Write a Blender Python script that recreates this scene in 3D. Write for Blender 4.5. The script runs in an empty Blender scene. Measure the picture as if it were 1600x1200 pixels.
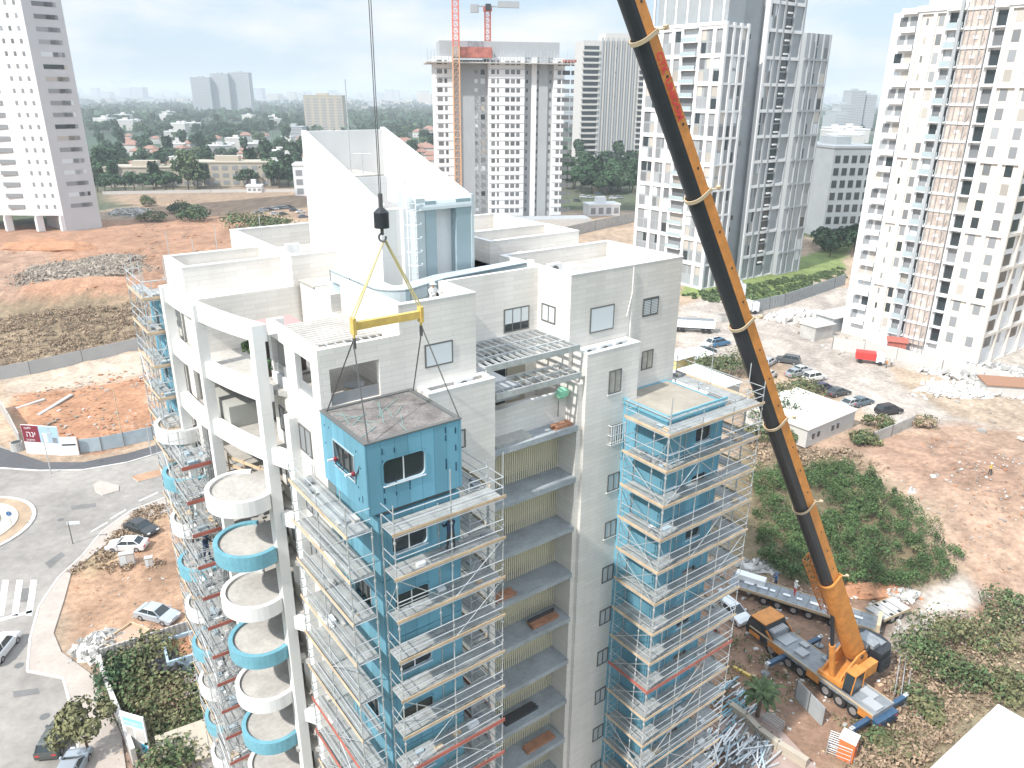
import bpy, math, random
import numpy as np
from mathutils import Vector, Matrix
sc = bpy.context.scene; COL = sc.collection; PI = math.pi; R_ = math.radians
# ------------------------------------------------------------------ camera
FPX, TILT, ROLL, CH = 1190., R_(20.85), R_(0.45), 50.
cd = bpy.data.cameras.new('camera'); cam = bpy.data.objects.new('camera', cd); COL.objects.link(cam)
cd.sensor_width = 36; cd.lens = 36*FPX/1600; cd.clip_start = .5; cd.clip_end = 60000
cam.location = (0, 0, CH)
cam.rotation_euler = (Matrix.Rotation(PI/2-TILT, 3, 'X') @ Matrix.Rotation(ROLL, 3, 'Z')).to_euler()
sc.camera = cam
sc.render.resolution_x = 1024; sc.render.resolution_y = 768
# ------------------------------------------------------------------ light and sky
SUN_AZ, SUN_EL = -134., 47.          # degrees clockwise from +Y, and above the horizon
sd = bpy.data.lights.new('sun', 'SUN'); sun = bpy.data.objects.new('sun', sd); COL.objects.link(sun)
sd.energy = 3.7; sd.angle = R_(1.5); sd.color = (1, .96, .9)
sdir = Vector((math.sin(R_(SUN_AZ))*math.cos(R_(SUN_EL)), math.cos(R_(SUN_AZ))*math.cos(R_(SUN_EL)), math.sin(R_(SUN_EL))))
sun.rotation_euler = sdir.to_track_quat('Z', 'Y').to_euler()
w = bpy.data.worlds.new('World'); sc.world = w; w.use_nodes = True
nt = w.node_tree; nt.nodes.clear()
def nd(t, **k):
    n = nt.nodes.new(t)
    for a, b in k.items(): setattr(n, a, b)
    return n
sky = nd('ShaderNodeTexSky', sky_type='NISHITA', sun_disc=False, sun_elevation=R_(SUN_EL), sun_rotation=R_(SUN_AZ), altitude=50, dust_density=1.2, air_density=1.)
tc = nd('ShaderNodeTexCoord'); mp = nd('ShaderNodeMapping'); mp.inputs['Scale'].default_value = (1, 1, 3.2)
mp.inputs['Location'].default_value = (.3, .1, .45)
nz = nd('ShaderNodeTexNoise'); nz.inputs['Scale'].default_value = 3.6; nz.inputs['Detail'].default_value = 6; nz.inputs['Roughness'].default_value = .52
cr = nd('ShaderNodeValToRGB'); cr.color_ramp.elements[0].position = .44; cr.color_ramp.elements[1].position = .62
cl = nd('ShaderNodeMix', data_type='RGBA'); cl.inputs['B'].default_value = (6.6, 6.65, 6.65, 1)
hz0 = nd('ShaderNodeMix', data_type='RGBA'); hz0.inputs['Factor'].default_value = .75; hz0.inputs['B'].default_value = (4.2, 5.3, 6.4, 1)
bg = nd('ShaderNodeBackground'); bg.inputs['Strength'].default_value = .1
ow = nd('ShaderNodeOutputWorld')
l = nt.links.new
l(tc.outputs['Generated'], mp.inputs['Vector']); l(mp.outputs['Vector'], nz.inputs['Vector']); l(nz.outputs['Fac'], cr.inputs['Fac'])
l(sky.outputs['Color'], hz0.inputs['A']); l(hz0.outputs['Result'], cl.inputs['A']); l(cr.outputs['Color'], cl.inputs['Factor'])
sz_ = nd('ShaderNodeSeparateXYZ'); up_ = nd('ShaderNodeMapRange'); up_.inputs['From Min'].default_value = .12; up_.inputs['From Max'].default_value = .7; up_.inputs['To Min'].default_value = 1.; up_.inputs['To Max'].default_value = 1.9
vs_ = nd('ShaderNodeVectorMath', operation='SCALE'); l(tc.outputs['Generated'], sz_.inputs[0]); l(sz_.outputs['Z'], up_.inputs['Value']); l(cl.outputs['Result'], vs_.inputs[0]); l(up_.outputs[0], vs_.inputs['Scale']); l(vs_.outputs[0], bg.inputs['Color']); l(bg.outputs['Background'], ow.inputs['Surface'])
sc.view_settings.view_transform = 'Standard'; sc.view_settings.look = 'None'
sc.view_settings.exposure = .64; sc.view_settings.gamma = 1
sc.cycles.max_bounces = 5; sc.cycles.diffuse_bounces = 3; sc.cycles.volume_bounces = 0
# ------------------------------------------------------------------ pixel of the photograph -> point of the place
cR, sR, cT, sT = math.cos(ROLL), math.sin(ROLL), math.cos(TILT), math.sin(TILT)
def ray(px, py):
    x, y = px-800, py-600
    x, y = x*cR+y*sR, -x*sR+y*cR
    return Vector((x, FPX*cT-y*sT, -(FPX*sT+y*cT)))/FPX
def at(px, py, z=0.):
    d = ray(px, py); t = (z-CH)/d.z
    return Vector((d.x*t, d.y*t, z))
BUMPS = [(-100, 178, 34, 13, 8.0), (-66, 200, 26, 20, 4.0), (-92, 158, 26, 7, 2.2), (66, 88, 15, 12, 3.2), (54, 80, 10, 8, 1.2), (82, 80, 14, 14, 3.)]
def hgt(x, y):
    z = 0.
    for bx, by, sx, sy, h in BUMPS: z = z+h*np.exp(-((x-bx)/sx)**2-((y-by)/sy)**2)
    return z
def ground(px, py, dz=0.):
    z = 0.
    for i in range(12):
        p = at(px, py, z); z = .5*z+.5*float(hgt(p.x, p.y))
    p = at(px, py, z); p.z += dz; return p
def toward(p, az, px):           # walk from p along azimuth az until the photo column px
    d = Vector((math.sin(R_(az)), math.cos(R_(az)), 0)); lo, hi = 0., 300.
    def X(t):
        q = p+d*t-Vector((0, 0, CH)); fw = q.y*cT-q.z*sT; dn = -(q.y*sT+q.z*cT)
        return 800+q.x/fw*FPX*cR-dn/fw*FPX*sR
    s0 = X(0) < px
    for i in range(40):
        m = (lo+hi)/2
        if (X(m) < px) == s0: lo = m
        else: hi = m
    return lo
# ------------------------------------------------------------------ materials
MATS = {}
def mat(name, col, rough=.8, metal=0., var=.0, vs=1., bump=0., bs=8., fine=0., spec=.5, isl=0., coord='Object'):
    if name in MATS: return MATS[name]
    m = bpy.data.materials.new(name); m.use_nodes = True; MATS[name] = m
    t = m.node_tree; b = t.nodes['Principled BSDF']; L = t.links.new
    b.inputs['Roughness'].default_value = rough; b.inputs['Metallic'].default_value = metal
    b.inputs['Specular IOR Level'].default_value = spec
    b.inputs['Base Color'].default_value = (*col, 1)
    if var or fine or isl:
        co = t.nodes.new('ShaderNodeTexCoord')
        rgb = t.nodes.new('ShaderNodeRGB'); rgb.outputs[0].default_value = (*col, 1)
        last = rgb.outputs[0]
        def mul(fac_out, lo, hi, last):
            mr = t.nodes.new('ShaderNodeMapRange'); mr.inputs['To Min'].default_value = lo; mr.inputs['To Max'].default_value = hi
            mr.inputs['From Min'].default_value = .3; mr.inputs['From Max'].default_value = .7
            L(fac_out, mr.inputs['Value'])
            v = t.nodes.new('ShaderNodeVectorMath'); v.operation = 'SCALE'; L(last, v.inputs[0]); L(mr.outputs[0], v.inputs['Scale']); return v.outputs[0]
        for amt, s, det in ((var, vs, 5), (fine, vs*9, 3)):
            if amt:
                n = t.nodes.new('ShaderNodeTexNoise'); n.inputs['Scale'].default_value = s; n.inputs['Detail'].default_value = det; n.inputs['Roughness'].default_value = .65
                L(co.outputs[coord], n.inputs['Vector']); last = mul(n.outputs['Fac'], 1-amt, 1+amt, last)
        if isl:
            g = t.nodes.new('ShaderNodeNewGeometry'); mr = t.nodes.new('ShaderNodeMapRange')
            mr.inputs['To Min'].default_value = 1-isl; mr.inputs['To Max'].default_value = 1+isl; L(g.outputs['Random Per Island'], mr.inputs['Value'])
            v = t.nodes.new('ShaderNodeVectorMath'); v.operation = 'SCALE'; L(last, v.inputs[0]); L(mr.outputs[0], v.inputs['Scale']); last = v.outputs[0]
        L(last, b.inputs['Base Color'])
    if bump:
        co = t.nodes.new('ShaderNodeTexCoord'); n = t.nodes.new('ShaderNodeTexNoise'); n.inputs['Scale'].default_value = bs; n.inputs['Detail'].default_value = 4
        bp = t.nodes.new('ShaderNodeBump'); bp.inputs['Strength'].default_value = bump; bp.inputs['Distance'].default_value = .1
        L(co.outputs[coord], n.inputs['Vector']); L(n.outputs['Fac'], bp.inputs['Height']); L(bp.outputs['Normal'], b.inputs['Normal'])
    return m
def panelmat(name, col, row, bw, mortar, rough=.7, var=.06, msize=.03, offs=.5, streak=.0):
    """cladding: courses laid over vertical walls in the object's own space (metres)"""
    if name in MATS: return MATS[name]
    m = mat(name, col, rough); t = m.node_tree; b = t.nodes['Principled BSDF']; L = t.links.new
    co = t.nodes.new('ShaderNodeTexCoord'); s = t.nodes.new('ShaderNodeSeparateXYZ'); L(co.outputs['Object'], s.inputs[0])
    ad = t.nodes.new('ShaderNodeMath'); L(s.outputs['X'], ad.inputs[0]); L(s.outputs['Y'], ad.inputs[1])
    cb = t.nodes.new('ShaderNodeCombineXYZ'); L(ad.outputs[0], cb.inputs['X']); L(s.outputs['Z'], cb.inputs['Y'])
    br = t.nodes.new('ShaderNodeTexBrick'); br.offset = offs; L(cb.outputs[0], br.inputs['Vector'])
    br.inputs['Scale'].default_value = 1; br.inputs['Brick Width'].default_value = bw; br.inputs['Row Height'].default_value = row
    br.inputs['Mortar Size'].default_value = msize; br.inputs['Mortar Smooth'].default_value = .3; br.inputs['Bias'].default_value = 0
    br.inputs['Color1'].default_value = (*[c*(1-var) for c in col], 1); br.inputs['Color2'].default_value = (*[min(.9, c*(1+var)) for c in col], 1)
    br.inputs['Mortar'].default_value = (*mortar, 1)
    n = t.nodes.new('ShaderNodeTexNoise'); n.inputs['Scale'].default_value = .35; n.inputs['Detail'].default_value = 6
    mpn = t.nodes.new('ShaderNodeMapping'); mpn.inputs['Scale'].default_value = (1, 1, .35 if streak else 1); L(co.outputs['Object'], mpn.inputs['Vector']); L(mpn.outputs[0], n.inputs['Vector'])
    mr = t.nodes.new('ShaderNodeMapRange'); mr.inputs['From Min'].default_value = .3; mr.inputs['From Max'].default_value = .7
    mr.inputs['To Min'].default_value = 1-.06-streak; mr.inputs['To Max'].default_value = 1.04; L(n.outputs['Fac'], mr.inputs['Value'])
    v = t.nodes.new('ShaderNodeVectorMath'); v.operation = 'SCALE'; L(br.outputs['Color'], v.inputs[0]); L(mr.outputs[0], v.inputs['Scale']); L(v.outputs[0], b.inputs['Base Color'])
    return m
M = dict(
 stone=panelmat('stone cladding', (.745, .715, .67), .27, 1.35, (.62, .585, .54), var=.045, msize=.012, streak=.09),
 plaster=panelmat('white plaster', (.73, .725, .71), 3.22, 5.3, (.62, .61, .59), var=.02, msize=.014, streak=.09),
 conc=mat('concrete', (.42, .41, .39), .9, var=.16, vs=.6, fine=.1, bump=.3),
 roof=mat('roof screed', (.42, .40, .37), .9, var=.22, vs=.5, fine=.1),
 blue=panelmat('blue membrane board', (.15, .365, .475), 3.2, .62, (.085, .25, .35), var=.13, msize=.018, offs=0., streak=.24),
 bluep=mat('blue paint', (.15, .36, .44), .65, var=.12, vs=1., fine=.1),
 glass=mat('window glass', (.03, .04, .045), .15, spec=.6),
 glass2=mat('hazy window', (.24, .25, .26), .3, spec=.5, isl=.45),
 glassg=mat('glass balustrade', (.36, .43, .45), .15, spec=.7, isl=.2),
 shutter=mat('white roller shutter', (.62, .66, .68), .5),
 alum=mat('grey aluminium', (.16, .16, .155), .5, .3),
 galv=mat('galvanised steel', (.56, .58, .59), .42, .55, var=.15, vs=2),
 deck=mat('scaffold deck', (.36, .37, .365), .6, .25, var=.25, vs=1.2, fine=.15),
 wood=mat('timber toe board', (.56, .42, .28), .8, var=.25, vs=1.),
 redw=mat('red toe board', (.40, .12, .09), .7, var=.25, vs=1.),
 orange=mat('orange crane paint', (.56, .225, .05), .5, var=.22, vs=1.1, fine=.12),
 black=mat('black crane paint', (.018, .022, .028), .45, var=.2, vs=2),
 cream=mat('cream collar', (.50, .40, .27), .5),
 dblue=mat('dark blue crane paint', (.032, .08, .15), .45, var=.15, vs=2),
 grey=mat('grey deck plate', (.24, .26, .28), .6, .2, var=.25, vs=1.5, fine=.12),
 tyre=mat('tyre rubber', (.02, .02, .02), .85), rim=mat('wheel rim', (.45, .45, .46), .4, .6),
 yellow=mat('yellow lifting beam', (.60, .42, .12), .5, var=.15, vs=3),
 sling=mat('webbing sling', (.55, .49, .26), .8), rope=mat('steel rope', (.12, .12, .12), .5, .5),
 slat=mat('tan louvre slat', (.80, .74, .56), .6, var=.08, vs=1.), slatd=mat('louvre backing', (.26, .23, .17), .9),
 slab=mat('blue grey slab coat', (.33, .36, .38), .8, var=.22, vs=.7, fine=.12),
 cyan=mat('painted metal cladding', (.52, .59, .61), .35, .1, var=.05), cyand=mat('blue glass cladding', (.30, .39, .43), .25, spec=.7),
 trunk=mat('bark', (.13, .09, .06), .9, var=.3, vs=3),
 leaf=mat('tree foliage', (.085, .125, .055), .7, var=.35, vs=.35, isl=.45, spec=.2),
 leafd=mat('dark foliage', (.04, .078, .038), .7, var=.35, vs=.2, isl=.45, spec=.2),
 leafo=mat('olive foliage', (.15, .15, .075), .7, var=.4, vs=.4, isl=.45, spec=.2),
 leaft=mat('thicket foliage', (.07, .115, .045), .75, var=.45, vs=.22, isl=.4, spec=.15),
 dry=mat('dry scrub', (.32, .24, .17), .9, var=.3, vs=.3, isl=.25, spec=.1),
 asphalt=mat('worn asphalt', (.27, .25, .228), .9, var=.26, vs=.1, fine=.14, bump=.1),
 asphaltn=mat('new asphalt', (.085, .085, .09), .85, var=.15, vs=.2, fine=.1),
 paving=mat('concrete paving', (.40, .35, .31), .9, var=.12, vs=.3, fine=.08),
 kerb=mat('kerb stone', (.52, .50, .47), .85, var=.2, vs=1.),
 paint=mat('road paint', (.62, .62, .60), .7, var=.25, vs=1.5),
 white=mat('white sheet metal', (.74, .75, .76), .45, var=.04), offw=mat('off white wall', (.52, .50, .475), .7, var=.08),
 tile=mat('terracotta tile', (.27, .15, .115), .85, var=.25, vs=1., isl=.2), beige=mat('beige wall', (.42, .37, .30), .8, var=.1),
 hoard=mat('grey site hoarding', (.33, .35, .36), .7, var=.12), hoardb=mat('pale blue hoarding', (.36, .44, .49), .6, var=.12),
 dirt=mat('heaped earth', (.38, .19, .105), .95, var=.3, vs=.3, fine=.2, bump=.6), rubble=mat('broken rubble', (.26, .22, .18), .95, isl=.35), grubble=mat('grey rubble', (.42, .41, .39), .95, isl=.4),
 skin=mat('skin', (.45, .27, .19), .6), navy=mat('navy cloth', (.03, .05, .10), .9), bluec=mat('blue cloth', (.05, .14, .32), .9), whitec=mat('white cloth', (.7, .7, .68), .9), darkc=mat('dark cloth', (.05, .05, .05), .9),
 red=mat('red paint', (.55, .045, .04), .5), maroon=mat('maroon print', (.20, .02, .035), .6), pgreen=mat('pale green cloth', (.28, .62, .42), .8),
 wallb=mat('blue painted wall', (.36, .47, .58), .8, var=.08), stower=mat('tower stone grey', (.30, .325, .34), .8, var=.08, vs=.2), twhite=mat('tower white render', (.72, .72, .72), .8, var=.03, vs=.1),
 tcream=mat('tower cream stone', (.66, .60, .53), .8, var=.06, vs=.2), tgrey=mat('tower light grey', (.35, .37, .385), .8, var=.05, vs=.1),
)
# ------------------------------------------------------------------ mesh helpers
class MB:
    def __init__(s): s.v = []; s.f = []; s.m = []; s.mats = []
    def mi(s, m):
        if m not in s.mats: s.mats.append(m)
        return s.mats.index(m)
    def add(s, vs, fs, m):
        k = len(s.v); s.v += [tuple(q) for q in vs]; i = s.mi(m)
        for f in fs: s.f.append(tuple(j+k for j in f)); s.m.append(i)
        return s
    def box(s, x0, x1, y0, y1, z0, z1, m):
        return s.add([(x0,y0,z0),(x1,y0,z0),(x1,y1,z0),(x0,y1,z0),(x0,y0,z1),(x1,y0,z1),(x1,y1,z1),(x0,y1,z1)],
            [(0,3,2,1),(4,5,6,7),(0,1,5,4),(1,2,6,5),(2,3,7,6),(3,0,4,7)], m)
    def obox(s, c, ax, ay, az, m):       # centre and three half-axis vectors
        c, ax, ay, az = map(Vector, (c, ax, ay, az))
        return s.add([c+ax*i+ay*j+az*k for k in (-1,1) for i, j in ((-1,-1),(1,-1),(1,1),(-1,1))],
            [(0,3,2,1),(4,5,6,7),(0,1,5,4),(1,2,6,5),(2,3,7,6),(3,0,4,7)], m)
    def beam(s, p, q, w, h, m, up=(0,0,1)):
        p, q = Vector(p), Vector(q); d = (q-p); L = d.length; d.normalize(); up = Vector(up)
        if abs(d.dot(up)) > .98: up = Vector((0, 1, 0))
        sd = d.cross(up).normalized(); u = sd.cross(d)
        return s.obox((p+q)/2, d*L/2, sd*w/2, u*h/2, m)
    def tube(s, p, q, r, m, n=6, r2=None, cap=True):
        p, q = Vector(p), Vector(q); d = (q-p).normalized(); a = Vector((0,0,1)) if abs(d.z) < .9 else Vector((1,0,0))
        u = d.cross(a).normalized(); v = d.cross(u); r2 = r if r2 is None else r2
        vs = [p+(u*math.cos(t)+v*math.sin(t))*r for t in [2*PI*i/n for i in range(n)]]+[q+(u*math.cos(t)+v*math.sin(t))*r2 for t in [2*PI*i/n for i in range(n)]]
        fs = [(i, (i+1)%n, n+(i+1)%n, n+i) for i in range(n)]
        if cap: fs += [tuple(range(n))[::-1], tuple(range(n, 2*n))]
        return s.add(vs, fs, m)
    def path(s, pts, r, m, n=6):
        for a, b in zip(pts, pts[1:]): s.tube(a, b, r, m, n)
        return s
    def prism(s, poly, z0, z1, m, mtop=None):
        n = len(poly); vs = [(p[0], p[1], z0) for p in poly]+[(p[0], p[1], z1) for p in poly]
        ar = sum(poly[i][0]*poly[(i+1)%n][1]-poly[(i+1)%n][0]*poly[i][1] for i in range(n))
        sf = [(i, (i+1)%n, n+(i+1)%n, n+i) for i in range(n)]; top = tuple(range(n, 2*n)); bot = tuple(range(n))[::-1]
        if ar < 0: sf = [f[::-1] for f in sf]; top = top[::-1]; bot = bot[::-1]
        s.add(vs, sf+[bot], m); s.add(vs[n:], [tuple(j-n for j in top)], mtop or m); return s
    def extr(s, poly, axis, d0, d1, m):  # poly in the two other axes, extruded along axis
        def V(p, d): return (d, p[0], p[1]) if axis == 'x' else (p[0], d, p[1])
        n = len(poly); vs = [V(p, d0) for p in poly]+[V(p, d1) for p in poly]
        return s.add(vs, [(i, (i+1)%n, n+(i+1)%n, n+i) for i in range(n)]+[tuple(range(n))[::-1], tuple(range(n, 2*n))], m)
    def blob(s, c, rx, ry, rz, m, rng, n=2, jit=.18):
        import bmesh
        bm = bmesh.new(); bmesh.ops.create_icosphere(bm, subdivisions=n, radius=1)
        vs = []
        for v in bm.verts:
            k = 1+rng.uniform(-jit, jit); vs.append((c[0]+v.co.x*rx*k, c[1]+v.co.y*ry*k, c[2]+v.co.z*rz*k))
        s.add(vs, [tuple(q.index for q in f.verts) for f in bm.faces], m); bm.free(); return s
    def build(s, name, parent=None, loc=None, rz=0, smooth=False):
        me = bpy.data.meshes.new(name); me.from_pydata(s.v, [], s.f)
        for m in s.mats: me.materials.append(M[m] if isinstance(m, str) else m)
        me.polygons.foreach_set('material_index', s.m)
        if smooth: me.polygons.foreach_set('use_smooth', [True]*len(s.f))
        me.update(); o = bpy.data.objects.new(name, me); COL.objects.link(o)
        if parent: o.parent = parent
        if loc is not None: o.location = loc
        if rz: o.rotation_euler.z = rz
        return o
def tag(o, label=None, cat=None, group=None, kind=None):
    if label: o['label'] = label
    if cat: o['category'] = cat
    if group: o['group'] = group
    if kind: o['kind'] = kind
    return o
def thing(name, label, cat, loc=(0,0,0), rz=0, group=None):
    o = bpy.data.objects.new(name, None); COL.objects.link(o); o.location = loc; o.rotation_euler.z = rz; o.empty_display_size = .1
    return tag(o, label, cat, group)
def dup(root, loc, rz=0, label=None, group=None, scale=None):
    r = root.copy(); COL.objects.link(r); r.location = loc; r.rotation_euler = (0, 0, rz)
    if label: r['label'] = label
    if group: r['group'] = group
    if scale: r.scale = scale if hasattr(scale, '__len__') else (scale,)*3
    for ch in list(root.children):
        c = ch.copy(); COL.objects.link(c); c.parent = r
        for g in list(ch.children):
            d = g.copy(); COL.objects.link(d); d.parent = c
    return r
def azr(az): return R_(90-az)        # azimuth (deg clockwise from +Y) -> z rotation of local x
ORD = ['first','second','third','fourth','fifth','sixth','seventh','eighth','ninth','tenth','eleventh','twelfth','thirteenth','fourteenth','fifteenth','sixteenth','seventeenth','eighteenth','nineteenth','twentieth','twenty-first','twenty-second','twenty-third','twenty-fourth']
# ================================================================== THE SETTING: ground
def smooth_poly(X, Y, poly, soft):
    """signed soft membership of points in a polygon (world xy)"""
    inside = np.zeros(X.shape, bool); dist = np.full(X.shape, 1e9)
    n = len(poly)
    for i in range(n):
        x0, y0 = poly[i][0], poly[i][1]; x1, y1 = poly[(i+1)%n][0], poly[(i+1)%n][1]
        if y0 != y1:
            c = ((y0 > Y) != (y1 > Y)) & (X < (x1-x0)*(Y-y0)/(y1-y0)+x0); inside ^= c
        dx, dy = x1-x0, y1-y0; L2 = dx*dx+dy*dy+1e-9
        t = np.clip(((X-x0)*dx+(Y-y0)*dy)/L2, 0, 1); dist = np.minimum(dist, np.hypot(X-x0-t*dx, Y-y0-t*dy))
    sdist = np.where(inside, dist, -dist)
    return np.clip(.5+sdist/soft, 0, 1)
rng0 = np.random.default_rng(5)
def vnoise(X, Y, s, seed):
    r = np.random.default_rng(seed); g = r.random((256, 256))
    x = X/s; y = Y/s; xi = np.floor(x).astype(int); yi = np.floor(y).astype(int); fx = x-xi; fy = y-yi
    fx = fx*fx*(3-2*fx); fy = fy*fy*(3-2*fy)
    a = g[xi%256, yi%256]; b = g[(xi+1)%256, yi%256]; c = g[xi%256, (yi+1)%256]; d = g[(xi+1)%256, (yi+1)%256]
    return (a*(1-fx)+b*fx)*(1-fy)+(c*(1-fx)+d*fx)*fy
def fbm(X, Y, s, seed): return sum(vnoise(X, Y, s/2**k, seed+k)*.5**(k+1) for k in range(4))
def axis_coords(lo, hi, step, far, ratio):
    c = list(np.arange(lo, hi+step, step)); d = step
    while c[-1] < far: d *= ratio; c.append(c[-1]+d)
    d = step
    while c[0] > -far: d *= ratio; c.insert(0, c[0]-d)
    return np.array(c)
xs = axis_coords(-150, 130, .75, 24000, 1.07); ys = axis_coords(20, 250, .75, 24000, 1.07)
X, Y = np.meshgrid(xs, ys, indexing='ij')
n1 = fbm(X, Y, 9, 11)-.47; n2 = fbm(X, Y, 2.4, 31)-.47; n3 = fbm(X, Y, 60, 51)-.47
Z = hgt(X, Y)
colr = np.empty(X.shape+(3,)); colr[:] = (.085, .10, .06)
def region(pts, col, soft=3., jit=4., world=False, g=1., rough=None):
    global colr, Z
    poly = pts if world else [ground(*p) for p in pts]
    k = smooth_poly(X+n1*jit*2, Y+n2*jit, poly, soft)[..., None]*g
    colr = colr*(1-k)+np.array(col)*k
    if rough: Z = Z+k[..., 0]*(n2*rough+n1*rough*1.5)
ORG = (.345, .20, .13); BEI = (.44, .36, .285); YARD = (.44, .39, .345); DRY = (.235, .18, .12); RED = (.33, .215, .155)
region([(-420, 345), (60, 350), (350, 290), (500, 292), (760, 330), (1000, 330), (1320, 380), (2200, 400), (2600, 1900), (-1200, 1900), (-900, 600)], (.40, .30, .22), 8, 8)
region([(150, 300), (420, 292), (520, 300), (520, 345), (250, 345)], (.33, .23, .16), 6, 8)
region([(-500, 400), (150, 345), (390, 335), (500, 420), (250, 480), (220, 560), (-200, 610), (-600, 560)], ORG, 4, 5, rough=.5)
region([(-60, 470), (60, 470), (230, 460), (240, 545), (60, 580), (-200, 600), (-200, 520)], DRY, 4, 6, rough=.35)
region([(-100, 395), (60, 380), (90, 400), (60, 440), (20, 470), (-100, 480)], RED, 3, 5, rough=.6)
region([(0, 595), (60, 580), (230, 545), (250, 600), (60, 620), (10, 640)], BEI, 2, 3)
region([(15, 615), (120, 605), (235, 585), (255, 680), (140, 710), (50, 700)], (.37, .20, .12), 2, 3, rough=.35)
region([(90, 905), (180, 845), (265, 780), (420, 770), (500, 1300), (230, 1010), (120, 1020)], (.40, .255, .17), 2, 2)
region([(150, 1010), (300, 980), (420, 1100), (300, 1330), (120, 1250)], (.30, .22, .17), 2, 2)
region([(120, 850), (215, 790), (260, 800), (200, 860), (150, 900), (110, 890)], (.40, .30, .19), 1.5, 2)
region([(1060, 480), (1210, 430), (1330, 450), (1700, 560), (1700, 700), (1450, 690), (1300, 610), (1200, 560), (1060, 600)], YARD, 3, 3)
region([(1380, 570), (1500, 590), (1560, 620), (1700, 640), (1700, 700), (1480, 650), (1400, 600)], (.42, .33, .25), 2, 3)
region([(1060, 460), (1200, 475), (1320, 420), (1330, 380), (1260, 400), (1150, 440), (1070, 440)], (.20, .25, .09), 2, 3)
region([(1180, 700), (1330, 680), (1480, 660), (1700, 690), (1800, 950), (1520, 930), (1400, 740), (1200, 730)], (.40, .275, .20), 3, 4, rough=.5)
region([(1350, 690), (1470, 680), (1600, 720), (1600, 800), (1450, 760)], RED, 4, 5, rough=.4)
region([(1160, 690), (1350, 710), (1480, 900), (1380, 950), (1180, 900), (1100, 800)], (.20, .16, .10), 3, 4, rough=.3)
region([(1120, 890), (1400, 940), (1560, 900), (1600, 960), (1460, 1100), (1300, 1230), (1050, 1300), (1050, 900)], (.29, .185, .13), 3, 4, rough=.12)
region([(1420, 930), (1500, 900), (1540, 930), (1500, 960), (1440, 960)], (.55, .50, .45), 2, 2)
region([(1390, 960), (1450, 960), (1460, 1000), (1400, 1030), (1370, 1000)], (.50, .45, .40), 2, 2)
region([(1400, 1000), (1600, 960), (1800, 1000), (1800, 1300), (1250, 1300), (1350, 1180), (1440, 1100)], (.24, .20, .13), 3, 4, rough=.25)
colr *= (1+.55*n1+.45*n2+.35*n3)[..., None]
far = np.clip((np.hypot(X, Y)-380)/250, 0, 1)[..., None]
fc = np.array((.05, .075, .05))*(1+1.4*(fbm(X, Y, 300, 71)-.47))[..., None]; fc2 = np.array((.30, .25, .21))
kk = np.clip((fbm(X, Y, 420, 91)-.52)*9, 0, 1)[..., None]*.55
colr = colr*(1-far)+(fc*(1-kk)+fc2*kk)*far
colr = np.clip(colr, .01, .8)
nx, ny = X.shape
me = bpy.data.meshes.new('ground'); idx = np.arange(nx*ny).reshape(nx, ny)
me.vertices.add(nx*ny); me.vertices.foreach_set('co', np.stack([X, Y, Z], -1).ravel().astype(np.float32))
q = np.stack([idx[:-1, :-1], idx[1:, :-1], idx[1:, 1:], idx[:-1, 1:]], -1).reshape(-1, 4); nq = len(q)
me.loops.add(nq*4); me.loops.foreach_set('vertex_index', q.ravel().astype(np.int32))
me.polygons.add(nq); me.polygons.foreach_set('loop_start', (np.arange(nq)*4).astype(np.int32)); me.polygons.foreach_set('loop_total', np.full(nq, 4, np.int32))
me.update(); me.validate()
ca = me.color_attributes.new('soil', 'FLOAT_COLOR', 'POINT')
ca.data.foreach_set('color', np.concatenate([colr, np.ones(X.shape+(1,))], -1).ravel().astype(np.float32))
gm = bpy.data.materials.new('soil'); gm.use_nodes = True; t = gm.node_tree; b = t.nodes['Principled BSDF']; b.inputs['Roughness'].default_value = .95; b.inputs['Specular IOR Level'].default_value = .15
va = t.nodes.new('ShaderNodeVertexColor'); va.layer_name = 'soil'; co = t.nodes.new('ShaderNodeTexCoord')
n_ = t.nodes.new('ShaderNodeTexNoise'); n_.inputs['Scale'].default_value = 1.3; n_.inputs['Detail'].default_value = 8; n_.inputs['Roughness'].default_value = .7
mr = t.nodes.new('ShaderNodeMapRange'); mr.inputs['From Min'].default_value = .3; mr.inputs['From Max'].default_value = .7; mr.inputs['To Min'].default_value = .62; mr.inputs['To Max'].default_value = 1.32
v = t.nodes.new('ShaderNodeVectorMath'); v.operation = 'SCALE'; bp = t.nodes.new('ShaderNodeBump'); bp.inputs['Strength'].default_value = .6; bp.inputs['Distance'].default_value = .35
L = t.links.new; L(co.outputs['Object'], n_.inputs['Vector']); L(n_.outputs['Fac'], mr.inputs['Value']); L(va.outputs['Color'], v.inputs[0]); wv = t.nodes.new('ShaderNodeTexWave'); wv.inputs['Scale'].default_value = .05; wv.inputs['Distortion'].default_value = 22; wv.inputs['Detail'].default_value = 5; wv.inputs['Detail Scale'].default_value = 1.1; L(co.outputs['Object'], wv.inputs['Vector'])
wr = t.nodes.new('ShaderNodeMapRange'); wr.inputs['To Min'].default_value = .88; wr.inputs['To Max'].default_value = 1.06; L(wv.outputs['Fac'], wr.inputs['Value']); mm_ = t.nodes.new('ShaderNodeMath'); mm_.operation = 'MULTIPLY'; L(mr.outputs[0], mm_.inputs[0]); L(wr.outputs[0], mm_.inputs[1])
L(mm_.outputs[0], v.inputs['Scale']); L(v.outputs[0], b.inputs['Base Color'])
L(n_.outputs['Fac'], bp.inputs['Height']); L(bp.outputs['Normal'], b.inputs['Normal'])
me.materials.append(gm); go = bpy.data.objects.new('ground', me); COL.objects.link(go); tag(go, kind='structure')
me.polygons.foreach_set('use_smooth', [True]*nq)
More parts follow.
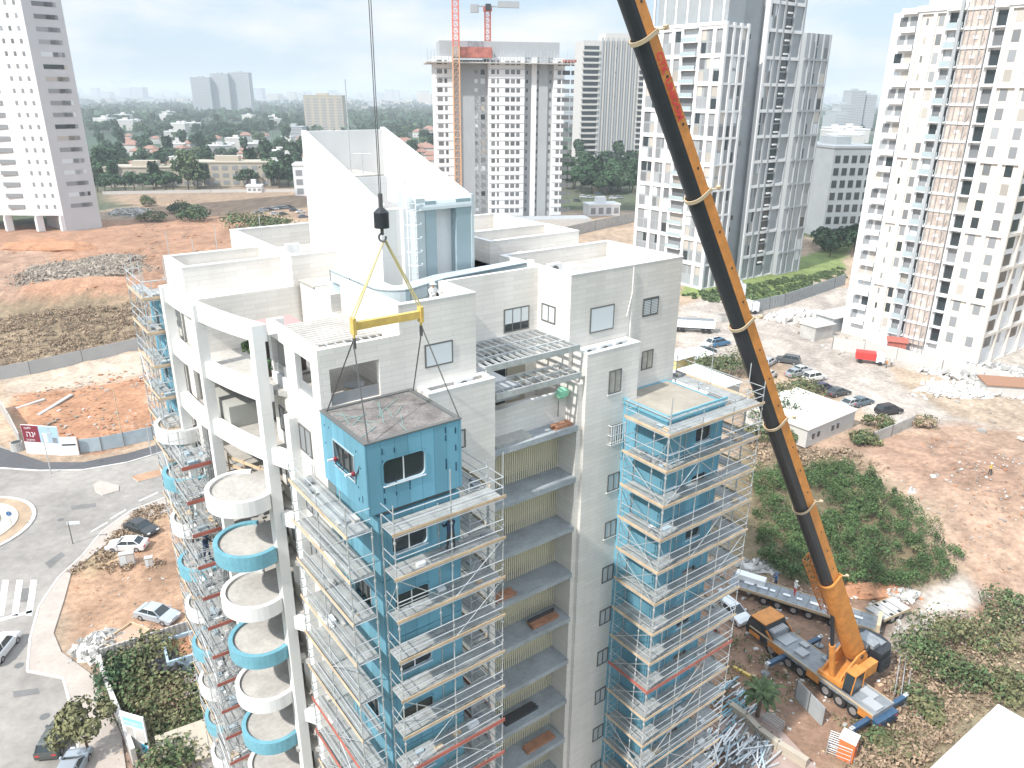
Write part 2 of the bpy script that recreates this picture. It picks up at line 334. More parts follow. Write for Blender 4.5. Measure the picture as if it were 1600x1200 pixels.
def sheet(name, px, m, z, world=False):
    pts = px if world else [at(*p, z) for p in px]
    o = MB().add([(p[0], p[1], z) for p in pts], [tuple(range(len(pts)))], m)
    me = o.build(name)
    if me.data.polygons[0].normal.z < 0: me.data.flip_normals()
    return tag(me, kind='structure')
# ------------------------------------------------------------------ roads, pavements
def ell(cx, cy, rx, ry, n=40): return [(cx+rx*math.cos(2*PI*i/n), cy+ry*math.sin(2*PI*i/n)) for i in range(n)]
road_px = [(-500, 690), (0, 697), (40, 712), (70, 722), (130, 722), (200, 708), (262, 690), (420, 660), (420, 730), (330, 752), (265, 777), (205, 800), (160, 832), (130, 870), (92, 905), (62, 950), (48, 1000), (44, 1050), (100, 1060), (118, 1130), (135, 1260), (-500, 1400)]
sheet('road', road_px, 'asphalt', .02)
sheet('new_asphalt', [(-300, 680), (0, 699), (40, 712), (70, 722), (130, 722), (200, 708), (262, 690), (300, 682), (300, 692), (250, 707), (200, 722), (130, 734), (60, 735), (0, 731), (-300, 700)], 'asphaltn', .032)
def kerbline(name, px, wd=.3, h=.14, z=0., m='kerb'):
    o = MB(); pts = [at(*p, z) for p in px]
    for a, b in zip(pts, pts[1:]): o.beam(a+Vector((0,0,h/2)), b+Vector((0,0,h/2)), wd, h, m)
    return tag(o.build(name), kind='structure')
kerbline('kerb', [(0, 732), (60, 736), (130, 735), (200, 723), (250, 708), (290, 695)])
pav = [(330, 752), (265, 777), (205, 800), (160, 832), (130, 870), (92, 905), (62, 950), (48, 1000), (44, 1050), (100, 1060), (118, 1130), (135, 1260), (205, 1260), (190, 1150), (150, 1060), (96, 1020), (84, 990), (100, 940), (112, 895), (160, 856), (215, 822), (265, 797), (330, 772)]
o = MB(); pts = [at(*p, .0) for p in pav]; o.prism(pts, .0, .13, 'kerb', 'paving'); tag(o.build('pavement'), kind='structure')
kerbline('kerb', [(330, 751), (265, 776), (205, 799), (160, 831), (129, 869), (91, 904), (61, 949), (47, 1000), (43, 1050), (99, 1061), (117, 1130), (134, 1260)], .22, .16)
o = MB(); o.prism([at(*p) for p in [(146, 759), (156, 752), (186, 760), (186, 768), (160, 775), (149, 769)]], 0, .16, 'kerb', 'paving'); o.prism([at(*p) for p in [(205, 746), (262, 731), (300, 722), (300, 733), (262, 742), (216, 754)]], 0, .16, 'kerb', mat('median soil', (.36, .22, .14), .95, var=.25, vs=.5)); tag(o.build('median_island'), kind='structure')
rc = Vector((-66.9, 80.0, 0))
o = MB(); o.prism(ell(rc.x, rc.y, 8., 8.), 0, .16, 'kerb', 'kerb'); o.prism(ell(rc.x, rc.y, 7.5, 7.5), .16, .2, 'kerb', 'dry'); o.prism(ell(rc.x, rc.y, 6.1, 6.1), .2, .3, 'kerb', mat('pale gravel', (.50, .45, .38), .95, var=.15, vs=1))
o.prism(ell(rc.x, rc.y, 4.2, 4.2), .3, .42, 'kerb', 'leafo'); o.prism(ell(rc.x, rc.y, 3., 3.), .42, .46, 'kerb', 'paving')
tag(o.build('roundabout_island'), kind='structure')
for i, x0 in enumerate((-22, 0, 22, 44)):
    sheet('crosswalk_stripe', [(x0-4, 962), (x0+4, 906), (x0+14, 906), (x0+6, 962)], 'paint', .034)
sheet('lane_marking', [(0, 966), (50, 953), (50, 957), (0, 971)], 'paint', .034)
for a in ((150, 848, 176, 833), (180, 828, 205, 813), (225, 800, 255, 786)):
    sheet('lane_marking', [(a[0]-8, a[1]-18), (a[2]-8, a[3]-18), (a[2]-8, a[3]-16), (a[0]-8, a[1]-16)], 'paint', .034)
pm = mat('asphalt patch', (.16, .155, .15), .9, var=.2, vs=.4)
for q in ([(70, 880), (96, 862), (102, 868), (78, 888)], [(110, 790), (150, 786), (150, 792), (112, 797)], [(20, 1080), (60, 1075), (62, 1084), (22, 1090)], [(30, 920), (50, 918), (46, 940), (26, 941)]): sheet('asphalt_patch', q, pm, .028)
for (x, y) in ((95, 812), (30, 1040), (70, 1120)): c_ = at(x, y); sheet('manhole_cover', [(c_.x+.4*math.cos(t), c_.y+.4*math.sin(t)) for t in np.linspace(0, 2*PI, 17)[:-1]], 'alum', .036, world=True)
# ================================================================== THE MAIN BUILDING (local frame: x = a, y = b)
BO = Vector((4.05, 38.77, 0)); BR = azr(53.2)
BM = Matrix.Translation(BO) @ Matrix.Rotation(BR, 4, 'Z')
def BW(a, b, z=0): return BM @ Vector((a, b, z))
bld = thing('apartment_building', 'white stone clad apartment block with curved balconies, extended by blue modules in scaffolds', 'building', BO, BR)
FL = 3.22
def parapet(o, a0, a1, b0, b1, z0, z1, m='stone', t=.28, cop='plaster'):
    o.box(a0, a1, b0, b0+t, z0, z1, m); o.box(a0, a1, b1-t, b1, z0, z1, m); o.box(a0, a0+t, b0+t, b1-t, z0, z1, m); o.box(a1-t, a1, b0+t, b1-t, z0, z1, m)
    e = .02; c = .06
    o.box(a0-e, a1+e, b0-e, b0+t+e, z1, z1+c, cop); o.box(a0-e, a1+e, b1-t-e, b1+e, z1, z1+c, cop)
    o.box(a0-e, a0+t+e, b0+t+e, b1-t-e, z1, z1+c, cop); o.box(a1-t-e, a1+e, b0+t+e, b1-t-e, z1, z1+c, cop)
o = MB()
# right block, core behind the louvred recess, left block
o.box(-.3, 8.4, 1.2, 7.7, 0, 40.1, 'stone'); parapet(o, -.3, 8.4, 1.2, 7.7, 40.1, 41.05)
o.box(-6.5, -.3, 4., 9, 0, 39.4, 'stone'); o.box(-6.5, -.3, 4., 4.25, 39.4, 41.05, 'stone')
o.box(-6.5, -.3, 2.5, 4., 0, 32., 'stone'); o.box(-6.5, -.3, 1.41, 4., 32.3, 33.4, 'stone')
o.box(-6.5, -.3, 1.2, 1.4, 32.2, 34.5, 'stone'); o.box(-6.5, -.3, 1.15, 1.45, 34.5, 34.58, 'plaster')
o.box(-.002, 4.0, 0, 1.2, 0, 35.9, 'stone'); parapet(o, -.002, 4.0, 0, 1.15, 35.9, 36.9)
o.box(-9.9, -6.1, 0, 1.05, 0, 35.9, 'stone'); parapet(o, -9.9, -6.1, 0, 1.04, 35.9, 36.9)
o.box(-.35, -.003, .25, 2.5, 0, 35.2, 'stone')
o.box(-14.7, -6.5, 1.05, 7.2, 0, 36.4, 'stone')
o.box(-10.7, -6.5, 1.05, 11., 36.4, 38.9, 'stone'); o.box(-10.7, -6.5, 1.05, 1.33, 38.9, 41.05, 'stone'); o.box(-10.7, -10.42, 1.33, 7.2, 38.9, 41.05, 'stone'); o.box(-6.78, -6.5, 1.33, 4., 38.9, 41.05, 'stone'); o.box(-10.72, -6.48, 1.03, 1.35, 41.05, 41.11, 'plaster'); o.box(-10.72, -10.4, 1.35, 7.2, 41.05, 41.11, 'plaster'); o.box(-6.8, -6.48, 1.35, 4., 41.05, 41.11, 'plaster')
# rear blocks
o.box(-12.6, -6.4, 7.2, 13.2, 0, 36.4, 'stone'); o.box(-16.4, -6.4, 13.2, 14.9, 36.4, 39.6, 'stone')
o.box(-12.6, -6.4, 13.2, 14.9, 0, 36.4, 'stone'); o.box(-16.4, -10.5, 14.9, 18.8, 0, 40.2, 'stone'); parapet(o, -16.4, -10.5, 14.9, 18.8, 40.2, 41.0)
o.box(-10.5, 4., 9, 24, 0, 39.9, 'stone'); parapet(o, -10.9, -2.2, 13.2, 24., 39.9, 41.3)
o.box(-10.9, -10.5, 13.2, 24., 0, 39.9, 'stone'); o.box(-.3, 9.5, 7.7, 22, 0, 39.9, 'stone')
parapet(o, 1.0, 8.4, 10.5, 14.2, 39.9, 41.3); parapet(o, -.3, 9.5, 14.2, 22., 39.9, 41.)
o.box(-16.6, -12.6, 14.9, 22., 0, 36., 'stone')
o.build('wall', bld)
o = MB(); e = .012
for a0, a1, b0, b1, z in ((-.02, 8.1, 1.5, 7.4, 40.1), (-10.4, -6.8, 1.35, 10.7, 38.9), (-16.1, -10.8, 15.2, 18.5, 40.2), (-10.6, -2.5, 13.5, 23.7, 39.9), (1.3, 8.1, 10.8, 13.9, 39.9), (0, 9.2, 14.5, 21.7, 39.9), (.3, 3.7, .3, .85, 35.9), (-9.6, -6.4, .3, .75, 35.9), (-14.4, -10.75, 1.35, 7.15, 36.4)):
    MB().box(a0, a1, b0, b1, z, z+.05, 'roof').build('roof', bld)
# stain on the left roof
# --- corner terrace with wall openings
o = MB(); zt = 39.7; zb = 36.42
def wall_open_x(o, a0, a1, b, t, holes, z0=zb, z1=zt, m='stone'):   # wall in the plane y=b..b+t with holes (a,a,z,z)
    last = a0
    for h0, h1, q0, q1 in holes:
        o.box(last, h0, b, b+t, z0, z1, m); o.box(h0, h1, b, b+t, z0, q0, m); o.box(h0, h1, b, b+t, q1, z1, m); last = h1
    o.box(last, a1, b, b+t, z0, z1, m)
def wall_open_y(o, b0, b1, a, t, holes, z0=zb, z1=zt, m='stone'):
    last = b0
    for h0, h1, q0, q1 in holes:
        o.box(a, a+t, last, h0, z0, z1, m); o.box(a, a+t, h0, h1, z0, q0, m); o.box(a, a+t, h0, h1, q1, z1, m); last = h1
    o.box(a, a+t, last, b1, z0, z1, m)
wall_open_x(o, -14.7, -10.7, 1.05, .28, [(-14.2, -11.8, 37.0, 38.75)]); wall_open_y(o, 1.33, 7.1, -14.7, .28, [(1.9, 3.7, 37.1, 38.95), (5., 6.7, 37.1, 38.95)], m='plaster')
o.box(-14.42, -13.9, 6.82, 7.1, zb, zt, 'plaster')
o.build('terrace_wall', bld)
o = MB(); o.box(-14.4, -10.72, 2.8, 6.8, 39.25, 39.34, 'roof')
for k in range(9): o.box(-14.4+k*.42, -14.34+k*.42, 1.9, 2.8, 39.26, 39.33, 'galv')
for k in range(12): o.box(-14.4, -10.72, 2.9+k*.33, 2.93+k*.33, 39.34, 39.36, 'roof')
o.box(-14.4, -10.72, 1.85, 1.92, 39.2, 39.36, 'galv'); o.build('pergola', bld)
o = MB()
MB().box(-14.15, -11.85, 1.15, 1.17, 37.0, 37.55, 'glass2').build('glass_guard', bld)
for b0, b1 in ((1.95, 3.65), (5.05, 6.65)): MB().box(-14.58, -14.56, b0, b1, 37.1, 37.65, 'glass2').build('glass_guard', bld)
# --- curved white frame of the left side
def circ3(p, q, r):
    ax, ay, bx, by, cx, cy = *p, *q, *r; d = 2*(ax*(by-cy)+bx*(cy-ay)+cx*(ay-by))
    ux = ((ax*ax+ay*ay)*(by-cy)+(bx*bx+by*by)*(cy-ay)+(cx*cx+cy*cy)*(ay-by))/d; uy = ((ax*ax+ay*ay)*(cx-bx)+(bx*bx+by*by)*(ax-cx)+(cx*cx+cy*cy)*(bx-ax))/d
    return ux, uy, math.hypot(ax-ux, ay-uy)
AX, AY, AR = circ3((-15.7, 5.7), (-16.75, 9.85), (-17.25, 15.2))
def arcpt(b, dr=0.): return (AX-math.sqrt(max(0, (AR+dr)**2-(b-AY)**2)), b)
def arcband(o, b0, b1, z0, z1, t, m, n=14):
    bs = [b0+(b1-b0)*i/n for i in range(n+1)]
    for p, q in zip(bs, bs[1:]):
        P0, P1 = arcpt(p), arcpt(q); Q1, Q0 = arcpt(q, -t), arcpt(p, -t); Q0 = (P0[0]+t, p); Q1 = (P1[0]+t, q)
        o.prism([P0, P1, Q1, Q0], z0, z1, m)
for z0, z1 in ((39.05, 39.9), (36.0, 36.85), (32.75, 33.6)):
    fr = MB(); arcband(fr, 5.6 if z0 > 33 else 4.1, 16.3, z0, z1, .45, 'plaster'); fr.build('curved_beam', bld)
for b, zt_ in ((16.2, 39.9), (11.1, 39.9), (5.9, 39.9), (4.4, 35.6)):
    p = arcpt(b) if b > 5 else (-15.0, b); o = MB(); hw = .27 if b > 8 else .33; o.box(p[0]-.15, p[0]+.4, b-hw, b+hw, 0, zt_-.01, 'plaster'); o.build('post', bld)
for k in range(0, 5):
    z = 29.6-6.44*k; p = arcpt(5.9); o = MB(); o.beam((p[0]+.4, 5.6, z), (-14.75, 4.6, z), .4, .75, 'plaster'); o.build('tie_beam', bld)
# floors behind the frame
for k in range(-2, 10):
    z = 30.1-FL*k; o = MB(); n = 12; bs = [6.3+(16.2-6.3)*i/n for i in range(n+1)]
    poly = [(arcpt(b)[0]+.46 if k < 1 else arcpt(b)[0]+.12, b) for b in bs]+[(-12.5, 16.2), (-12.5, 7.25), (-14.72, 7.25), (-14.72, 5.2)]
    o.prism(poly, z-.3, z, 'conc', 'roof'); o.build('floor_slab', bld)
o = MB(); o.box(-16.3, -12.61, 9.7, 13., 33.35, 34.55, mat('grey render', (.40, .40, .37), .8)); o.build('terrace_box', bld)
o = MB()
o.box(-12.62, -12.58, 8., 12., 0, 36.2, 'glass'); o.build('glazing', bld)
# pergola and dark screen on the curved terrace
o = MB(); o.box(-14.9, -12.7, 7.6, 7.9, 36.5, 38.9, mat('dark timber', (.10, .08, .075), .8, var=.2, vs=2)); o.box(-14.9, -12.6, 7.4, 9.6, 38.9, 39.0, mat('rose awning', (.42, .26, .25), .8)); o.build('timber_screen', bld)
# rounded balconies
def balcony(cx, cy, r, ztop, colr_, name='balcony', parent=bld):
    n = 26; an = [PI*.36+(2*PI*.66)*i/n for i in range(n+1)]     # opens towards the wall (+x side)
    an = [PI*.30+PI*1.36*i/n for i in range(n+1)]
    O = [(cx+r*math.cos(t), cy+r*math.sin(t)*1.06) for t in an]; I = [(cx+(r-.24)*math.cos(t), cy+(r-.24)*math.sin(t)*1.06) for t in an]
    s = MB(); K = [(cx+(r-.2)*math.cos(t), cy+(r-.2)*math.sin(t)*1.06) for t in an]; s.prism(K+[(-15.05, cy-r*.55), (-15.05, cy+r*.8)], ztop-.4, ztop-.14, 'conc', 'roof'); a = s.build(name, parent)
    s = MB(); s2 = MB()
    for i in range(n): s.prism([O[i], O[i+1], I[i+1], I[i]], ztop-.84, ztop, colr_)
    s.build('rim', a); return a
for k in range(10):
    z = 31.3-FL*k
    if z < 1.5: break
    balcony(-16.9+.05*k, 7.05+.17*k, 1.78, z, 'plaster' if k % 2 == 0 else 'bluep'); balcony(-17.1, 17.3, 1.6, z, 'plaster' if k % 2 == 0 else 'bluep')
# timber guard and rubble on the opened balcony floors
rg = random.Random(3)
o = MB()
for z in (30.6, 31.1): o.beam((-16.3, 11.2, z), (-14.9, 7.4, z), .05, .16, 'wood')
for t in (0, .33, .66, 1.): o.beam((-16.3+1.4*t, 11.2-3.8*t, 30.1), (-16.3+1.4*t, 11.2-3.8*t, 31.3), .07, .1, 'wood')
o.build('timber_guard', bld)
for k in range(1, 8, 2):
    z = 30.1-FL*k; o = MB()
    for i in range(70):
        a, b = rg.gauss(-15., .8), rg.gauss(8.6, 1.1)
        s_ = rg.uniform(.06, .3); o.obox((a, b, z+.02+s_/2), (s_, rg.uniform(-.1,.1), 0), (0, s_*.6, .05), (0, 0, s_/2), 'grubble')
    for i in range(10):
        a, b = rg.gauss(-15.4, .7), rg.gauss(8.2, 1); t_ = rg.uniform(0, PI); o.beam((a, b, z+.1), (a+math.cos(t_), b+math.sin(t_), z+.15), .06, .06, 'grubble')
    o = o.build('rubble_heap'); o.matrix_world = BM.copy(); tag(o, f'heap of broken concrete on the {["second","fourth","sixth","eighth"][k//2]} opened curved floor down', 'rubble heap', 'rubble on the opened floors')
# --- louvred recess
for k in range(11):
    z = 32.85-FL*k
    if z < 0: break
    o = MB(); o.box(-6.08, -.36, .12, 2.48, z-.32, z, 'slab'); o.build('service_slab', bld)
    o = MB(); lo, hi = z-FL+.02, z-.34
    o.box(-6.05, -.36, 2.46, 2.49, lo, hi, 'slatd')
    o.box(-5.6, -.7, 1.9, 1.92, lo+.55, hi-.45, mat('pale backing', (.68, .61, .46), .9))
    for i in range(38): a = -6.0+i*.15; o.box(a, a+.055, 1.7, 1.78, lo, hi, 'slat')
    for zz in (lo+.5, hi-.4): o.box(-6.05, -.36, 1.79, 1.82, zz, zz+.05, 'slat')
    o.build('louvre_screen', bld)
# windows
def window(a, z, w, h, b, kind='slid', par=bld, n=2):
    f = MB(); t = .07
    f.box(a-w/2, a+w/2, b-.05, b-.003, z-h/2, z-h/2+t, 'alum'); f.box(a-w/2, a+w/2, b-.05, b-.003, z+h/2-t, z+h/2, 'alum')
    f.box(a-w/2, a-w/2+t, b-.05, b-.003, z-h/2+t, z+h/2-t, 'alum'); f.box(a+w/2-t, a+w/2, b-.05, b-.003, z-h/2+t, z+h/2-t, 'alum')
    for i in range(1, n): f.box(a-w/2+w*i/n-.03, a-w/2+w*i/n+.03, b-.05, b-.003, z-h/2+t, z+h/2-t, 'alum')
    W_ = f.build('window', par); g = MB()
    if kind == 'shut':
        g.box(a-w/2+t, a+w/2-t, b-.045, b-.012, z-h/2+t+(.42 if n > 2 else 0), z+h/2-t, 'shutter'); 
        if n > 2: g.box(a-w/2+t, a+w/2-t, b-.03, b-.012, z-h/2+t, z-h/2+t+.41, 'glass')
    elif kind == 'louv':
        g.box(a-w/2+t, a+w/2-t, b-.012, b-.006, z-h/2+t, z+h/2-t, 'alum')
        for i in range(9): zz = z-h/2+t+.04+i*(h-2*t-.08)/9; g.box(a-w/2+t, a+w/2-t, b-.035, b-.013, zz, zz+.06, 'shutter')
    elif kind == 'curt': g.box(a-w/2+t, a+w/2-t, b-.02, b-.008, z-h/2+t, z+h/2-t, mat('curtained glass', (.38, .36, .32), .4, var=.2, vs=4))
    else: g.box(a-w/2+t, a+w/2-t, b-.02, b-.008, z-h/2+t, z+h/2-t, mat('pale glass', (.55, .56, .56), .2, var=.1, vs=1.5))
    g.build('pane', W_)
    if b == 0:    # stone sill
        s_ = MB().box(a-w/2-.08, a+w/2+.08, -.07, -.004, z-h/2-.07, z-h/2-.005, 'plaster'); s_.build('sill', W_)
window(2.15, 34.95, .95, 1.4, 0, 'curt')
for k in range(0, 9): window(2.5, 28.5-FL*k, .95, 1.15, 0)
window(2.5, 31.72, .9, 1.05, 0)
o = MB()
for i in range(8): a = 1.85+i*.18; o.box(a, a+.03, -.28, -.25, 31.1, 32.35, 'white')
for z in (31.1, 31.7, 32.3): o.box(1.85, 3.14, -.28, -.25, z, z+.03, 'white'); o.box(1.85, 1.88, -.25, 0, z, z+.03, 'white'); o.box(3.11, 3.14, -.25, 0, z, z+.03, 'white')
o.build('window_grille', bld)
window(2.05, 38.35, 1.8, 1.45, 1.2, 'shut', n=1); window(5.9, 38.45, 1.3, 1.1, 1.2, 'louv'); window(5.95, 35.15, .95, 1.2, 1.2, 'curt')
window(-1.8, 38.3, 1.75, 1.35, 4., 'shut', n=3); window(-8.65, 38.4, 1.55, 1.15, 1.05, 'shut', n=1)
window(-8.3, 34.2, .8, 1.0, 0)
# side window facing left (on the right block) and left flank windows
def window_y(b, z, w, h, a, kind, par=bld):
    f = MB(); t = .07
    for (b0, b1, z0, z1) in ((b-w/2, b+w/2, z-h/2, z-h/2+t), (b-w/2, b+w/2, z+h/2-t, z+h/2), (b-w/2, b-w/2+t, z-h/2+t, z+h/2-t), (b+w/2-t, b+w/2, z-h/2+t, z+h/2-t), (b-.03, b+.03, z-h/2+t, z+h/2-t)):
        f.box(a-.05, a-.003, b0, b1, z0, z1, 'alum')
    W_ = f.build('window', par); MB().box(a-.02, a-.008, b-w/2+t, b+w/2-t, z-h/2+t, z+h/2-t, kind).build('pane', W_)
window_y(3., 38.6, 1.2, 1.0, -.3, 'shutter')
for zz in (34.75, 31.5, 28.3): window_y(6.0, zz, 1.1, 1.3, -14.7, 'glass2'); window_y(3.3, zz-.1, 1.4, 1.4, -14.7, 'glass2')
window(-10.9+.5, 34.7, 1.2, 1.5, 1.05, 'curt') if False else None
# ribs / downpipe
o = MB(); o.tube((4.25, 1.12, 41), (4.25, 1.12, 32), .04, 'plaster'); o.tube((4.25, 1.1, 39.6), (3.9, 1.1, 38.2), .04, 'plaster'); o.build('downpipe', bld)
# AC units
def ac(loc, label, rz=0, par=None):
    r = thing('air_conditioner', label, 'air conditioner', loc, rz, 'rooftop air conditioners')
    MB().box(-.45, .45, -.17, .17, 0, .72, 'white').build('casing', r); f = MB()
    f.tube((-.08, -.172, .36), (-.08, -.19, .36), .27, 'alum', 18); f.build('fan_grille', r); return r
for i, (a, l_) in enumerate(((.55, 'left'), (1.75, 'middle'), (2.9, 'right'))): ac(BW(a, .58, 36.4), f'{l_} one of three white air conditioners on the ledge of the right stone pillar', BR)
ac(BW(-7.6, .55, 36.4), 'white air conditioner alone on the ledge above the hoisted module', BR)
# pergolas over recess terraces
def grid(name, a0, a1, b0, b1, z, nx_, ny_):
    o = MB()
    for i in range(nx_+1): a = a0+(a1-a0)*i/nx_; o.box(a-.04, a+.04, b0+.06, b1-.06, z-.07, z+.05, 'galv')
    for i in range(ny_+1): b = b0+(b1-b0)*i/ny_; o.box(a0-.05, a1+.05, b-.06, b+.06, z-.1, z+.08, 'galv')
    o.box(a0-.05, a1+.05, b0-.07, b0+.05, z-.22, z+.1, 'galv'); return o.build(name, bld)
grid('steel_pergola', -6.35, -.35, .35, 3.95, 37.4, 14, 3); grid('steel_pergola', -5.9, -.35, .15, 1.9, 35.9, 9, 2)
o = MB(); o.box(-6.05, -4.2, .5, 3.9, 35.35, 36.0, 'tgrey'); o.box(-6.05, -4.3, 1.5, 3.9, 36., 36.1, 'white'); o.build('terrace_cabinet', bld)
o = MB(); o.box(-4.1, -2.6, 3.93, 3.97, 33.5, 36.6, 'glass'); o.box(-2.5, -1.2, 3.9, 3.96, 33.5, 36.6, mat('beige curtain', (.42, .38, .31), .9)); o.build('terrace_door', bld)
o = MB(); o.box(-9.9, -6.55, 1.05, 1.3, 36.42, 36.5, 'plaster'); o.build('flashing', bld)
# green cover and stacked boards on the top slab
o = MB(); o.blob((-.9, .95, 34.65), .42, .3, .34, 'pgreen', random.Random(1), 2, .1); o.path([(-1.15, .95, 34.3), (-1.15, .95, 33.3)], .03, 'alum'); g = o.build('green_cover'); g.matrix_world = BM.copy(); tag(g, 'pale green cloth bundle hanging over the recess terrace parapet', 'cloth bundle')
def boards(a0, a1, b, z, label, m='wood', n=5, dr=0):
    o = MB()
    for i in range(n):
        for j in range(3): o.box(a0+rg.uniform(0, .15), a1-rg.uniform(0, .15), b+i*.13, b+i*.13+.11, z+j*.07, z+j*.07+.055, m)
    o = o.build('board_stack'); o.matrix_world = BM.copy(); tag(o, label, 'board stack', 'building boards stored on the slabs')
bw_ = mat('reddish boards', (.40, .20, .12), .8, var=.3, vs=2); bd_ = mat('dark stored sheet', (.06, .06, .065), .8)
boards(-5.9, -3.4, .3, 32.855, 'loose grey timber on the topmost service slab', 'conc', 7); boards(-1.9, -.5, .3, 32.855, 'brown crate boards at the right end of the topmost service slab', bw_, 4)
z0 = lambda k: 32.855-FL*k
boards(-5.9, -4.3, .35, z0(3), 'reddish boards against the scaffold on the fourth service slab down', bw_)
boards(-3.0, -.9, .5, z0(4), 'reddish boards with dark sheet on the fifth service slab down', bw_); boards(-3.0, -.9, 1.2-.25, z0(4)+.22, 'dark sheet propped behind reddish boards on the fifth slab', bd_, 1)
boards(-4.9, -2.3, .6, z0(6), 'dark flat sheets lying on the seventh service slab down', bd_, 5); boards(-3.2, -.8, .5, z0(7), 'reddish boards on the eighth service slab down', bw_)
# --- penthouse with two sloping white walls
PB_ = 7.3; BK = 16.6
def slopewall(a0, a1, b0, b1, zb_, zf, zk, m):
    o = MB(); v = [(b0, zb_), (b1, zb_), (b1, zk), (b0, zf)]
    n = 4; vs = [(a0, y, z) for y, z in v]+[(a1, y, z) for y, z in v]
    o.add(vs, [(i, (i+1)%n, n+(i+1)%n, n+i)[::-1] for i in range(n)]+[(0,1,2,3), (7,6,5,4)], m); return o
slopewall(-8.15, -7.85, PB_, BK+.3, 39.9, 44.6, 47.9, 'plaster').build('sloping_wall', bld)
slopewall(-2.95, -2.65, PB_, BK+.3, 39.9, 44.9, 48.0, 'plaster').build('sloping_wall', bld)
o = MB(); o.box(-7.85, -2.95, BK, BK+.3, 39.9, 47.85, 'plaster'); o.box(-7.85, -4.4, PB_, PB_+.25, 39.9, 44.35, 'plaster'); o.box(-7.85, -2.95, PB_+.3, BK, 39.9, 43.6, 'plaster')
o.box(-7.6, -5., 12.4, 16.5, 43.6, 45.5, 'plaster'); o.build('penthouse_wall', bld)
o = MB(); o.box(-7.8, -3., PB_+.35, 12.3, 43.62, 43.68, 'roof'); o.box(-7.5, -5.1, 12.5, 16.4, 45.52, 45.58, 'roof'); o.build('penthouse_roof', bld)
# clad portal wrapping the low end: two rounded fins and a lintel
o = MB()
def portal(o, a0, a1, b, dp, z0, z1, m):
    o.box(a0, a1, b-dp, b, z0, z1, m)
pr = [( -7.0+3.1, 0)]
for (a0, a1) in ((-6.0, -5.35), (-4.1, -3.15)):
    o.box(a0, a1, PB_-.9, PB_-.05, 40.0, 44.75, 'cyand')
o.box(-6.6, -6.0, PB_-.85, PB_-.02, 40, 44.9, 'cyan'); o.box(-5.35, -4.1, PB_-.35, PB_-.05, 40.0, 44.3, 'white')
n = 8
prof = [(PB_-.95, 44.3)]+[(PB_-.95+.75*(1-math.cos(PI/2*i/n)), 44.3+.75*math.sin(PI/2*i/n)) for i in range(1, n+1)]+[(PB_+1.0, 45.05), (PB_+1.0, 44.32)]
o.extr([(y, z) for y, z in prof], 'x', -6.6, -3.15, 'cyan')
o.box(-3.15, -2.98, PB_-.95, PB_+.8, 40., 44.95, 'cyan'); o.box(-7.0, -6.6, PB_-.3, PB_+.0, 40, 44.4, 'white'); o.build('clad_portal', bld)
o = MB()   # ladder
for a in (-7.1, -6.6): o.tube((a, PB_-.95, 40), (a, PB_-.95, 45.1), .03, 'white')
for i in range(16): o.tube((-7.1, PB_-.45-.5, 40.2+i*.3), (-6.6, PB_-.95, 40.2+i*.3), .02, 'white')
for zz in np.arange(41.6, 45.1, .7):
    pts = [(-6.85+.42*math.cos(t), PB_-.95-.1-.5*math.sin(t), zz) for t in np.linspace(0, PI, 9)]; o.path(pts, .015, 'white')
o.build('cage_ladder', bld)
# clad canopy ring round the penthouse, curved at its front left corner
def ringpoly(d):
    c = [(-10.2+d, 8.6)]; cx, cy, r = -8.6+d*0, 3.6+d*0, 1.7-d
    c += [(cx-r*math.cos(t), cy-r*math.sin(t)+.05) for t in np.linspace(0, PI/2, 9)]
    c += [(-1.2, 1.95+d+.0+1.35)] if False else [(-5.5, 2.35+d), (-.9, 4.15-.2+d)] if False else []
    return c
cx, cy, r = -8.75, 4.75, 1.4
outer = [(-10.15, 9.6)]+[(cx-r*math.cos(t), cy-r*math.sin(t)) for t in np.linspace(0, PI/2, 9)]+[(-6.2, 4.35), (-.1, 5.05)]
inner = [(-9.05, 9.6)]+[(cx-.3*math.cos(t), cy-.3*math.sin(t)) for t in np.linspace(0, PI/2, 9)]+[(-6.2, 5.45), (-.1, 6.1)]
off = lambda p, d: (p[0]+d*.7, p[1]+d)
o = MB()
for i in range(len(outer)-1):
    A0, A1, I0, I1 = outer[i], outer[i+1], inner[i], inner[i+1]
    o.prism([A0, A1, I1, I0], 41.0, 41.08, 'cyan'); o.prism([A0, A1, off(A1, .07), off(A0, .07)], 40.5, 41.12, 'cyand' if i > 7 else 'cyan')
    o.prism([off(A0, .3), off(A1, .3), off(A1, .38), off(A0, .38)], 39.9, 40.48, 'cyand')
    for k in ((0, .5) if i in (0, 9, 10) else ()): o.beam((A0[0]*(1-k)+A1[0]*k-.01, A0[1]*(1-k)+A1[1]*k-.01, 40.5), (A0[0]*(1-k)+A1[0]*k-.01, A0[1]*(1-k)+A1[1]*k-.01, 41.12), .03, .03, 'alum')
o.build('clad_canopy', bld)
o = MB(); o.box(-10.6, -6.5, 11., 13.2, 39.85, 39.95, 'roof'); o.build('low_roof', bld)
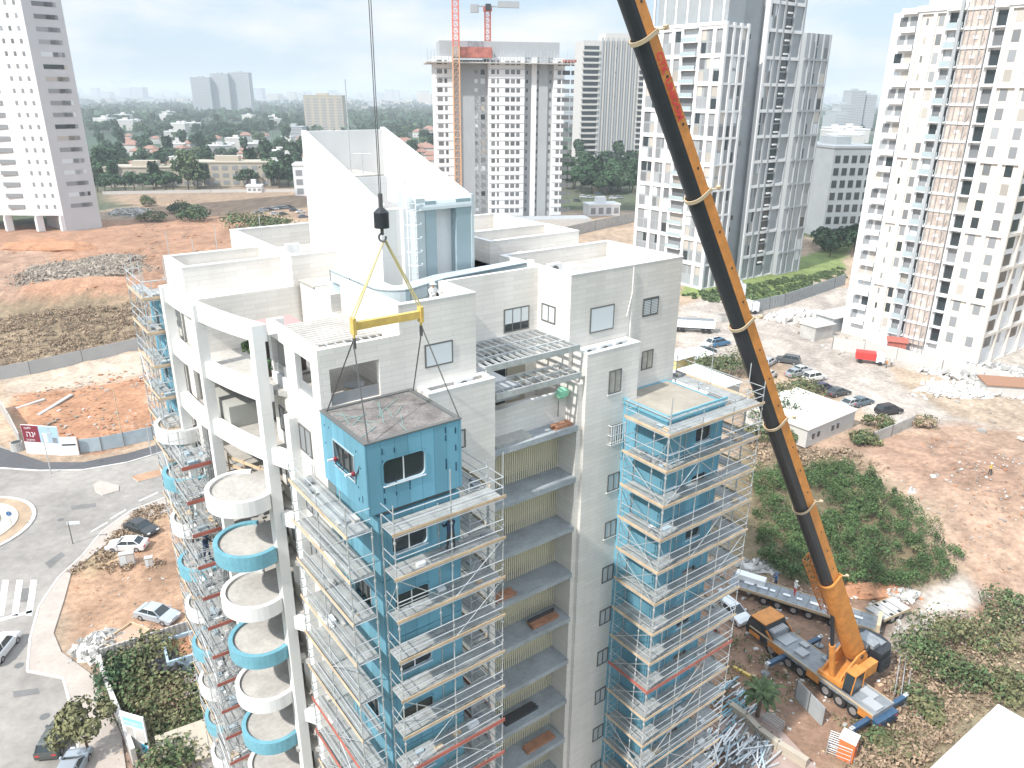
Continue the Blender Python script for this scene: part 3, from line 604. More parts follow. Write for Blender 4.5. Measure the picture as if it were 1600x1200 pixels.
# rooftop odds and ends
def antenna(a, b, z, h, label, yagi=True, mast=.03):
    o = MB(); o.tube((0,0,0), (0,0,h), mast, 'galv')
    if yagi:
        o.tube((-.5,0,h*.93), (.5,0,h*.93), .015, 'galv')
        for i in range(6): o.tube((-.5+i*.2, -.22, h*.93), (-.5+i*.2, .22, h*.93), .01, 'galv')
    o = o.build('antenna', loc=BW(a, b, z)); tag(o, label, 'antenna')
antenna(-6.2, 14.6, 45.5, 5.2, 'tall thin mast on the inner rooftop box of the penthouse', False, .035); antenna(-6.0, 13.4, 45.5, 1.3, 'short forked aerial on the inner rooftop box'); antenna(-3.8, 12.5, 43.6, 2.3, 'multi element aerial between the sloping walls'); antenna(-3.4, 9., 43.6, 1.6, 'forked aerial near the low end of the sloping walls')
for k in range(5): antenna(-15.9+k*1.4, 19.6, 39.6, rg.uniform(2, 3.2), f'{ORD[k]} thin pole from the left behind the curved side roof', False, .02)
o = MB(); o.box(-5.2, -3.1, 8.2, 9.4, 43.7, 44.15, 'cyan'); o.box(-5.3, -3., 8.1, 9.5, 44.15, 44.2, 'white'); o = o.build('roof_hatch'); o.matrix_world = BM.copy(); tag(o, 'grey metal roof hatch box between the sloping white walls', 'roof hatch')
for i, (a, b) in enumerate(((1.6, 4.9), (.9, 6.2), (2.2, 8.5), (-8.2, 20), (-5, 21))):
    ac(BW(a, b, 40.0 if i > 2 else 40.15), ['white rooftop unit on the right roof near the canopy end','white rooftop unit left of the right block parapet','white rooftop unit behind the right block roof','white rooftop unit on the rear left roof','white rooftop unit behind the penthouse'][i], BR+i)
o = MB(); o.tube((0,0,0), (0,0,.72), .35, 'wood', 16); o.tube((0,0,.7), (0,0,.74), .5, 'grey', 18); o = o.build('terrace_table', loc=BW(-12.4, 2.6, 36.46)); tag(o, 'round grey table seen through the corner terrace opening', 'table')
# ================================================================== BLUE MODULES
def rrect(x0, x1, z0, z1, r, n=4):
    pts = []
    for cx, cz, a0 in ((x1-r, z0+r, -PI/2), (x1-r, z1-r, 0), (x0+r, z1-r, PI/2), (x0+r, z0+r, PI)):
        pts += [(cx+r*math.cos(a0+PI/2*i/n), cz+r*math.sin(a0+PI/2*i/n)) for i in range(n+1)]
    return pts
def module(name, label, a0, a1, b0, b1, z0, z1, win=(.45, .85), side=None, group=None, roofm='roof', open_=False, cat='prefab module'):
    r = thing(name, label, cat, BW((a0+a1)/2, (b0+b1)/2, z0), BR, group); W_, D_, H_ = (a1-a0)/2, (b1-b0)/2, z1-z0
    o = MB(); x0, x1 = -W_+2*W_*win[0], -W_+2*W_*win[1]; q0, q1 = H_*.36, H_*.72
    if win[0] > 0: wall_open_x(o, -W_, W_, -D_, .16, [(x0, x1, q0, q1)], 0, H_-.02, 'blue')
    else: o.box(-W_, W_, -D_, -D_+.16, 0, H_-.02, 'blue')
    if side: wall_open_y(o, -D_+.16, D_-.16, -W_, .16, [(side[0]*D_, side[1]*D_, q0, q1)], 0, H_-.02, 'blue')
    else: o.box(-W_, -W_+.16, -D_+.16, D_-.16, 0, H_-.02, 'blue')
    o.box(W_-.16, W_, -D_+.16, D_-.16, 0, H_-.02, 'blue'); o.box(-W_, W_, D_-.16, D_, 0, H_-.02, 'blue')
    o.build('wall', r)
    o = MB(); o.box(-W_+.17, W_-.17, -D_+.17, D_-.17, H_-.3, H_-.03, roofm); o.box(-W_+.17, W_-.17, -D_+.17, D_-.17, .02, .1, 'conc'); o.build('roof', r)
    def frame_x(par):
        f = MB(); P_ = rrect(x0-.06, x1+.06, q0-.06, q1+.06, .28); I = rrect(x0+.03, x1-.03, q0+.03, q1-.03, .22)
        for i in range(len(P_)):
            j = (i+1)%len(P_); f.add([(P_[i][0], -D_-.03, P_[i][1]), (P_[j][0], -D_-.03, P_[j][1]), (I[j][0], -D_-.03, I[j][1]), (I[i][0], -D_-.03, I[i][1])], [(0,1,2,3)], 'blue')
            f.add([(I[i][0], -D_-.03, I[i][1]), (I[j][0], -D_-.03, I[j][1]), (I[j][0], -D_+.1, I[j][1]), (I[i][0], -D_+.1, I[i][1])], [(0,1,2,3)], 'hoardb')
        f.box(x0, x1, -D_-.05, -D_+.02, q0-.05, q0+.01, 'white'); w_ = f.build('window', par); g = MB(); g.box(x0+.03, x1-.03, -D_+.1, -D_+.12, q0, q1, 'glass')
        for i in (1,) if x1-x0 < 2.4 else (1, 2): xx = x0+(x1-x0)*i/(2 if x1-x0 < 2.4 else 3); g.box(xx-.025, xx+.025, -D_+.06, -D_+.1, q0, q1, 'white')
        g.build('pane', w_)
    if win[0] > 0: frame_x(r)
    if side:
        f = MB(); y0, y1 = side[0]*D_, side[1]*D_
        for (p0, p1, k0, k1) in ((y0-.05, y1+.05, q0-.06, q0), (y0-.05, y1+.05, q1, q1+.05), (y0-.05, y0, q0, q1), (y1, y1+.05, q0, q1)): f.box(-W_-.04, -W_+.05, p0, p1, k0, k1, 'hoardb')
        w_ = f.build('window', r); g = MB(); g.box(-W_+.1, -W_+.12, y0, y1, q0, q1, 'glass')
        for i in (1, 2): yy = y0+(y1-y0)*i/3; g.box(-W_+.04, -W_+.1, yy-.02, yy+.02, q0, q1, 'alum')
        g.build('pane', w_)
    return r, W_, D_, H_
mroof = mat('rusty membrane roof', (.18, .165, .155), .8, var=.5, vs=.9, fine=.25)
hm, W_, D_, H_ = module('hoisted_room_module', 'blue room module with brown flat roof hanging from the crane slings', -14.8, -10.25, -3.3, 1.0, 33.72, 36.98, (.16, .60), (-.5, .42), roofm=mroof)
o = MB(); e_ = .17
for (x0, x1, y0, y1) in ((-W_-.03, W_+.03, -D_-.03, -D_+e_), (-W_-.03, W_+.03, D_-e_, D_+.03), (-W_-.03, -W_+e_, -D_+e_, D_-e_), (W_-e_, W_+.03, -D_+e_, D_-e_)): o.box(x0, x1, y0, y1, H_-.019, H_+.03, 'alum')
for i in range(16):
    t_ = rg.uniform(0, PI); x, y = rg.uniform(-W_*.8, W_*.4), rg.uniform(-D_*.8, D_*.8); L_ = rg.uniform(.3, .9)
    o.beam((x-math.cos(t_)*L_, y-math.sin(t_)*L_, H_-.015), (x+math.cos(t_)*L_, y+math.sin(t_)*L_, H_-.005), .03, .02, mat('faded strap', (.20, .30, .28), .8))
o.build('roof_rim', hm)
o = MB()
for i in range(30):
    x = [-1.55, -.35, 1.45, 1.95, -1.0][i % 5]; z = rg.uniform(.3, H_-.4)
    if -1.7 < x < 1.0 and 1.1 < z < 2.5: continue
    o.box(x, x+.06, -D_-.012, -D_-.002, z, z+rg.uniform(.05, .3), mat('seam mark', (.015, .07, .12), .7))
for i in range(10): y = [-1.7, -1.35, 1.3, 1.75][i % 4]; z = rg.uniform(.3, H_-.4); o.box(-W_-.012, -W_-.002, y, y+.06, z, z+rg.uniform(.05, .2), mat('seam mark', (.015, .07, .12), .7))
for y in (-1.2, .5): o.box(-W_-.5, -W_-.02, y-.04, y+.04, 1.6, 1.68, 'white'); o.blob((-W_-.15, y, 1.62), .12, .12, .14, 'maroon', rg, 1, .1)
o.build('fixings', hm)
NM = 10
for k in range(NM):
    z1 = 33.45-FL*k
    if z1 < 4: break
    wl = 'window' if k % 2 == 0 else 'window'
    nm = ORD[k]
    module('room_module', f'{nm} blue room module from the top of the left scaffold stack, below the hanging one', -14.35, -10.3, -3.15, 1.02, z1-3.2, z1, (.14, .58), (-.45, .35) if k in (1, 3) else None, 'blue modules stacked in the left scaffold')
    module('room_module', f'{nm} blue room module from the top of the right scaffold stack', 3.0, 7.85, -3.35, 1.17, z1-3.2+.05, z1+.05, (.5, .78), None, 'blue modules stacked in the right scaffold', roofm=mat('dusty module roof', (.34, .31, .26), .9, var=.2, vs=.6))
    if k < 5: module('room_module', f'{nm} blue room module from the top behind the curved white frame', -17.05, -13.8, 18., 21.5, 38.6-FL*k-3.2, 38.6-FL*k, (.3, .7), (-.3, .3), 'blue modules behind the curved frame')
# steel rim beams on the right stack roof
o = MB(); z = 33.52
for z in (33.51, 33.75): o.beam((2.95, 1.1, z), (2.95, -3.4, z), .1, .12, 'bluep'); o.beam((2.95, -3.4, z), (7.9, -3.4, z), .1, .12, 'bluep')
for i in range(7): o.beam((2.95+.8*i, -3.4, 33.5), (2.95+.8*i, -3.4, 33.8), .05, .05, 'galv')
o = o.build('roof_edge_beam'); o.matrix_world = BM.copy(); tag(o, 'pale blue double edge rail round the dusty roof of the right module stack', 'edge rail')
# ================================================================== SCAFFOLDS
def scaffold(label, segs, ztop, nlev, zb=0., step=2.13, redlev=(), seed=1, ptop=1.4):
    r = thing('scaffold', label, 'scaffold', BO, BR, 'steel scaffolds round the blue module stacks'); rn = random.Random(seed)
    for seg_i, (p0, p1, wd, inn) in enumerate(segs):
        p0, p1 = Vector((*p0, 0)), Vector((*p1, 0)); d = (p1-p0).normalized(); Ls = (p1-p0).length; nn = Vector((*inn, 0))
        nb = max(1, round(Ls/2.4))
        for i in range(nb+1):
            for j in (0, 1):
                q = p0+d*Ls*i/nb+nn*(wd*j+.03); top = ztop+(rn.choice([.9, ptop, 2.2]) if j == 0 else rn.choice([.1, .5]))
                o = MB(); o.tube((q.x, q.y, zb), (q.x, q.y, top), .03, 'galv', 5)
                z_ = ztop-.35
                while z_ > zb: o.tube((q.x, q.y, z_-.05), (q.x, q.y, z_+.05), .055, 'galv', 6); z_ -= step/2
                o.build('standard', r)
        for k in range(nlev):
            z = ztop-step*k
            if z < zb+.5: break
            red = k in redlev; wdp = rn.choice([wd, wd, wd*.85])
            c = p0+d*Ls/2+nn*(wd-wdp/2)
            o = MB(); npl = 4
            for j in range(npl):
                for ib in range(nb):
                    if rn.random() < .05: continue
                    q = p0+d*Ls*(ib+.5)/nb+nn*(wd-wdp+(j+.5)*wdp/npl); q.z = z+rn.uniform(-.01, .015)
                    o.obox(q, d*(Ls/nb/2-.01), nn*(wdp/npl/2-.008), (0, 0, .025), 'deck')
            for i in range(nb+1):
                q = p0+d*Ls*i/nb; o.tube(q+Vector((0,0,z-.06)), q+nn*wd+Vector((0,0,z-.06)), .025, 'galv', 5)
            for j in (0, 1): a_ = p0+nn*wd*j; b_ = p1+nn*wd*j; o.tube(a_+Vector((0,0,z-.09)), b_+Vector((0,0,z-.09)), .025, 'galv', 5)
            dk = o.build('deck', r)
            o = MB(); q = p0+d*Ls/2-nn*.03; rd_ = red and not (len(redlev) > 10 and seg_i != 1); o.obox((q.x, q.y, z+.06), d*(Ls/2+.12), nn*.014, (0, 0, .075 if not rd_ else .11), 'redw' if rd_ else ('wood' if len(redlev) < 11 else 'galv')); o.build('toe_board', dk)
            o = MB()
            for h_ in (.52, 1.02): a_ = p0+Vector((0,0,z+h_)); b_ = p1+Vector((0,0,z+h_)); o.tube(a_, b_, .024, 'galv', 5)
            for h_ in (.52, 1.02):
                for e in (p0, p1): o.tube(e+Vector((0,0,z+h_)), e+nn*wd+Vector((0,0,z+h_)), .022, 'galv', 5)
            o.build('guard_rail', dk)
            for _b in range(rn.choice([0, 1, 1, 2]) if k else 0):
                ib = rn.randrange(nb); a_ = p0+d*Ls*ib/nb; b_ = p0+d*Ls*(ib+1)/nb
                if rn.random() < .5: a_, b_ = b_, a_
                o = MB(); o.tube(a_+Vector((0,0,z)), b_+Vector((0,0,z+step)), .022, 'galv', 5); o.tube(b_+nn*wd+Vector((0,0,z)), b_+Vector((0,0,z+step*.9)), .02, 'galv', 5); o.build('brace', r)
            if rn.random() < .6:
                for _ in range(rn.randint(2, 7)):
                    q = p0+d*rn.uniform(.3, Ls-.3)+nn*rn.uniform(.2, wd-.2); s_ = rn.uniform(.08, .3)
                    o = MB(); o.obox((q.x, q.y, z+.04+s_*.3), d*s_, nn*s_*.5, (0,0,s_*.3), rn.choice(['wood', 'white', 'conc', 'hoardb', 'grey'])); o.build('loose_item', dk)
    return r
LV = 33.22
scaffold('scaffold round the left blue stack, its decks edged with timber and red boards', [((-15.95, 2.5), (-15.95, -3.5), 1.1, (1, 0)), ((-14.3, -4.5), (-8.85, -4.5), 1.1, (0, 1)), ((-8.85, -3.3), (-8.85, -.15), 1.0, (-1, 0))], LV, 16, redlev=(6, 7, 9), seed=4)
scaffold('scaffold round the right blue stack beside the windowed stone pillar', [((2.0, -1.2), (2.0, -4.35), .95, (1, 0)), ((2.0, -4.45), (9.9, -4.45), 1.05, (0, 1)), ((9.9, -3.35), (9.9, 2.2), 1.1, (-1, 0))], LV, 16, redlev=(8,), seed=8)
scaffold('scaffold round the far left blue stack behind the curved frame', [((-18.2, 20.8), (-18.2, 16.8), .85, (1, 0)), ((-18.2, 16.7), (-16.9, 16.7), .8, (0, 1))], 39.1, 18, step=2.0, seed=12)
scaffold('narrow scaffold with red boards between the two columns of round balconies', [((-18.5, 15.0), (-18.5, 12.2), 1.2, (1, 0)), ((-18.5, 12.0), (-17.15, 12.0), 1.0, (0, 1)), ((-17.0, 12.), (-17.0, 14.5), .3, (-1, 0))], 30.6, 15, redlev=tuple(range(0, 16)), seed=15)
# stair tower frames between scaffold and pillars
# ================================================================== LIFTING GEAR
TIP = BW(-12.45, -1.3, 73.8); HK = BW(-12.5, -1.3, 44.75)
sb = thing('lifting_beam', 'yellow spreader beam slung above the blue module', 'lifting beam', BW(-12.45, -1.3, 41.25), BR)
o = MB(); o.box(-1.55, 1.55, -.11, .11, -.16, .16, 'yellow'); o.build('beam', sb)
for s_ in (-1, 1):
    o = MB(); o.box(s_*1.55-.07, s_*1.55+.07, -.16, .16, -.34, .34, 'yellow'); o.tube((s_*1.55, 0, -.34), (s_*1.55, 0, -.62), .05, 'yellow'); o.build('end_lug', sb)
o = MB()
for s_ in (-1, 1):
    o.tube((s_*1.55+(.05), 0, .34), (s_*.05+.05, 0, 3.25), .04, 'sling', 6); o.tube((s_*1.55-.06, .05, .34), (s_*.02+.05, .04, 3.25), .03, 'sling', 6)
o = o.build('web_sling', loc=sb.location, rz=BR); tag(o, 'pair of yellow webbing slings from hook to spreader beam', 'sling')
o = MB()
for s_ in (-1, 1):
    for y in (-1.95, 2.0): o.tube((s_*1.6, 0, -.6), (s_*2.15, y, -4.25), .03, 'rope', 5)
    o.tube((s_*1.55, 0, -.5), (s_*1.55, 0, -.95), .07, 'rope', 6)
o.tube((-2.15, -1.95, -4.25), (-2.4, -1.2, -5.9), .03, 'rope', 5); o.tube((-2.15, 2., -4.25), (-2.4, .5, -5.9), .03, 'rope', 5)
o = o.build('lifting_rope', loc=sb.location, rz=BR); tag(o, 'thin dark steel ropes from the spreader beam down to the hanging module', 'rope')
# ================================================================== MOBILE CRANE
CA = azr(-31.2); SL = Vector((29.3, 54.3, 0)); CD = Vector((math.sin(R_(-31.2)), math.cos(R_(-31.2)), 0)); CC = SL+CD*2.1
cr_ = thing('mobile_crane', 'orange and black telescopic mobile crane with dark blue outriggers on the earth yard', 'mobile crane', CC, CA)
# local: x forward (cab end), y left
o = MB(); o.box(-6.6, 4.7, -1.38, 1.38, 1.15, 1.62, 'grey'); o.box(-6.6, 4.7, -1.2, 1.2, .7, 1.15, 'black')
for x0, x1 in ((-6.5, -5.2), (-1.2, .1), (2.7, 4.6)):
    for s_ in (-1, 1): o.box(x0, x1, s_*1.3-.1, s_*1.3+.1, .75, 1.5, 'orange')
for s_ in (-1, 1): o.box(-6.6, 6.9, s_*1.4-.03, s_*1.4+.03, 1.5, 1.66, 'cream')
for x, y, a, b in ((3.6, 0, .6, .8), (1.6, .3, .5, .5), (-4.6, -.5, .9, .4), (2.2, -.8, .4, .3), (-5.8, .4, .7, .5), (-.3, -.9, .5, .25)): o.box(x-a, x+a, y-b, y+b, 1.63, 1.63+rg.uniform(.08, .3), mat('light grey plate', (.36, .38, .40), .6))
o.box(4.2, 5.0, -.9, 1.1, 1.63, 2.3, 'grey')
for i in range(7): o.box(4.3, 4.9, -.8+i*.26, -.65+i*.26, 2.3, 2.36, 'rim')
o.build('carrier_chassis', cr_)
cabp = [(4.75, .75), (7.25, .75), (7.4, 1.3), (7.05, 2.55), (6.8, 2.68), (5.2, 2.68), (4.9, 2.2), (4.2, 1.64)]
o = MB(); o.extr([(x, z) for x, z in cabp], 'y', -1.37, 1.37, 'black')
o.box(5.15, 6.95, -1.36, 1.36, 2.68, 2.78, 'orange')
for s_ in (-1, 1): o.box(5.6, 6.9, s_*1.38-.02, s_*1.38+.02, .78, 1.2, 'orange')
for s_ in (-1, 1): o.beam((5.0, s_*1.385, 2.3), (4.1, s_*1.385, 1.6), .05, .22, 'orange')
cb = o.build('carrier_cab', cr_)
o = MB(); o.add([(7.405, -1.2, 1.45), (7.405, 1.2, 1.45), (7.08, 1.15, 2.5), (7.08, -1.15, 2.5)], [(0,1,2,3)], 'glass')
for s_ in (-1, 1): o.add([(5.3, s_*1.383, 1.6), (7.2, s_*1.383, 1.6), (6.95, s_*1.383, 2.5), (5.4, s_*1.383, 2.5)], [(0,1,2,3) if s_ < 0 else (3,2,1,0)], 'glass')
o.build('windscreen', cb)
for x in (5.9, 3.3-1.2+.0, .75, -2.1+.1, -3.4, -4.8):
    if x == 5.9: x = 4.15
    for s_ in (-1, 1):
        wl = MB(); wl.tube((x, s_*.95, .62), (x, s_*1.38, .62), .62, 'tyre', 22); w_ = wl.build('wheel', cr_); MB().tube((x, s_*1.385, .62), (x, s_*1.40, .62), .34, 'rim', 14).build('rim', w_)
for x in (2.6, -6.3):
    for s_ in (-1, 1):
        o = MB(); o.box(x-.2, x+.2, min(s_*1.2, s_*3.6), max(s_*1.2, s_*3.6), .85, 1.2, 'dblue'); o.box(x-.16, x+.16, min(s_*3.4, s_*3.9), max(s_*3.4, s_*3.9), .82, 1.24, 'galv'); q = o.build('outrigger', cr_)
        o = MB(); o.tube((x, s_*3.75, .15), (x, s_*3.75, 1.4), .09, 'galv', 10); o.tube((x, s_*3.75, .02), (x, s_*3.75, .15), .4, 'grey', 14); o.build('foot', q)
o = MB(); o.box(-7.15, -6.6, -1.38, 1.38, .7, 1.2, 'dblue')
for s_ in (-1, 1): o.box(-7.17, -7.15, s_*1.15-.12, s_*1.15+.12, .85, 1.0, 'red'); 
o.box(-7.3, -7.17, -1.2, 1.2, .55, .68, 'black'); o.build('rear_bumper', cr_)
# superstructure, facing the boom direction
hd = (TIP-SL); hd.z = 0; hl = hd.length; hd.normalize(); TA = math.atan2(hd.y, hd.x)
tu = MB(); rel = TA-CA
def T(x, y, z): return (SL.x-CC.x, 0, 0)
tr_ = Matrix.Rotation(-CA, 4, 'Z') @ Matrix.Translation(SL-CC) @ Matrix.Rotation(TA, 4, 'Z')
def tpart(mb, name, par=cr_, smooth=False):
    mb.v = [tuple(tr_ @ Vector(v)) for v in mb.v]; return mb.build(name, par, smooth=smooth)
o = MB(); o.tube((0,0,1.62), (0,0,1.95), 1.05, 'black', 24); tpart(o, 'slewing_ring')
o = MB(); o.box(-2.6, 1.5, -1.15, 1.15, 1.95, 2.35, 'orange')
for s_ in (-1, 1): o.extr([(-2.6, 2.3), (1.3, 2.3), (1.0, 2.8), (-1.0, 4.0), (-2.1, 4.1), (-2.6, 3.4)], 'y', s_*.85-.08, s_*.85+.08, 'orange')
o.tube((-1.6, -1, 3.7), (-1.6, 1, 3.7), .2, 'black', 14)
o.box(-3.0, -.4, 1.0, 1.75, 2.0, 3.1, 'orange'); o.box(-3.4, -.6, -1.7, -1.05, 2.1, 3.2, 'grey')
tpart(o, 'turntable')
o = MB()
for z0, z1, wd in ((1.6, 2.2, 1.9), (2.23, 2.8, 1.85), (2.83, 3.5, 1.7)):
    o.prism([(-3.5, -wd), (-3.5, wd), (-5.0, wd), (-5.7, wd*.75), (-6.1, 0), (-5.7, -wd*.75), (-5.0, -wd)], z0, z1, 'black' if z0 < 3 else 'dblue')
o.box(-4.4, -3.45, -.9, .9, 3.52, 3.9, 'grey'); o.box(-5.4, -4.6, -1., 1., 3.52, 3.62, 'grey'); o.tube((-3.1, -.6, 3.6), (-3.1, .6, 3.6), .38, 'rope', 16); tpart(o, 'counterweight')
o = MB(); cx0, cx1, cy0, cy1 = -.2, 1.5, 1.25, 2.15   # operator's cab on the left-hand side
for x in (cx0, cx1):
    for y in (cy0, cy1): o.beam((x, y, 2.0), (x-(.25 if x > 0 else 0), y, 3.75), .09, .09, 'orange')
o.box(cx0, cx1, cy0, cy1, 1.95, 2.15, 'black'); o.box(cx0-.03, cx1-.2, cy0-.03, cy1+.03, 3.72, 3.82, 'orange'); o.box(cx0+.3, cx0+.8, cy0+.2, cy1-.2, 2.15, 2.75, 'black'); oc = tpart(o, 'operator_cab')
o = MB(); o.box(cx0+.03, cx1-.1, cy1-.03, cy1-.01, 2.2, 3.7, 'glass'); o.box(cx0+.03, cx1-.1, cy0+.01, cy0+.03, 2.2, 3.7, 'glass'); o.add([(cx1-.02, cy0+.05, 2.2), (cx1-.02, cy1-.05, 2.2), (cx1-.27, cy1-.05, 3.7), (cx1-.27, cy0+.05, 3.7)], [(0,1,2,3)], 'glass'); tpart(o, 'cab_glass', oc)
# boom
FT = SL-hd*1.6+Vector((0, 0, 3.7)); bd = (TIP-FT); BL = bd.length; bd.normalize(); bs_ = bd.cross(Vector((0,0,1))).normalized(); bu = bs_.cross(bd)
if bs_.dot(Vector((.548, -.836, 0))) < 0: pass
side = Vector((.548, -.836, 0)); sgn = 1 if bs_.dot(side) > 0 else -1   # sgn: side facing the camera in +s direction
def boom_t(py):
    best = min(range(0, 1000), key=lambda i: abs(_py(FT+bd*BL*i/1000)-py)); return best/1000.
def _py(p):
    q = p-Vector((0,0,CH)); fw = q.y*cT-q.z*sT; dn = -(q.y*sT+q.z*cT)
    return 1e6 if fw < .5 else 600+q.x/fw*FPX*sR+dn/fw*FPX*cR
INV = Matrix.Rotation(-CA, 4, 'Z') @ Matrix.Translation(-CC)
def bpart(mb, name, par=cr_): mb.v = [tuple(INV @ Vector(v)) for v in mb.v]; return mb.build(name, par)
def bsect(o, t0, t1, w_, h_, style):
    A_, B_ = FT+bd*BL*t0, FT+bd*BL*t1; c = (A_+B_)/2; hl_ = bd*(B_-A_).length/2
    s_ = bs_*sgn
    # profile: flat top and flat side upper half, rounded belly
    prof = [(-w_/2, h_/2), (w_/2, h_/2), (w_/2, -h_*.02)]; nb = 8
    prof += [(w_/2*math.cos(t), -h_*.05-h_*.45*math.sin(t)) for t in [PI*i/nb for i in range(0, nb+1)]]+[(-w_/2, -h_*.02)]
    n = len(prof); vs = [A_+s_*p+bu*q for p, q in prof]+[B_+s_*p+bu*q for p, q in prof]
    for i in range(n):
        j = (i+1)%n; mm = 'orange'
        if style == 'two' and 2 <= i <= n-3: mm = 'black'
        if style == 'two' and i == n-3: mm = 'orange'
        k = len(o.v); o.v += [tuple(vs[q]) for q in (i, j, n+j, n+i)]; o.f.append((k, k+1, k+2, k+3)); o.m.append(o.mi(mm))
    for base in (0, n): k = len(o.v); o.v += [tuple(vs[base+q]) for q in range(n)]; o.f.append(tuple(range(k, k+n))); o.m.append(o.mi('orange'))
ts = [0.]+[boom_t(y) for y in (905, 790, 660, 505, 305, 60)]+[.985]
szs = [(1.36, 1.66), (1.1, 1.44), (1.04, 1.36), (.98, 1.28), (.92, 1.20), (.86, 1.12), (.80, 1.04)]
for i, (w_, h_) in enumerate(szs):
    o = MB(); bsect(o, ts[i], ts[i+1]-(.0 if i == 6 else .0005), w_, h_, 'all' if i == 0 else 'two')
    if i:
        for q in range(int((ts[i+1]-ts[i])*BL/2.5)):
            c = FT+bd*(BL*ts[i]+1.5+q*2.5)+bs_*sgn*(w_/2+.01)+bu*(h_*.28); o.tube(c-bs_*sgn*.03, c+bs_*sgn*.005, .07, 'black', 8)
        for e_ in (-1, 1): c0 = FT+bd*(BL*ts[i])-bs_*sgn*(w_/2*.93)-bu*(h_*.12); c1 = FT+bd*(BL*ts[i+1]-.1)-bs_*sgn*(w_/2*.93)-bu*(h_*.12)
        o.beam(c0, c1, .07, .07, 'cream', up=bu)
    bs0 = bpart(o, 'boom_section')
    if i < 6:
        o = MB(); e0 = ts[i+1]; W2, H2 = w_+.12, h_+.12
        prof = [(-W2/2, H2/2), (W2/2, H2/2)]+[(W2/2*math.cos(t), -H2*.05-H2*.45*math.sin(t)) for t in [PI*k/10 for k in range(11)]]
        A_ = FT+bd*BL*e0; pts = [A_+bs_*sgn*p+bu*q for p, q in prof]; pts.append(pts[0])
        for a_, b_ in zip(pts, pts[1:]): o.beam(a_, b_, .06, .2, 'cream' if i else 'orange', up=bd)
        c = A_+bs_*sgn*W2/2+bu*H2/2; o.tube(c, c+bs_*sgn*.3+bu*.15, .04, 'cream', 6); o.obox(c+bs_*sgn*.3+bu*.2, bs_*.12, bu*.07, bd*.1, 'cream'); bpart(o, 'collar', bs0)
# red lettering along the side of the boom
tcv = bpy.data.curves.new('boom_lettering', 'FONT'); tcv.body = 'CTK  UNIDOM'; tcv.size = .52; tcv.extrude = .004; tcv.offset = .022; tcv.materials.append(M['red'])
to = bpy.data.objects.new('boom_lettering', tcv); COL.objects.link(to)
t0 = boom_t(178); sN = bs_*sgn
xa = bd.copy(); za = sN; ya = za.cross(xa)
if ya.dot(bu) < 0: xa = -xa; ya = za.cross(xa)
start = FT+bd*BL*(t0 if xa.dot(bd) > 0 else boom_t(85))+sN*(.90/2+.075)+bu*.03
if xa.dot(bd) > 0: start = FT+bd*BL*boom_t(172)+sN*(.88/2)+bu*.0
mw = Matrix((( xa.x, ya.x, za.x, start.x), (xa.y, ya.y, za.y, start.y), (xa.z, ya.z, za.z, start.z), (0,0,0,1)))
dg = bpy.context.evaluated_depsgraph_get(); dg.update(); tm = bpy.data.meshes.new_from_object(to.evaluated_get(dg)); bpy.data.objects.remove(to)
tm.transform(mw); tm.transform(INV); to = bpy.data.objects.new('lettering', tm); COL.objects.link(to); to.parent = cr_
# boom head, rope and hook block
o = MB(); bsect(o, .985, 1.0, 1.0, 1.3, 'all'); hp = TIP+bd*.3; o.tube(hp-bs_*.3, hp+bs_*.3, .45, 'grey', 18); bpart(o, 'boom_head')
o = MB(); RT_ = Vector((HK.x, HK.y, TIP.z+.2))
for s_ in (-.03, .03): o.tube(HK+Vector((s_, 0, .9)), RT_+Vector((s_*2, 0, 0)), .018, 'rope', 5)
bpart(o, 'hoist_rope')
o = MB(); o.tube(HK+Vector((0,0,.28)), HK+Vector((0,0,.88)), .3, 'black', 16); o.tube(HK+Vector((0,0,.88)), HK+Vector((0,0,1.05)), .3, 'black', 16, r2=.12); o.tube(HK+Vector((0,0,1.05)), HK+Vector((0,0,1.6)), .09, 'rope', 8); o.tube(HK+Vector((0,0,.0)), HK+Vector((0,0,.3)), .07, 'rope', 8); q = bpart(o, 'hook_block')
o = MB(); pts = [HK+Vector((.14*math.cos(t), 0, -.1+.16*math.sin(t))) for t in np.linspace(PI*.6, PI*2.1, 10)]; o.path(pts, .045, 'rope', 8); bpart(o, 'hook', q)
# lift cylinder and folded lattice jib
o = MB(); ca_ = SL+hd*1.1+Vector((0,0,2.3)); cb_ = FT+bd*BL*(ts[1]*.62)-bu*.75; mdl = ca_.lerp(cb_, .52)
o.tube(ca_, mdl, .27, 'orange', 16); o.tube(mdl, cb_, .17, 'black', 14); bpart(o, 'lift_cylinder')
o = MB(); j0 = FT+bd*BL*ts[1]*.50-bs_*sgn*1.25; j1 = FT+bd*BL*ts[1]*1.16-bs_*sgn*1.25; cs = [bs_*sx*.38+bu*sy*.38 for sx, sy in ((-1,-1), (1,-1), (1,1), (-1,1))]
for c in cs: o.tube(j0+c, j1+c, .05, 'orange', 6)
nn_ = 9
for i in range(nn_):
    a_, b_ = j0.lerp(j1, i/nn_), j0.lerp(j1, (i+1)/nn_)
    for k in range(4): o.tube(a_+cs[k], b_+cs[(k+1)%4], .03, 'orange', 5); o.tube(b_+cs[k], b_+cs[(k+1)%4], .03, 'orange', 5)
bpart(o, 'lattice_jib')
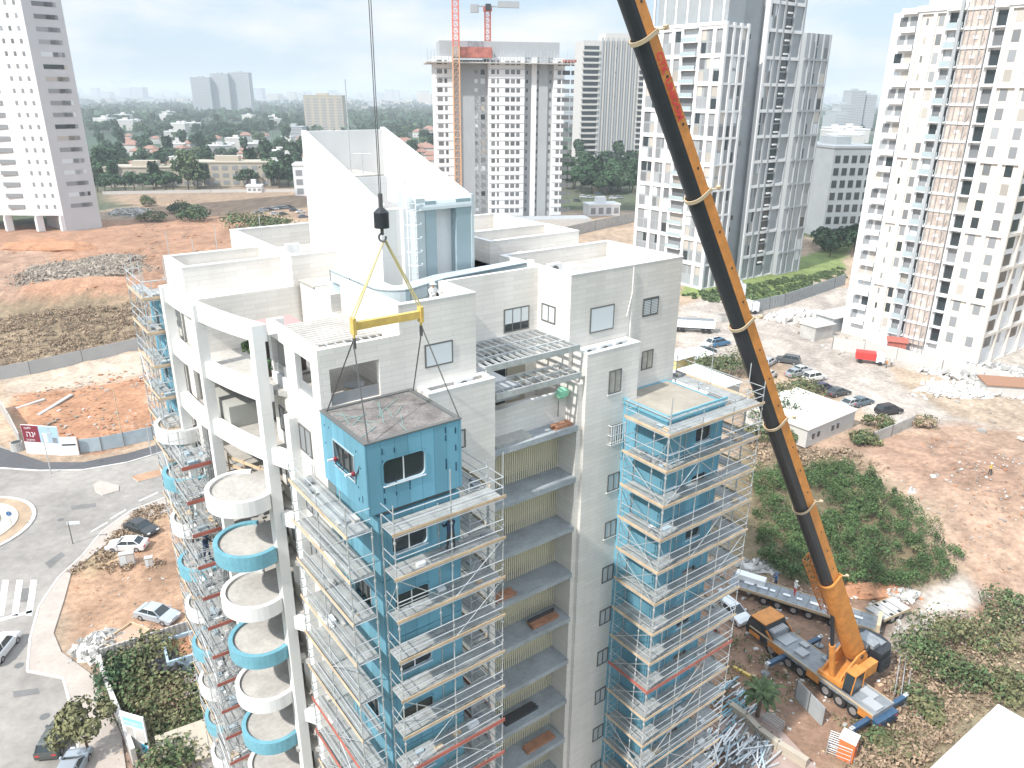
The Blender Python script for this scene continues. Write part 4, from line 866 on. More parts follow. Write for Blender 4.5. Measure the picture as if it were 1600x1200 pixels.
# ================================================================== VEHICLES
def car(label, col, p, az, kind='sedan', group='cars parked around the site', s=1.):
    key = 'car paint %.2f %.2f %.2f' % col; mm = mat(key, col, .3, .25, spec=.7)
    r = thing('parked_car', label, 'car', (p[0], p[1], p[2]), azr(az), group); r.scale = (s, s, s)
    if kind == 'sedan': prof = [(-2.2, .28), (-2.26, .6), (-2.15, .88), (-1.5, .95), (-1.0, .95), (1.0, .92), (1.75, .82), (2.15, .66), (2.25, .42), (2.2, .28)]; gh = (-1.72, 1.02, -1.05, .25, 1.42)
    elif kind == 'hatch': prof = [(-2.0, .28), (-2.05, .6), (-2.0, .95), (-1.4, .98), (.9, .96), (1.6, .86), (1.95, .66), (2.02, .42), (1.98, .28)]; gh = (-1.95, 1.0, -1.6, .25, 1.52)
    else: prof = [(-2.2, .34), (-2.3, .7), (-2.25, 1.05), (-1.5, 1.08), (1.0, 1.06), (1.8, .96), (2.15, .8), (2.25, .5), (2.2, .34)]; gh = (-2.15, 1.1, -1.85, .4, 1.7)
    o = MB(); n = len(prof); ys_ = [(-.9, .94), (-.82, 1.), (.82, 1.), (.9, .94)]; vs = []
    for y, k in ys_: vs += [(x*(1 if k == 1 else .985), y, .28+(z-.28)*k) for x, z in prof]
    fs = [(j*n+i, (j+1)*n+i, (j+1)*n+(i+1)%n, j*n+(i+1)%n) for j in range(3) for i in range(n)]+[tuple(range(n)), tuple(range(3*n, 4*n))[::-1]]
    o.add(vs, [f[::-1] for f in fs], mm)
    x0, x1, x2, x3, zt_ = gh; zb_ = prof[3][1]-.03
    o.add([(x2-.06, -.66, zt_-.05), (x3+.06, -.66, zt_-.05), (x3+.06, .66, zt_-.05), (x2-.06, .66, zt_-.05), (x2+.08, -.58, zt_+.02), (x3-.1, -.58, zt_+.02), (x3-.1, .58, zt_+.02), (x2+.08, .58, zt_+.02)], [(4,5,6,7), (0,1,5,4), (1,2,6,5), (2,3,7,6), (3,0,4,7)], mm)
    for s_ in (-1, 1):
        o.beam((x0, s_*.77, zb_), (x2-.03, s_*.655, zt_-.04), .07, .07, mm); o.beam((x1, s_*.77, zb_), (x3+.03, s_*.655, zt_-.04), .06, .06, mm); xm = (x2+x3)/2; o.beam((xm, s_*.79, zb_), (xm, s_*.67, zt_-.04), .06, .06, mm)
        o.box(x1-.25, x1-.05, s_*.98-.07, s_*.98+.07, .95, 1.07, mm)
    bd_ = o.build('body', r)
    o = MB(); o.add([(x0, -.76, zb_), (x1, -.76, zb_), (x1, .76, zb_), (x0, .76, zb_), (x2, -.64, zt_-.05), (x3, -.64, zt_-.05), (x3, .64, zt_-.05), (x2, .64, zt_-.05)], [(0,1,5,4), (1,2,6,5), (2,3,7,6), (3,0,4,7)], 'glass'); o.build('glass', r)
    for x in (-1.35, 1.35):
        for s_ in (-1, 1): w_ = MB().tube((x, s_*.7, .32), (x, s_*.915, .32), .32, 'tyre', 16).build('wheel', r); MB().tube((x, s_*.916, .32), (x, s_*.925, .32), .19, 'rim', 10).build('rim', w_)
    xe = prof[-2][0]-.03
    for s_ in (-1, 1): MB().box(xe-.12, xe+.03, s_*.62-.17, s_*.62+.17, .56, .68, 'white').build('headlight', r); MB().box(-xe-.06, -xe+.06, s_*.62-.17, s_*.62+.17, .62, .76, 'red').build('tail_light', r)
    return r
car('dark grey saloon parked on orange earth beyond the white one', (.05, .055, .06), at(222, 830), 118, 'sedan')
car('white saloon parked on orange earth next to the dark saloon', (.75, .76, .78), at(200, 857), -98+5, 'sedan')
car('silver saloon parked alone above the corrugated fence', (.42, .47, .52), at(247, 966), 108, 'sedan')
car('white car cut by the left frame edge on the street', (.75, .76, .78), at(2, 1020), -5, 'suv')
car('dark grey estate car parked beside the street tree', (.10, .11, .105), at(90, 1160), -8, 'hatch')
car('silver car at the bottom left corner behind the street tree', (.4, .45, .5), at(112, 1212), -8, 'sedan')
car('white car behind the foot of the right scaffold near the flatbed', (.7, .72, .74), at(1143, 962), 152, 'hatch')
lot = [((1112, 541), 'white', (.7, .7, .7), 'low pale van left of the lot, nearest the long trailer', -120, 'suv'), ((1124, 540), 'blue', (.06, .18, .32), 'blue van at the left end of the lot by the boom', 60, 'suv'), ((1102, 552), 'dark', (.06, .1, .12), 'small dark car below the blue van', 60, 'sedan'),
 ((1188, 576), 'w', (.7, .7, .7), 'white estate car left of the boom, back row', 40, 'suv'), ((1200, 570), 's', (.45, .47, .5), 'silver car half hidden by the left edge of the boom', 40, 'hatch'), ((1183, 586), 'w', (.65, .66, .66), 'white car beside the bush left of the boom', 40, 'sedan'), ((1200, 590), 'w', (.6, .62, .63), 'pale small car touching the left boom edge', 40, 'hatch'),
 ((1230, 567), 'd', (.09, .1, .11), 'charcoal car just right of the boom, back row', -60, 'suv'), ((1243, 587), 's', (.35, .37, .40), 'grey saloon right of the boom', 60, 'sedan'), ((1252, 582), 's', (.5, .52, .53), 'silver saloon right of the boom beside the grey one', 60, 'sedan'), ((1272, 594), 'w', (.74, .74, .73), 'white jeep with dark windows above the yellow green bushes', 65, 'suv'),
 ((1285, 610), 'n', (.05, .04, .10), 'dark purple car beside the white jeep', 65, 'hatch'), ((1309, 617), 'd', (.07, .08, .085), 'dark grey saloon behind the prefab office', 65, 'sedan'), ((1345, 632), 'b', (.10, .15, .19), 'blue grey saloon behind the prefab roof', 60, 'sedan'), ((1330, 634), 's', (.42, .44, .45), 'silver saloon behind the prefab roof', 60, 'sedan'), ((1388, 646), 'k', (.03, .03, .035), 'black off road car at the right end of the row by the paling fence', 70, 'suv')]
for px, _, c, lb, az, kd in lot: car(lb, c, ground(*px), az, kd, s=1.05)
# car park far behind the penthouse
far_ = [(.5, .52, .55), (.08, .09, .1), (.7, .7, .72), (.12, .16, .22), (.35, .36, .38), (.06, .06, .07)]
k = 0
for (x, y) in ((412, 330), (420, 329), (428, 328), (436, 327), (444, 326), (452, 325), (430, 336), (442, 336), (470, 333), (474, 340), (404, 334), (460, 330)):
    c = far_[k % 6]; q = car('x', c, ground(x, y), 60+rg.uniform(-6, 6), 'sedan'); q['label'] = f'{["silver","black","white","navy","grey","dark"][k%6]} car, {ORD[k]} in the far car park left of the penthouse'; q['group'] = 'cars in the far car park'; k += 1
for i, (x, y) in enumerate(((912, 309), (922, 310), (934, 304), (958, 311), (968, 310), (902, 315))): q = car(f'{["white","silver","navy","white","grey","black"][i]} car, {ORD[i]} from left on the far street behind the site hut', far_[[2,0,3,2,4,1][i]], at(x, y), 80, 'hatch', 'cars on the far street')
def truckbed(name, label, cat, p, az, L_, w_, load, wheels, boardsz=None, hz=1.25):
    r = thing(name, label, cat, p, azr(az)); o = MB(); o.box(-L_/2, L_/2, -w_/2, w_/2, hz-.22, hz, load); 
    for s_ in (-1, 1): o.box(-L_/2, L_/2, s_*w_/2-.03, s_*w_/2+.03, hz-.25, hz+.06, 'cream')
    o.box(-L_/2, L_/2, -.4, .4, hz-.5, hz-.22, 'black')
    for i in range(int(L_/1.0)): o.box(-L_/2+i*1.0, -L_/2+i*1.0+.06, -w_/2+.04, w_/2-.04, hz+.001, hz+.03, 'alum')
    o.build('bed', r)
    for x in wheels:
        for s_ in (-1, 1): ww = MB().tube((x, s_*(w_/2-.4), .5), (x, s_*(w_/2-.02), .5), .5, 'tyre', 18).build('wheel', r); MB().tube((x, s_*(w_/2-.019), .5), (x, s_*(w_/2-.01), .5), .27, 'rim', 12).build('rim', ww)
    return r
pA, pB = at(1140, 912, 1.3), at(1368, 984, 1.3); mid = (pA+pB)/2; az_ = math.degrees(math.atan2((pB-pA).x, (pB-pA).y)); LT_ = (pB-pA).length
tb = truckbed('flatbed_trailer', 'long grey flatbed trailer with white load strips parked behind the crane', 'trailer', (mid.x+.7, mid.y+1.0, 0), az_, LT_+.6, 2.5, 'grey', [-3.6, -2.2, -.6, .9, 3.2, 4.5])
o = MB()
for i in range(9): x = -6+i*1.35; o.box(x, x+rg.uniform(.5, 1.1), -.25, .1, 1.29, 1.36, 'white')
o.box(LT_/2-.1, LT_/2+.25, -1.25, 1.25, .9, 1.9, 'cream'); o.box(-LT_/2+.1, -LT_/2+3.2, .1, 1.1, 1.29, 1.9, 'white'); o.build('load', tb)
p = at(1385, 962); t2 = truckbed('small_trailer', 'small weathered grey trailer at the tail of the long flatbed', 'trailer', p, 62, 4.2, 2.2, 'conc', [-.6, .6], hz=.95)
# white articulated trailer and red truck in the yard
p = ground(1083, 518); r = thing('tipper_trailer', 'long white tipper trailer parked at the far left of the yard', 'trailer', p, azr(100)); MB().box(-4.6, 4.6, -1.2, 1.2, 1.2, 2.9, 'white').box(-4.4, 4.4, -1.0, 1.0, 2.9, 2.96, 'grey').build('body', r)
for x in (-3.6, -2.4, 2.2, 3.4):
    for s_ in (-1, 1): MB().tube((x, s_*.8, .5), (x, s_*1.2, .5), .5, 'tyre', 14).build('wheel', r)
MB().box(-4.5, 4.5, -.5, .5, .8, 1.2, 'black').build('chassis', r)
p = ground(1140, 500); r = thing('open_skip', 'brown open skip of rubble next to the white truck near the boom', 'skip', p, azr(75)); MB().box(-3., 3., -1.3, -1.15, 0, 1.4, 'conc').box(-3., 3., 1.15, 1.3, 0, 1.4, 'conc').box(-3, -2.85, -1.15, 1.15, 0, 1.4, 'conc').box(2.85, 3., -1.15, 1.15, 0, 1.4, 'conc').box(-2.85, 2.85, -1.15, 1.15, 0, .9, 'rubble').build('tub', r)
p = ground(1158, 490); r = thing('concrete_truck', 'white truck with a tall silo body half behind the boom', 'truck', p, azr(80)); MB().box(-3.6, 2., -1.25, 1.25, 1.1, 3.4, 'white').box(2.2, 4., -1.2, 1.2, .7, 2.9, 'white').build('body', r); MB().box(-2, 0, -1, 1, 3.4, 7.5, 'shutter').tube((-1, 0, 7.5), (-1, 0, 8.3), .8, 'tgrey', 12, r2=.2).build('silo', r)
for x in (-2.6, -1.3, 3): 
    for s_ in (-1, 1): MB().tube((x, s_*.8, .5), (x, s_*1.22, .5), .5, 'tyre', 14).build('wheel', r)
p = ground(1357, 567); r = thing('red_truck', 'small red and white truck at the gate of the white tower', 'truck', p, azr(112)); MB().box(-2.6, 1.1, -1.1, 1.1, .9, 2.3, 'red').build('body', r); MB().box(1.2, 2.7, -1.05, 1.05, .6, 2.2, 'white').box(2.71, 2.74, -.9, .9, 1.3, 2.0, 'glass').build('cab', r)
for x in (-1.6, 2.0): 
    for s_ in (-1, 1): MB().tube((x, s_*.8, .42), (x, s_*1.1, .42), .42, 'tyre', 14).build('wheel', r)
# ================================================================== BACKGROUND TOWERS
def tower(name, label, corner, az, faces_len, depth, H_, floors, draw, body='twhite', cat='tower'):
    """corner: ground point of the near corner. local x runs along azimuth az, local y 90 degrees left of it."""
    r = thing(name, label, cat, (corner.x, corner.y, corner.z), azr(az)); W_ = []
    draw(r, W_); W_.sort(key=lambda q: -q[0])
    for i, (sz, mb) in enumerate(W_[:98]): mb.build('window', r)
    if len(W_) > 98:
        o = MB()
        for sz, mb in W_[98:]:
            k = len(o.v); o.v += mb.v
            for f, m in zip(mb.f, mb.m): o.f.append(tuple(j+k for j in f)); o.m.append(o.mi(mb.mats[m]))
        tag(o.build('windows', r), kind='stuff')
    return r
rw = random.Random(42)
def wnd(W_, x0, x1, y0, y1, z0, z1, m='glass2', sz=None):
    if m == 'glass2': m = rw.choice(['glass2', 'glass2', 'glass2', 'glass', 'glass2', 'curt_', 'shutter'])
    if m == 'curt_': m = mat('drawn blind', (.42, .39, .35), .6, isl=.3)
    W_.append(((sz if sz is not None else -z0), MB().box(x0, x1, y0, y1, z0, z1, m)))
def fx(W_, x0, x1, y, z0, z1, m='glass2', d=.06): wnd(W_, x0, x1, y-d, y+.02, z0, z1, m)     # on a face whose normal is -y
def fy(W_, y0, y1, x, z0, z1, m='glass2', d=.06): wnd(W_, x-d, x+.02, y0, y1, z0, z1, m)     # on a face whose normal is -x
# --- T3: white grid tower pair right of centre (axes as the main building)
c3 = at(1095, 452); d3 = toward(c3, -36.8, 990); u3 = toward(c3, 53.2, 1150)
def draw3(r, W_):
    fh = 3.3; N = 23; H = fh*N; Lw, Lu = d3, u3*.55
    o = MB(); o.box(0, Lu, 0, Lw, 0, H-9, 'stower'); o.box(1.5, Lu-.5, 1., Lw-1.5, H-9, H+6, 'stower')
    o.box(Lu, Lu+9, 2.5, Lw, 0, H+8, 'stower'); o.box(Lu+9, Lu+24, .8, 14, 0, H+6, 'stower'); o.box(Lu+24, Lu+35, -1., 12, 0, H-10, 'tgrey'); o.build('wall', r)
    o = MB()     # white piers and bands, sunlit face (x=0)
    ys_ = [0, .8, 2.6, 4.6, 6.2, 7.6, 9.5]; Lp = Lw
    pos = [0, .12, .30, .52, .64, .80, 1.0]
    for q in pos: o.box(-.45, 0, q*Lp-.5, q*Lp+.5, 0, H-9, 'twhite')
    for k in range(0, N): 
        big = (k % 2 == 0); z = k*fh
        if z > H-9: break
        if big: 
            for a, b in ((0, .30), (.52, 1.0)): o.box(-.4, -.02, a*Lp, b*Lp, z-.5, z+.5, 'twhite')
        o.box(-1.3, -.02, .30*Lp+.3, .52*Lp-.3, z-.14, z+.1, 'twhite')
    o.box(-.6, .4, -.4, Lw+.3, H-9.6, H-8.8, 'twhite')
    for q in (.05, .2, .35, .5, .65, .8, .95): o.box(1.0, 1.5, q*Lp+.6, q*Lp+1.1, H-8.8, H+6, 'twhite')
    for q in (0, .34, .67, 1.0): o.box(q*Lu-.4, q*Lu+.4, -.45, 0, 0, H-9, 'twhite')
    for k in range(0, N-2, 2): o.box(0, Lu, -.4, -.02, k*fh-.28, k*fh+.28, 'twhite')
    X0 = Lu+9
    for q in (0, 3.6, 6.4, 10.6, 15): o.box(X0+q-.35, X0+q+.35, .35, .8, 0, H+6, 'twhite' if q == 0 else 'tgrey')
    for k in range(0, N+1, 2): o.box(X0, X0+15, .4, .78, k*fh-.4, k*fh+.4, 'twhite')
    for q in (2, 4.3, 8, 11): o.box(X0+15+q-.2, X0+15+q+.2, -1.4, -1., 0, H-10, 'tgrey')
    for k in range(0, N-3, 2): o.box(X0+15, X0+26, -1.35, -1.02, k*fh-.3, k*fh+.3, 'tgrey')
    o.box(Lu+8.4, Lu+8.98, .3, 1.6, 0, H+6, 'twhite'); o.build('facade_frame', r)
    for k in range(1, N):
        z = k*fh
        if z > H-11: break
        for a, b in ((.025, .10), (.14, .195), (.225, .28), (.54, .62), (.66, .71), (.73, .785), (.82, .89), (.91, .98)): fy(W_, a*Lp, b*Lp, 0, z+.25, z+fh-.25)
        fy(W_, .33*Lp, .50*Lp, 0, z+.2, z+fh-.3, 'glass2')
        fx(W_, .1*Lu, .3*Lu, 0, z+.3, z+fh-.3); fx(W_, .45*Lu, .6*Lu, 0, z+.4, z+fh-.3, 'glass2'); fx(W_, .75*Lu, .9*Lu, 0, z+.4, z+fh-.3)
        fx(W_, Lu+3+(k%3)*.8, Lu+3.9+(k%3)*.8, 2.5, z+1, z+2.2)
    for k in range(1, N):
        z = k*fh; X0 = Lu+9
        fx(W_, X0+.6, X0+1.6, 0.8, z+.2, z+fh-.2); fx(W_, X0+2.5, X0+3.2, 0.8, z+.2, z+fh-.2); fx(W_, X0+6.9, X0+10.2, 0.8, z+.2, z+fh-.2, 'glass'); 
        if k < N-3: fx(W_, X0+17.2, X0+17.9, -1., z+.2, z+fh-.2); fx(W_, X0+19.7, X0+20.6, -1., z+.2, z+fh-.2); fx(W_, X0+23.4, X0+25.6, -1., z+.2, z+fh-.2)
    for k in range(1, N-2): 
        if k*fh > H-10: break
        MB().box(-1.32, -1.27, .30*Lp+.3, .52*Lp-.3, k*fh+.1, k*fh+1.1, 'glassg').build('balcony_glass', r)
    for k in range(1, N): MB().box(Lu+9+7.5, Lu+9+9.2, .1, .8, k*3.3+.9, k*3.3+1.3, 'twhite').build('ledge', r)
tower('residential_tower', 'tall white grid fronted tower pair with grey recess, right of the crane cranes behind the boom'.replace('crane cranes behind the boom', 'the orange boom top'), c3, 53.2, 0, 0, 0, 0, draw3)
# --- RT: white and cream tower at the right edge
c4 = at(1522, 575); L4 = toward(c4, -36.8, 1312)
def draw4(r, W_):
    fh = 3.25; N = 22; H = fh*N; Lp = L4
    o = MB(); o.box(0, 30, 0, Lp*.80, 0, H-6, 'twhite'); o.box(.6, 26, Lp*.80, Lp, 0, H-6.2, 'twhite'); o.box(2, 24, 2, Lp*.8, H-6, H+8, 'twhite'); o.build('wall', r)
    o = MB()
    for q in (.0, .12, .25, .335, .50, .62, .70, .80): o.box(-.5, 0, q*Lp-.35, q*Lp+.35, 0, H-6, 'twhite')
    for a, b in ((.02, .11), (.13, .24), (.63, .69), (.71, .79)): o.box(-.12, 0, a*Lp, b*Lp, 3, H-6.5, 'tcream')
    for k in range(0, N, 4): o.box(-.55, -.02, 0, Lp*.8, k*fh-.35, k*fh+.35, 'twhite')
    for k in range(1, N-1): o.box(-1.2, -.02, .26*Lp, .335*Lp, k*fh-.12, k*fh+.12, 'twhite'); o.box(-1.2, -.02, .50*Lp, .62*Lp, k*fh-.12, k*fh+.12, 'twhite'); o.box(-.6, .6, .82*Lp, .93*Lp, k*fh-.1, k*fh+.9, 'twhite')
    for q in (0, 6, 12, 18, 24, 30): o.box(q-.3, q+.3, -.5, 0, 0, H-6, 'tcream')
    for k in range(0, N, 2): o.box(0, 30, -.45, -.02, k*fh-.3, k*fh+.3, 'tcream')
    o.box(-.8, .5, -.6, Lp*.82, H-6.4, H-5.4, 'twhite'); o.build('facade_frame', r)
    o = MB(); o.box(-.9, -.02, .35*Lp, .49*Lp, 2, H-5, mat('brown scaffold net', (.50, .42, .37), .9, var=.35, vs=.4, fine=.2))
    for k in range(1, N-1): o.box(-1.1, -.9, .345*Lp, .495*Lp, k*fh-.25, k*fh+.25, 'twhite'); o.box(-1.0, -.905, .40*Lp, .40*Lp+.9, k*fh+1.4, k*fh+2.0, 'white')
    for q in (.345, .38, .42, .46, .495): o.tube((-1.15, q*Lp, 0), (-1.15, q*Lp, H), .09, 'rim', 5)
    for k in range(2*N-3):
        a, b = (.36, .38) if k % 2 else (.38, .36); o.tube((-1.2, a*Lp, k*fh/2), (-1.2, b*Lp, (k+1)*fh/2), .06, 'conc', 5)
    o.build('hoist_scaffold', r)
    o = MB(); o.box(-1.5, -1.22, .515*Lp, .535*Lp, 0, H-3, 'tgrey'); o.build('hoist_mast', r)
    for k in range(1, N-2):
        z = k*fh
        for a in (.045, .175): fy(W_, a*Lp, (a+.045)*Lp, 0, z+.7, z+2.7, d=.16)
        fy(W_, .27*Lp, .325*Lp, 0, z+.15, z+2.7, 'glass' if k % 3 else 'glass2'); fy(W_, .51*Lp, .555*Lp, 0, z+.15, z+2.8, 'glass'); fy(W_, .565*Lp, .61*Lp, 0, z+.15, z+2.8, 'glass2')
        fy(W_, .645*Lp, .68*Lp, 0, z+.7, z+2.6, d=.16); fy(W_, .745*Lp, .76*Lp, 0, z+1., z+2.2, d=.16); fy(W_, .83*Lp, .88*Lp, .6, z+.7, z+2.7, d=.1); fy(W_, .90*Lp, .95*Lp, .6, z+.7, z+2.7, d=.1)
        for x0, x1 in ((1.2, 4.6), (7.4, 8.8), (13., 16.6), (20, 21.4), (25.2, 28.6)): fx(W_, x0, x1, 0, z+.6, z+2.8, 'glass2' if x1-x0 < 2 else 'glass')
    for k in range(1, N-2): MB().box(-1.22, -1.17, .51*Lp, .61*Lp, k*fh+.1, k*fh+1.1, 'glassg').build('balcony_glass', r)
tower('residential_tower', 'bright white and cream tower with brown hoist scaffold up its front at the right edge', c4, 53.2, 0, 0, 0, 0, draw4)
# --- MT: tower under construction with climbing frame
c5 = at(768, 352); Lr = toward(c5, 80, 876); Ll = toward(c5, -100, 686)
DP = mat('dull bare opening', (.13, .135, .14), .7, isl=.5)
def draw5(r, W_):
    fh = 3.25; top = 63.; N = 19
    o = MB(); o.box(-Ll, -Ll+7, 1, 16, 0, top, 'twhite'); o.box(-Ll+7, -1, 3.5, 18, 0, top-1, 'tgrey'); o.box(-1, 13, 0, 18, 0, top, 'twhite'); o.box(13, 24.5, 2.2, 18, 0, top, 'tgrey'); o.box(24.5, Lr, .5, 18, 0, top, 'twhite')
    [o.box(x0, x1, y0-.1, y0-.001, k*fh+.2, k*fh+.4, 'tgrey') for k in range(1, N) for x0, x1, y0 in ((-Ll, -Ll+7, 1), (-1, 13, 0), (24.5, Lr, .5))]; o.box(16, 18, 1.4, 2.2, 0, top, 'twhite'); o.box(19, 22.5, 1.6, 2.2, 0, top, 'tgrey'); o.build('wall', r)
    o = MB(); o.box(-Ll-3, Lr+3, -2.5, 20, top-2.3, top-1.9, 'conc'); o.box(-Ll+2, Lr-2, 2, 16, top, top+5.5, 'tgrey')
    for i in range(44): x = -Ll-2.8+i*(Ll+Lr+5.6)/43; o.tube((x, -2.4, top-1.9), (x, -2.4, top+rg.uniform(.4, 2.8)), .1, 'galv', 4)
    o.box(-Ll-3, Lr+3, -2.5, -2.4, top-.8, top-.6, 'galv'); o.box(-12, 0, -2.6, 2, top-.5, top+3.2, mat('red formwork', (.38, .13, .10), .8, var=.4, vs=.5)); o.box(Lr-1, Lr+4, -1.5, 3, top-1.5, top-.5, 'redw'); o.build('climbing_platform', r)
    for k in range(N):
        z = 1.2+k*fh
        fx(W_, -Ll+.8, -Ll+2.8, 1, z+.55, z+2.1, DP); fx(W_, -Ll+3.6, -Ll+4.6, 1, z+.55, z+2.1, DP); fx(W_, -6, -4.8, 3.5, z+.7, z+2.); fx(W_, -3.6, -2, 3.5, z+.4, z+2.2)
        fx(W_, 0, 1.4, 0, z+.55, z+2.1, DP); fx(W_, 2.2, 3., 0, z+.55, z+2.1, DP); fx(W_, 5.4, 7, 0, z+.55, z+2.1, DP); fx(W_, 7.6, 9.2, 0, z+.55, z+2.1, DP); fx(W_, 9.8, 11.2, 0, z+.55, z+2.1, DP)
        fx(W_, 14, 14.7, 2.2, z+.7, z+2., DP); fx(W_, 18.1, 18.8, 2.2, z+.7, z+2., DP); fx(W_, 23.2, 24, 2.2, z+.7, z+2., DP)
        fx(W_, 26, 27.4, .5, z+.55, z+2.1, DP); fx(W_, 27.9, 30.9, .5, z+.55, z+2.1, DP); fx(W_, 31.4, 32.6, .5, z+.55, z+2.1, DP)
tower('unfinished_tower', 'unfinished white tower topped by a climbing platform, behind the penthouse', c5, 80, 0, 0, 0, 0, draw5)
def lattice_mast(label, p, az, z1, w_, m, head=None, tie=0):
    r = thing('tower_crane', label, 'tower crane', p, azr(az)); o = MB(); h = w_/2
    for sx, sy in ((-1,-1), (1,-1), (1,1), (-1,1)): o.tube((sx*h, sy*h, 0), (sx*h, sy*h, z1), .16, m, 4)
    n = int(z1/w_); cs = [(-h,-h), (h,-h), (h,h), (-h,h)]
    for i in range(n):
        a, b = z1*i/n, z1*(i+1)/n
        for k in range(4): p0, p1 = cs[k], cs[(k+1)%4]; o.tube((*p0, a), (*p1, b), .09, m, 4); o.tube((*p0, b), (*p1, b), .09, m, 4)
    o.build('mast', r)
    if head:
        o = MB(); o.box(-h-.5, h+.5, -h-.5, h+.5, z1, z1+1.5, m); o.box(-6.5, -3.5, -1., 1., z1-.5, z1+2.2, 'tgrey'); o.box(-6, 12, -.4, .4, z1+1.5, z1+1.9, 'conc'); o.box(4., 12., -.9, .9, z1+1.4, z1+3.6, 'tgrey'); o.box(-1, 1, -2.4, -.8, z1+.2, z1+2.4, 'glass'); o.build('slewing_head', r)
    return r
om = mat('orange mast', (.55, .33, .20), .6); rm = mat('red mast', (.60, .16, .11), .6)
pc = c5+Vector((math.sin(R_(-100)), math.cos(R_(-100)), 0))*13.+Vector((0, -4, 0))
lattice_mast('orange tower crane mast running up the left front of the unfinished tower', pc, 80, 66, 2.4, om)
r_ = lattice_mast('pale red tower crane mast above the climbing platform', pc+Vector((0, .5, 66)), 80, 60, 2.2, rm); 
pc2 = c5+Vector((math.sin(R_(-100)), math.cos(R_(-100)), 0))*1.5+Vector((0, 6, 0)); 
lattice_mast('shorter red tower crane with grey machinery head on top of the unfinished tower', Vector((pc2.x, pc2.y, 63)), 80, 16, 2., rm, head=1)
# --- grey finned tower behind
c6 = at(905, 262)
def draw6(r, W_):
    L6 = toward(c6, 80, 1015); H = 85.; fh = 3.9; o = MB(); o.box(0, L6, 0, 24, 0, H, 'offw'); o.box(L6*.3, L6*.9, 2, 20, H, H+5, 'offw')
    for i in range(14): x = L6*(.24+.5*i/14); o.box(x, x+.9, -1.1, 0, 0, H+2, 'offw' if i % 2 else 'tgrey')
    for k in range(1, int(H/fh)): o.box(-1.2, L6*.22, -1.2, 0, k*fh, k*fh+1.1, 'offw'); o.box(L6*.76, L6, -1.2, 0, k*fh, k*fh+1.1, 'offw')
    o.build('wall', r)
    for k in range(1, int(H/fh)): fx(W_, .5, L6*.21, 0, k*fh+1.2, k*fh+3.6, 'glass'); fx(W_, L6*.77, L6-1, 0, k*fh+1.2, k*fh+3.6, 'glass'); fx(W_, L6*.42, L6*.45, 0, k*fh+1.2, k*fh+3)
tower('finned_tower', 'grey tower with vertical fins and dark balconies behind the boom', c6, 80, 0, 0, 0, 0, draw6)
# --- LT: left tower
c7 = at(104, 362); l7 = toward(c7, -92, -60); r7 = toward(c7, 42, 160)
def draw7(r, W_):
    fh = 4.05; N = 28; H = fh*N
    az = 42
    fk = mat('tower flank painted shade', (.52, .53, .545), .8, var=.05, vs=.1); o = MB(); o.box(0, r7, 0, 20, 0, H*.80, fk); o.box(0, r7*.72, 0, 20, H*.80, H, fk); o.build('wall', r)  # white tower's shaded side: the shade is put into this greyer flank colour
    # left bright wing, its front turned towards the sun
    o = MB(); a = R_(134); dx, dy = math.cos(a), math.sin(a); nxn, nyn = -dy, dx
    def Q(t, d): return (dx*t-(-nxn)*0+nxn*d, dy*t+nyn*d)
    P0, P1, P2, P3 = (0, 0), Q(11, 0), Q(62, 0), (30, 40)
    o.prism([(0, 0), Q(11, 0), Q(62, -3), (10, 45), (12, 8)][::-1], 6, H+8, 'twhite')
    for t in (1, 10, 22, 34, 46): q = Q(t, -1.2 if t < 12 else -2); o.prism([(q[0]-1.2, q[1]-1.2), (q[0]+1.2, q[1]-1.2), (q[0]+1.2, q[1]+1.2), (q[0]-1.2, q[1]+1.2)], 0, 6, 'twhite')
    for k in range(1, N+2):
        q0, q1 = Q(11, .9), Q(24, .9); 
        o.beam((*Q(40, 1.0), 4+k*fh), (*Q(58, 1.0), 4+k*fh), 1.8, .3, 'twhite')
    o.box(r7-7, r7-1, -1.2, 0, H*.80, H*.80+.6, 'twhite')
    for k in range(3): o.box(r7*.72, r7-2, 0, 5, H*.80+3+k*8, H*.80+3.4+k*8, 'twhite')
    o.build('wing', r)
    def wn(t0, t1, z0, z1, m='glass2'):
        c = Q((t0+t1)/2, -.03); o = MB().obox((c[0], c[1], (z0+z1)/2), (dx*(t1-t0)/2, dy*(t1-t0)/2, 0), (nxn*.1, nyn*.1, 0), (0, 0, (z1-z0)/2), m); W_.append((-z0, o))
    for k in range(2, N+1):
        z = 3+k*fh-4
        for t in (2, 5, 8): wn(t, t+.9, z+1.4, z+2.9)
        wn(13.5, 19.5, z+1.4, z+2.9); wn(28, 34, z+1.4, z+2.9); wn(42, 56, z+.6, z+3.2, 'glass')
        if k < N-1: fx(W_, 3.2, 10., 0, z+1.4, z+2.9)
        if k*fh < H*.8-3: fx(W_, r7-6, r7-2, 0, z+1.4, z+2.9)
tower('residential_tower', 'tall white tower with a shaded grey flank at the left edge', c7, 42, 0, 0, 0, 0, draw7)
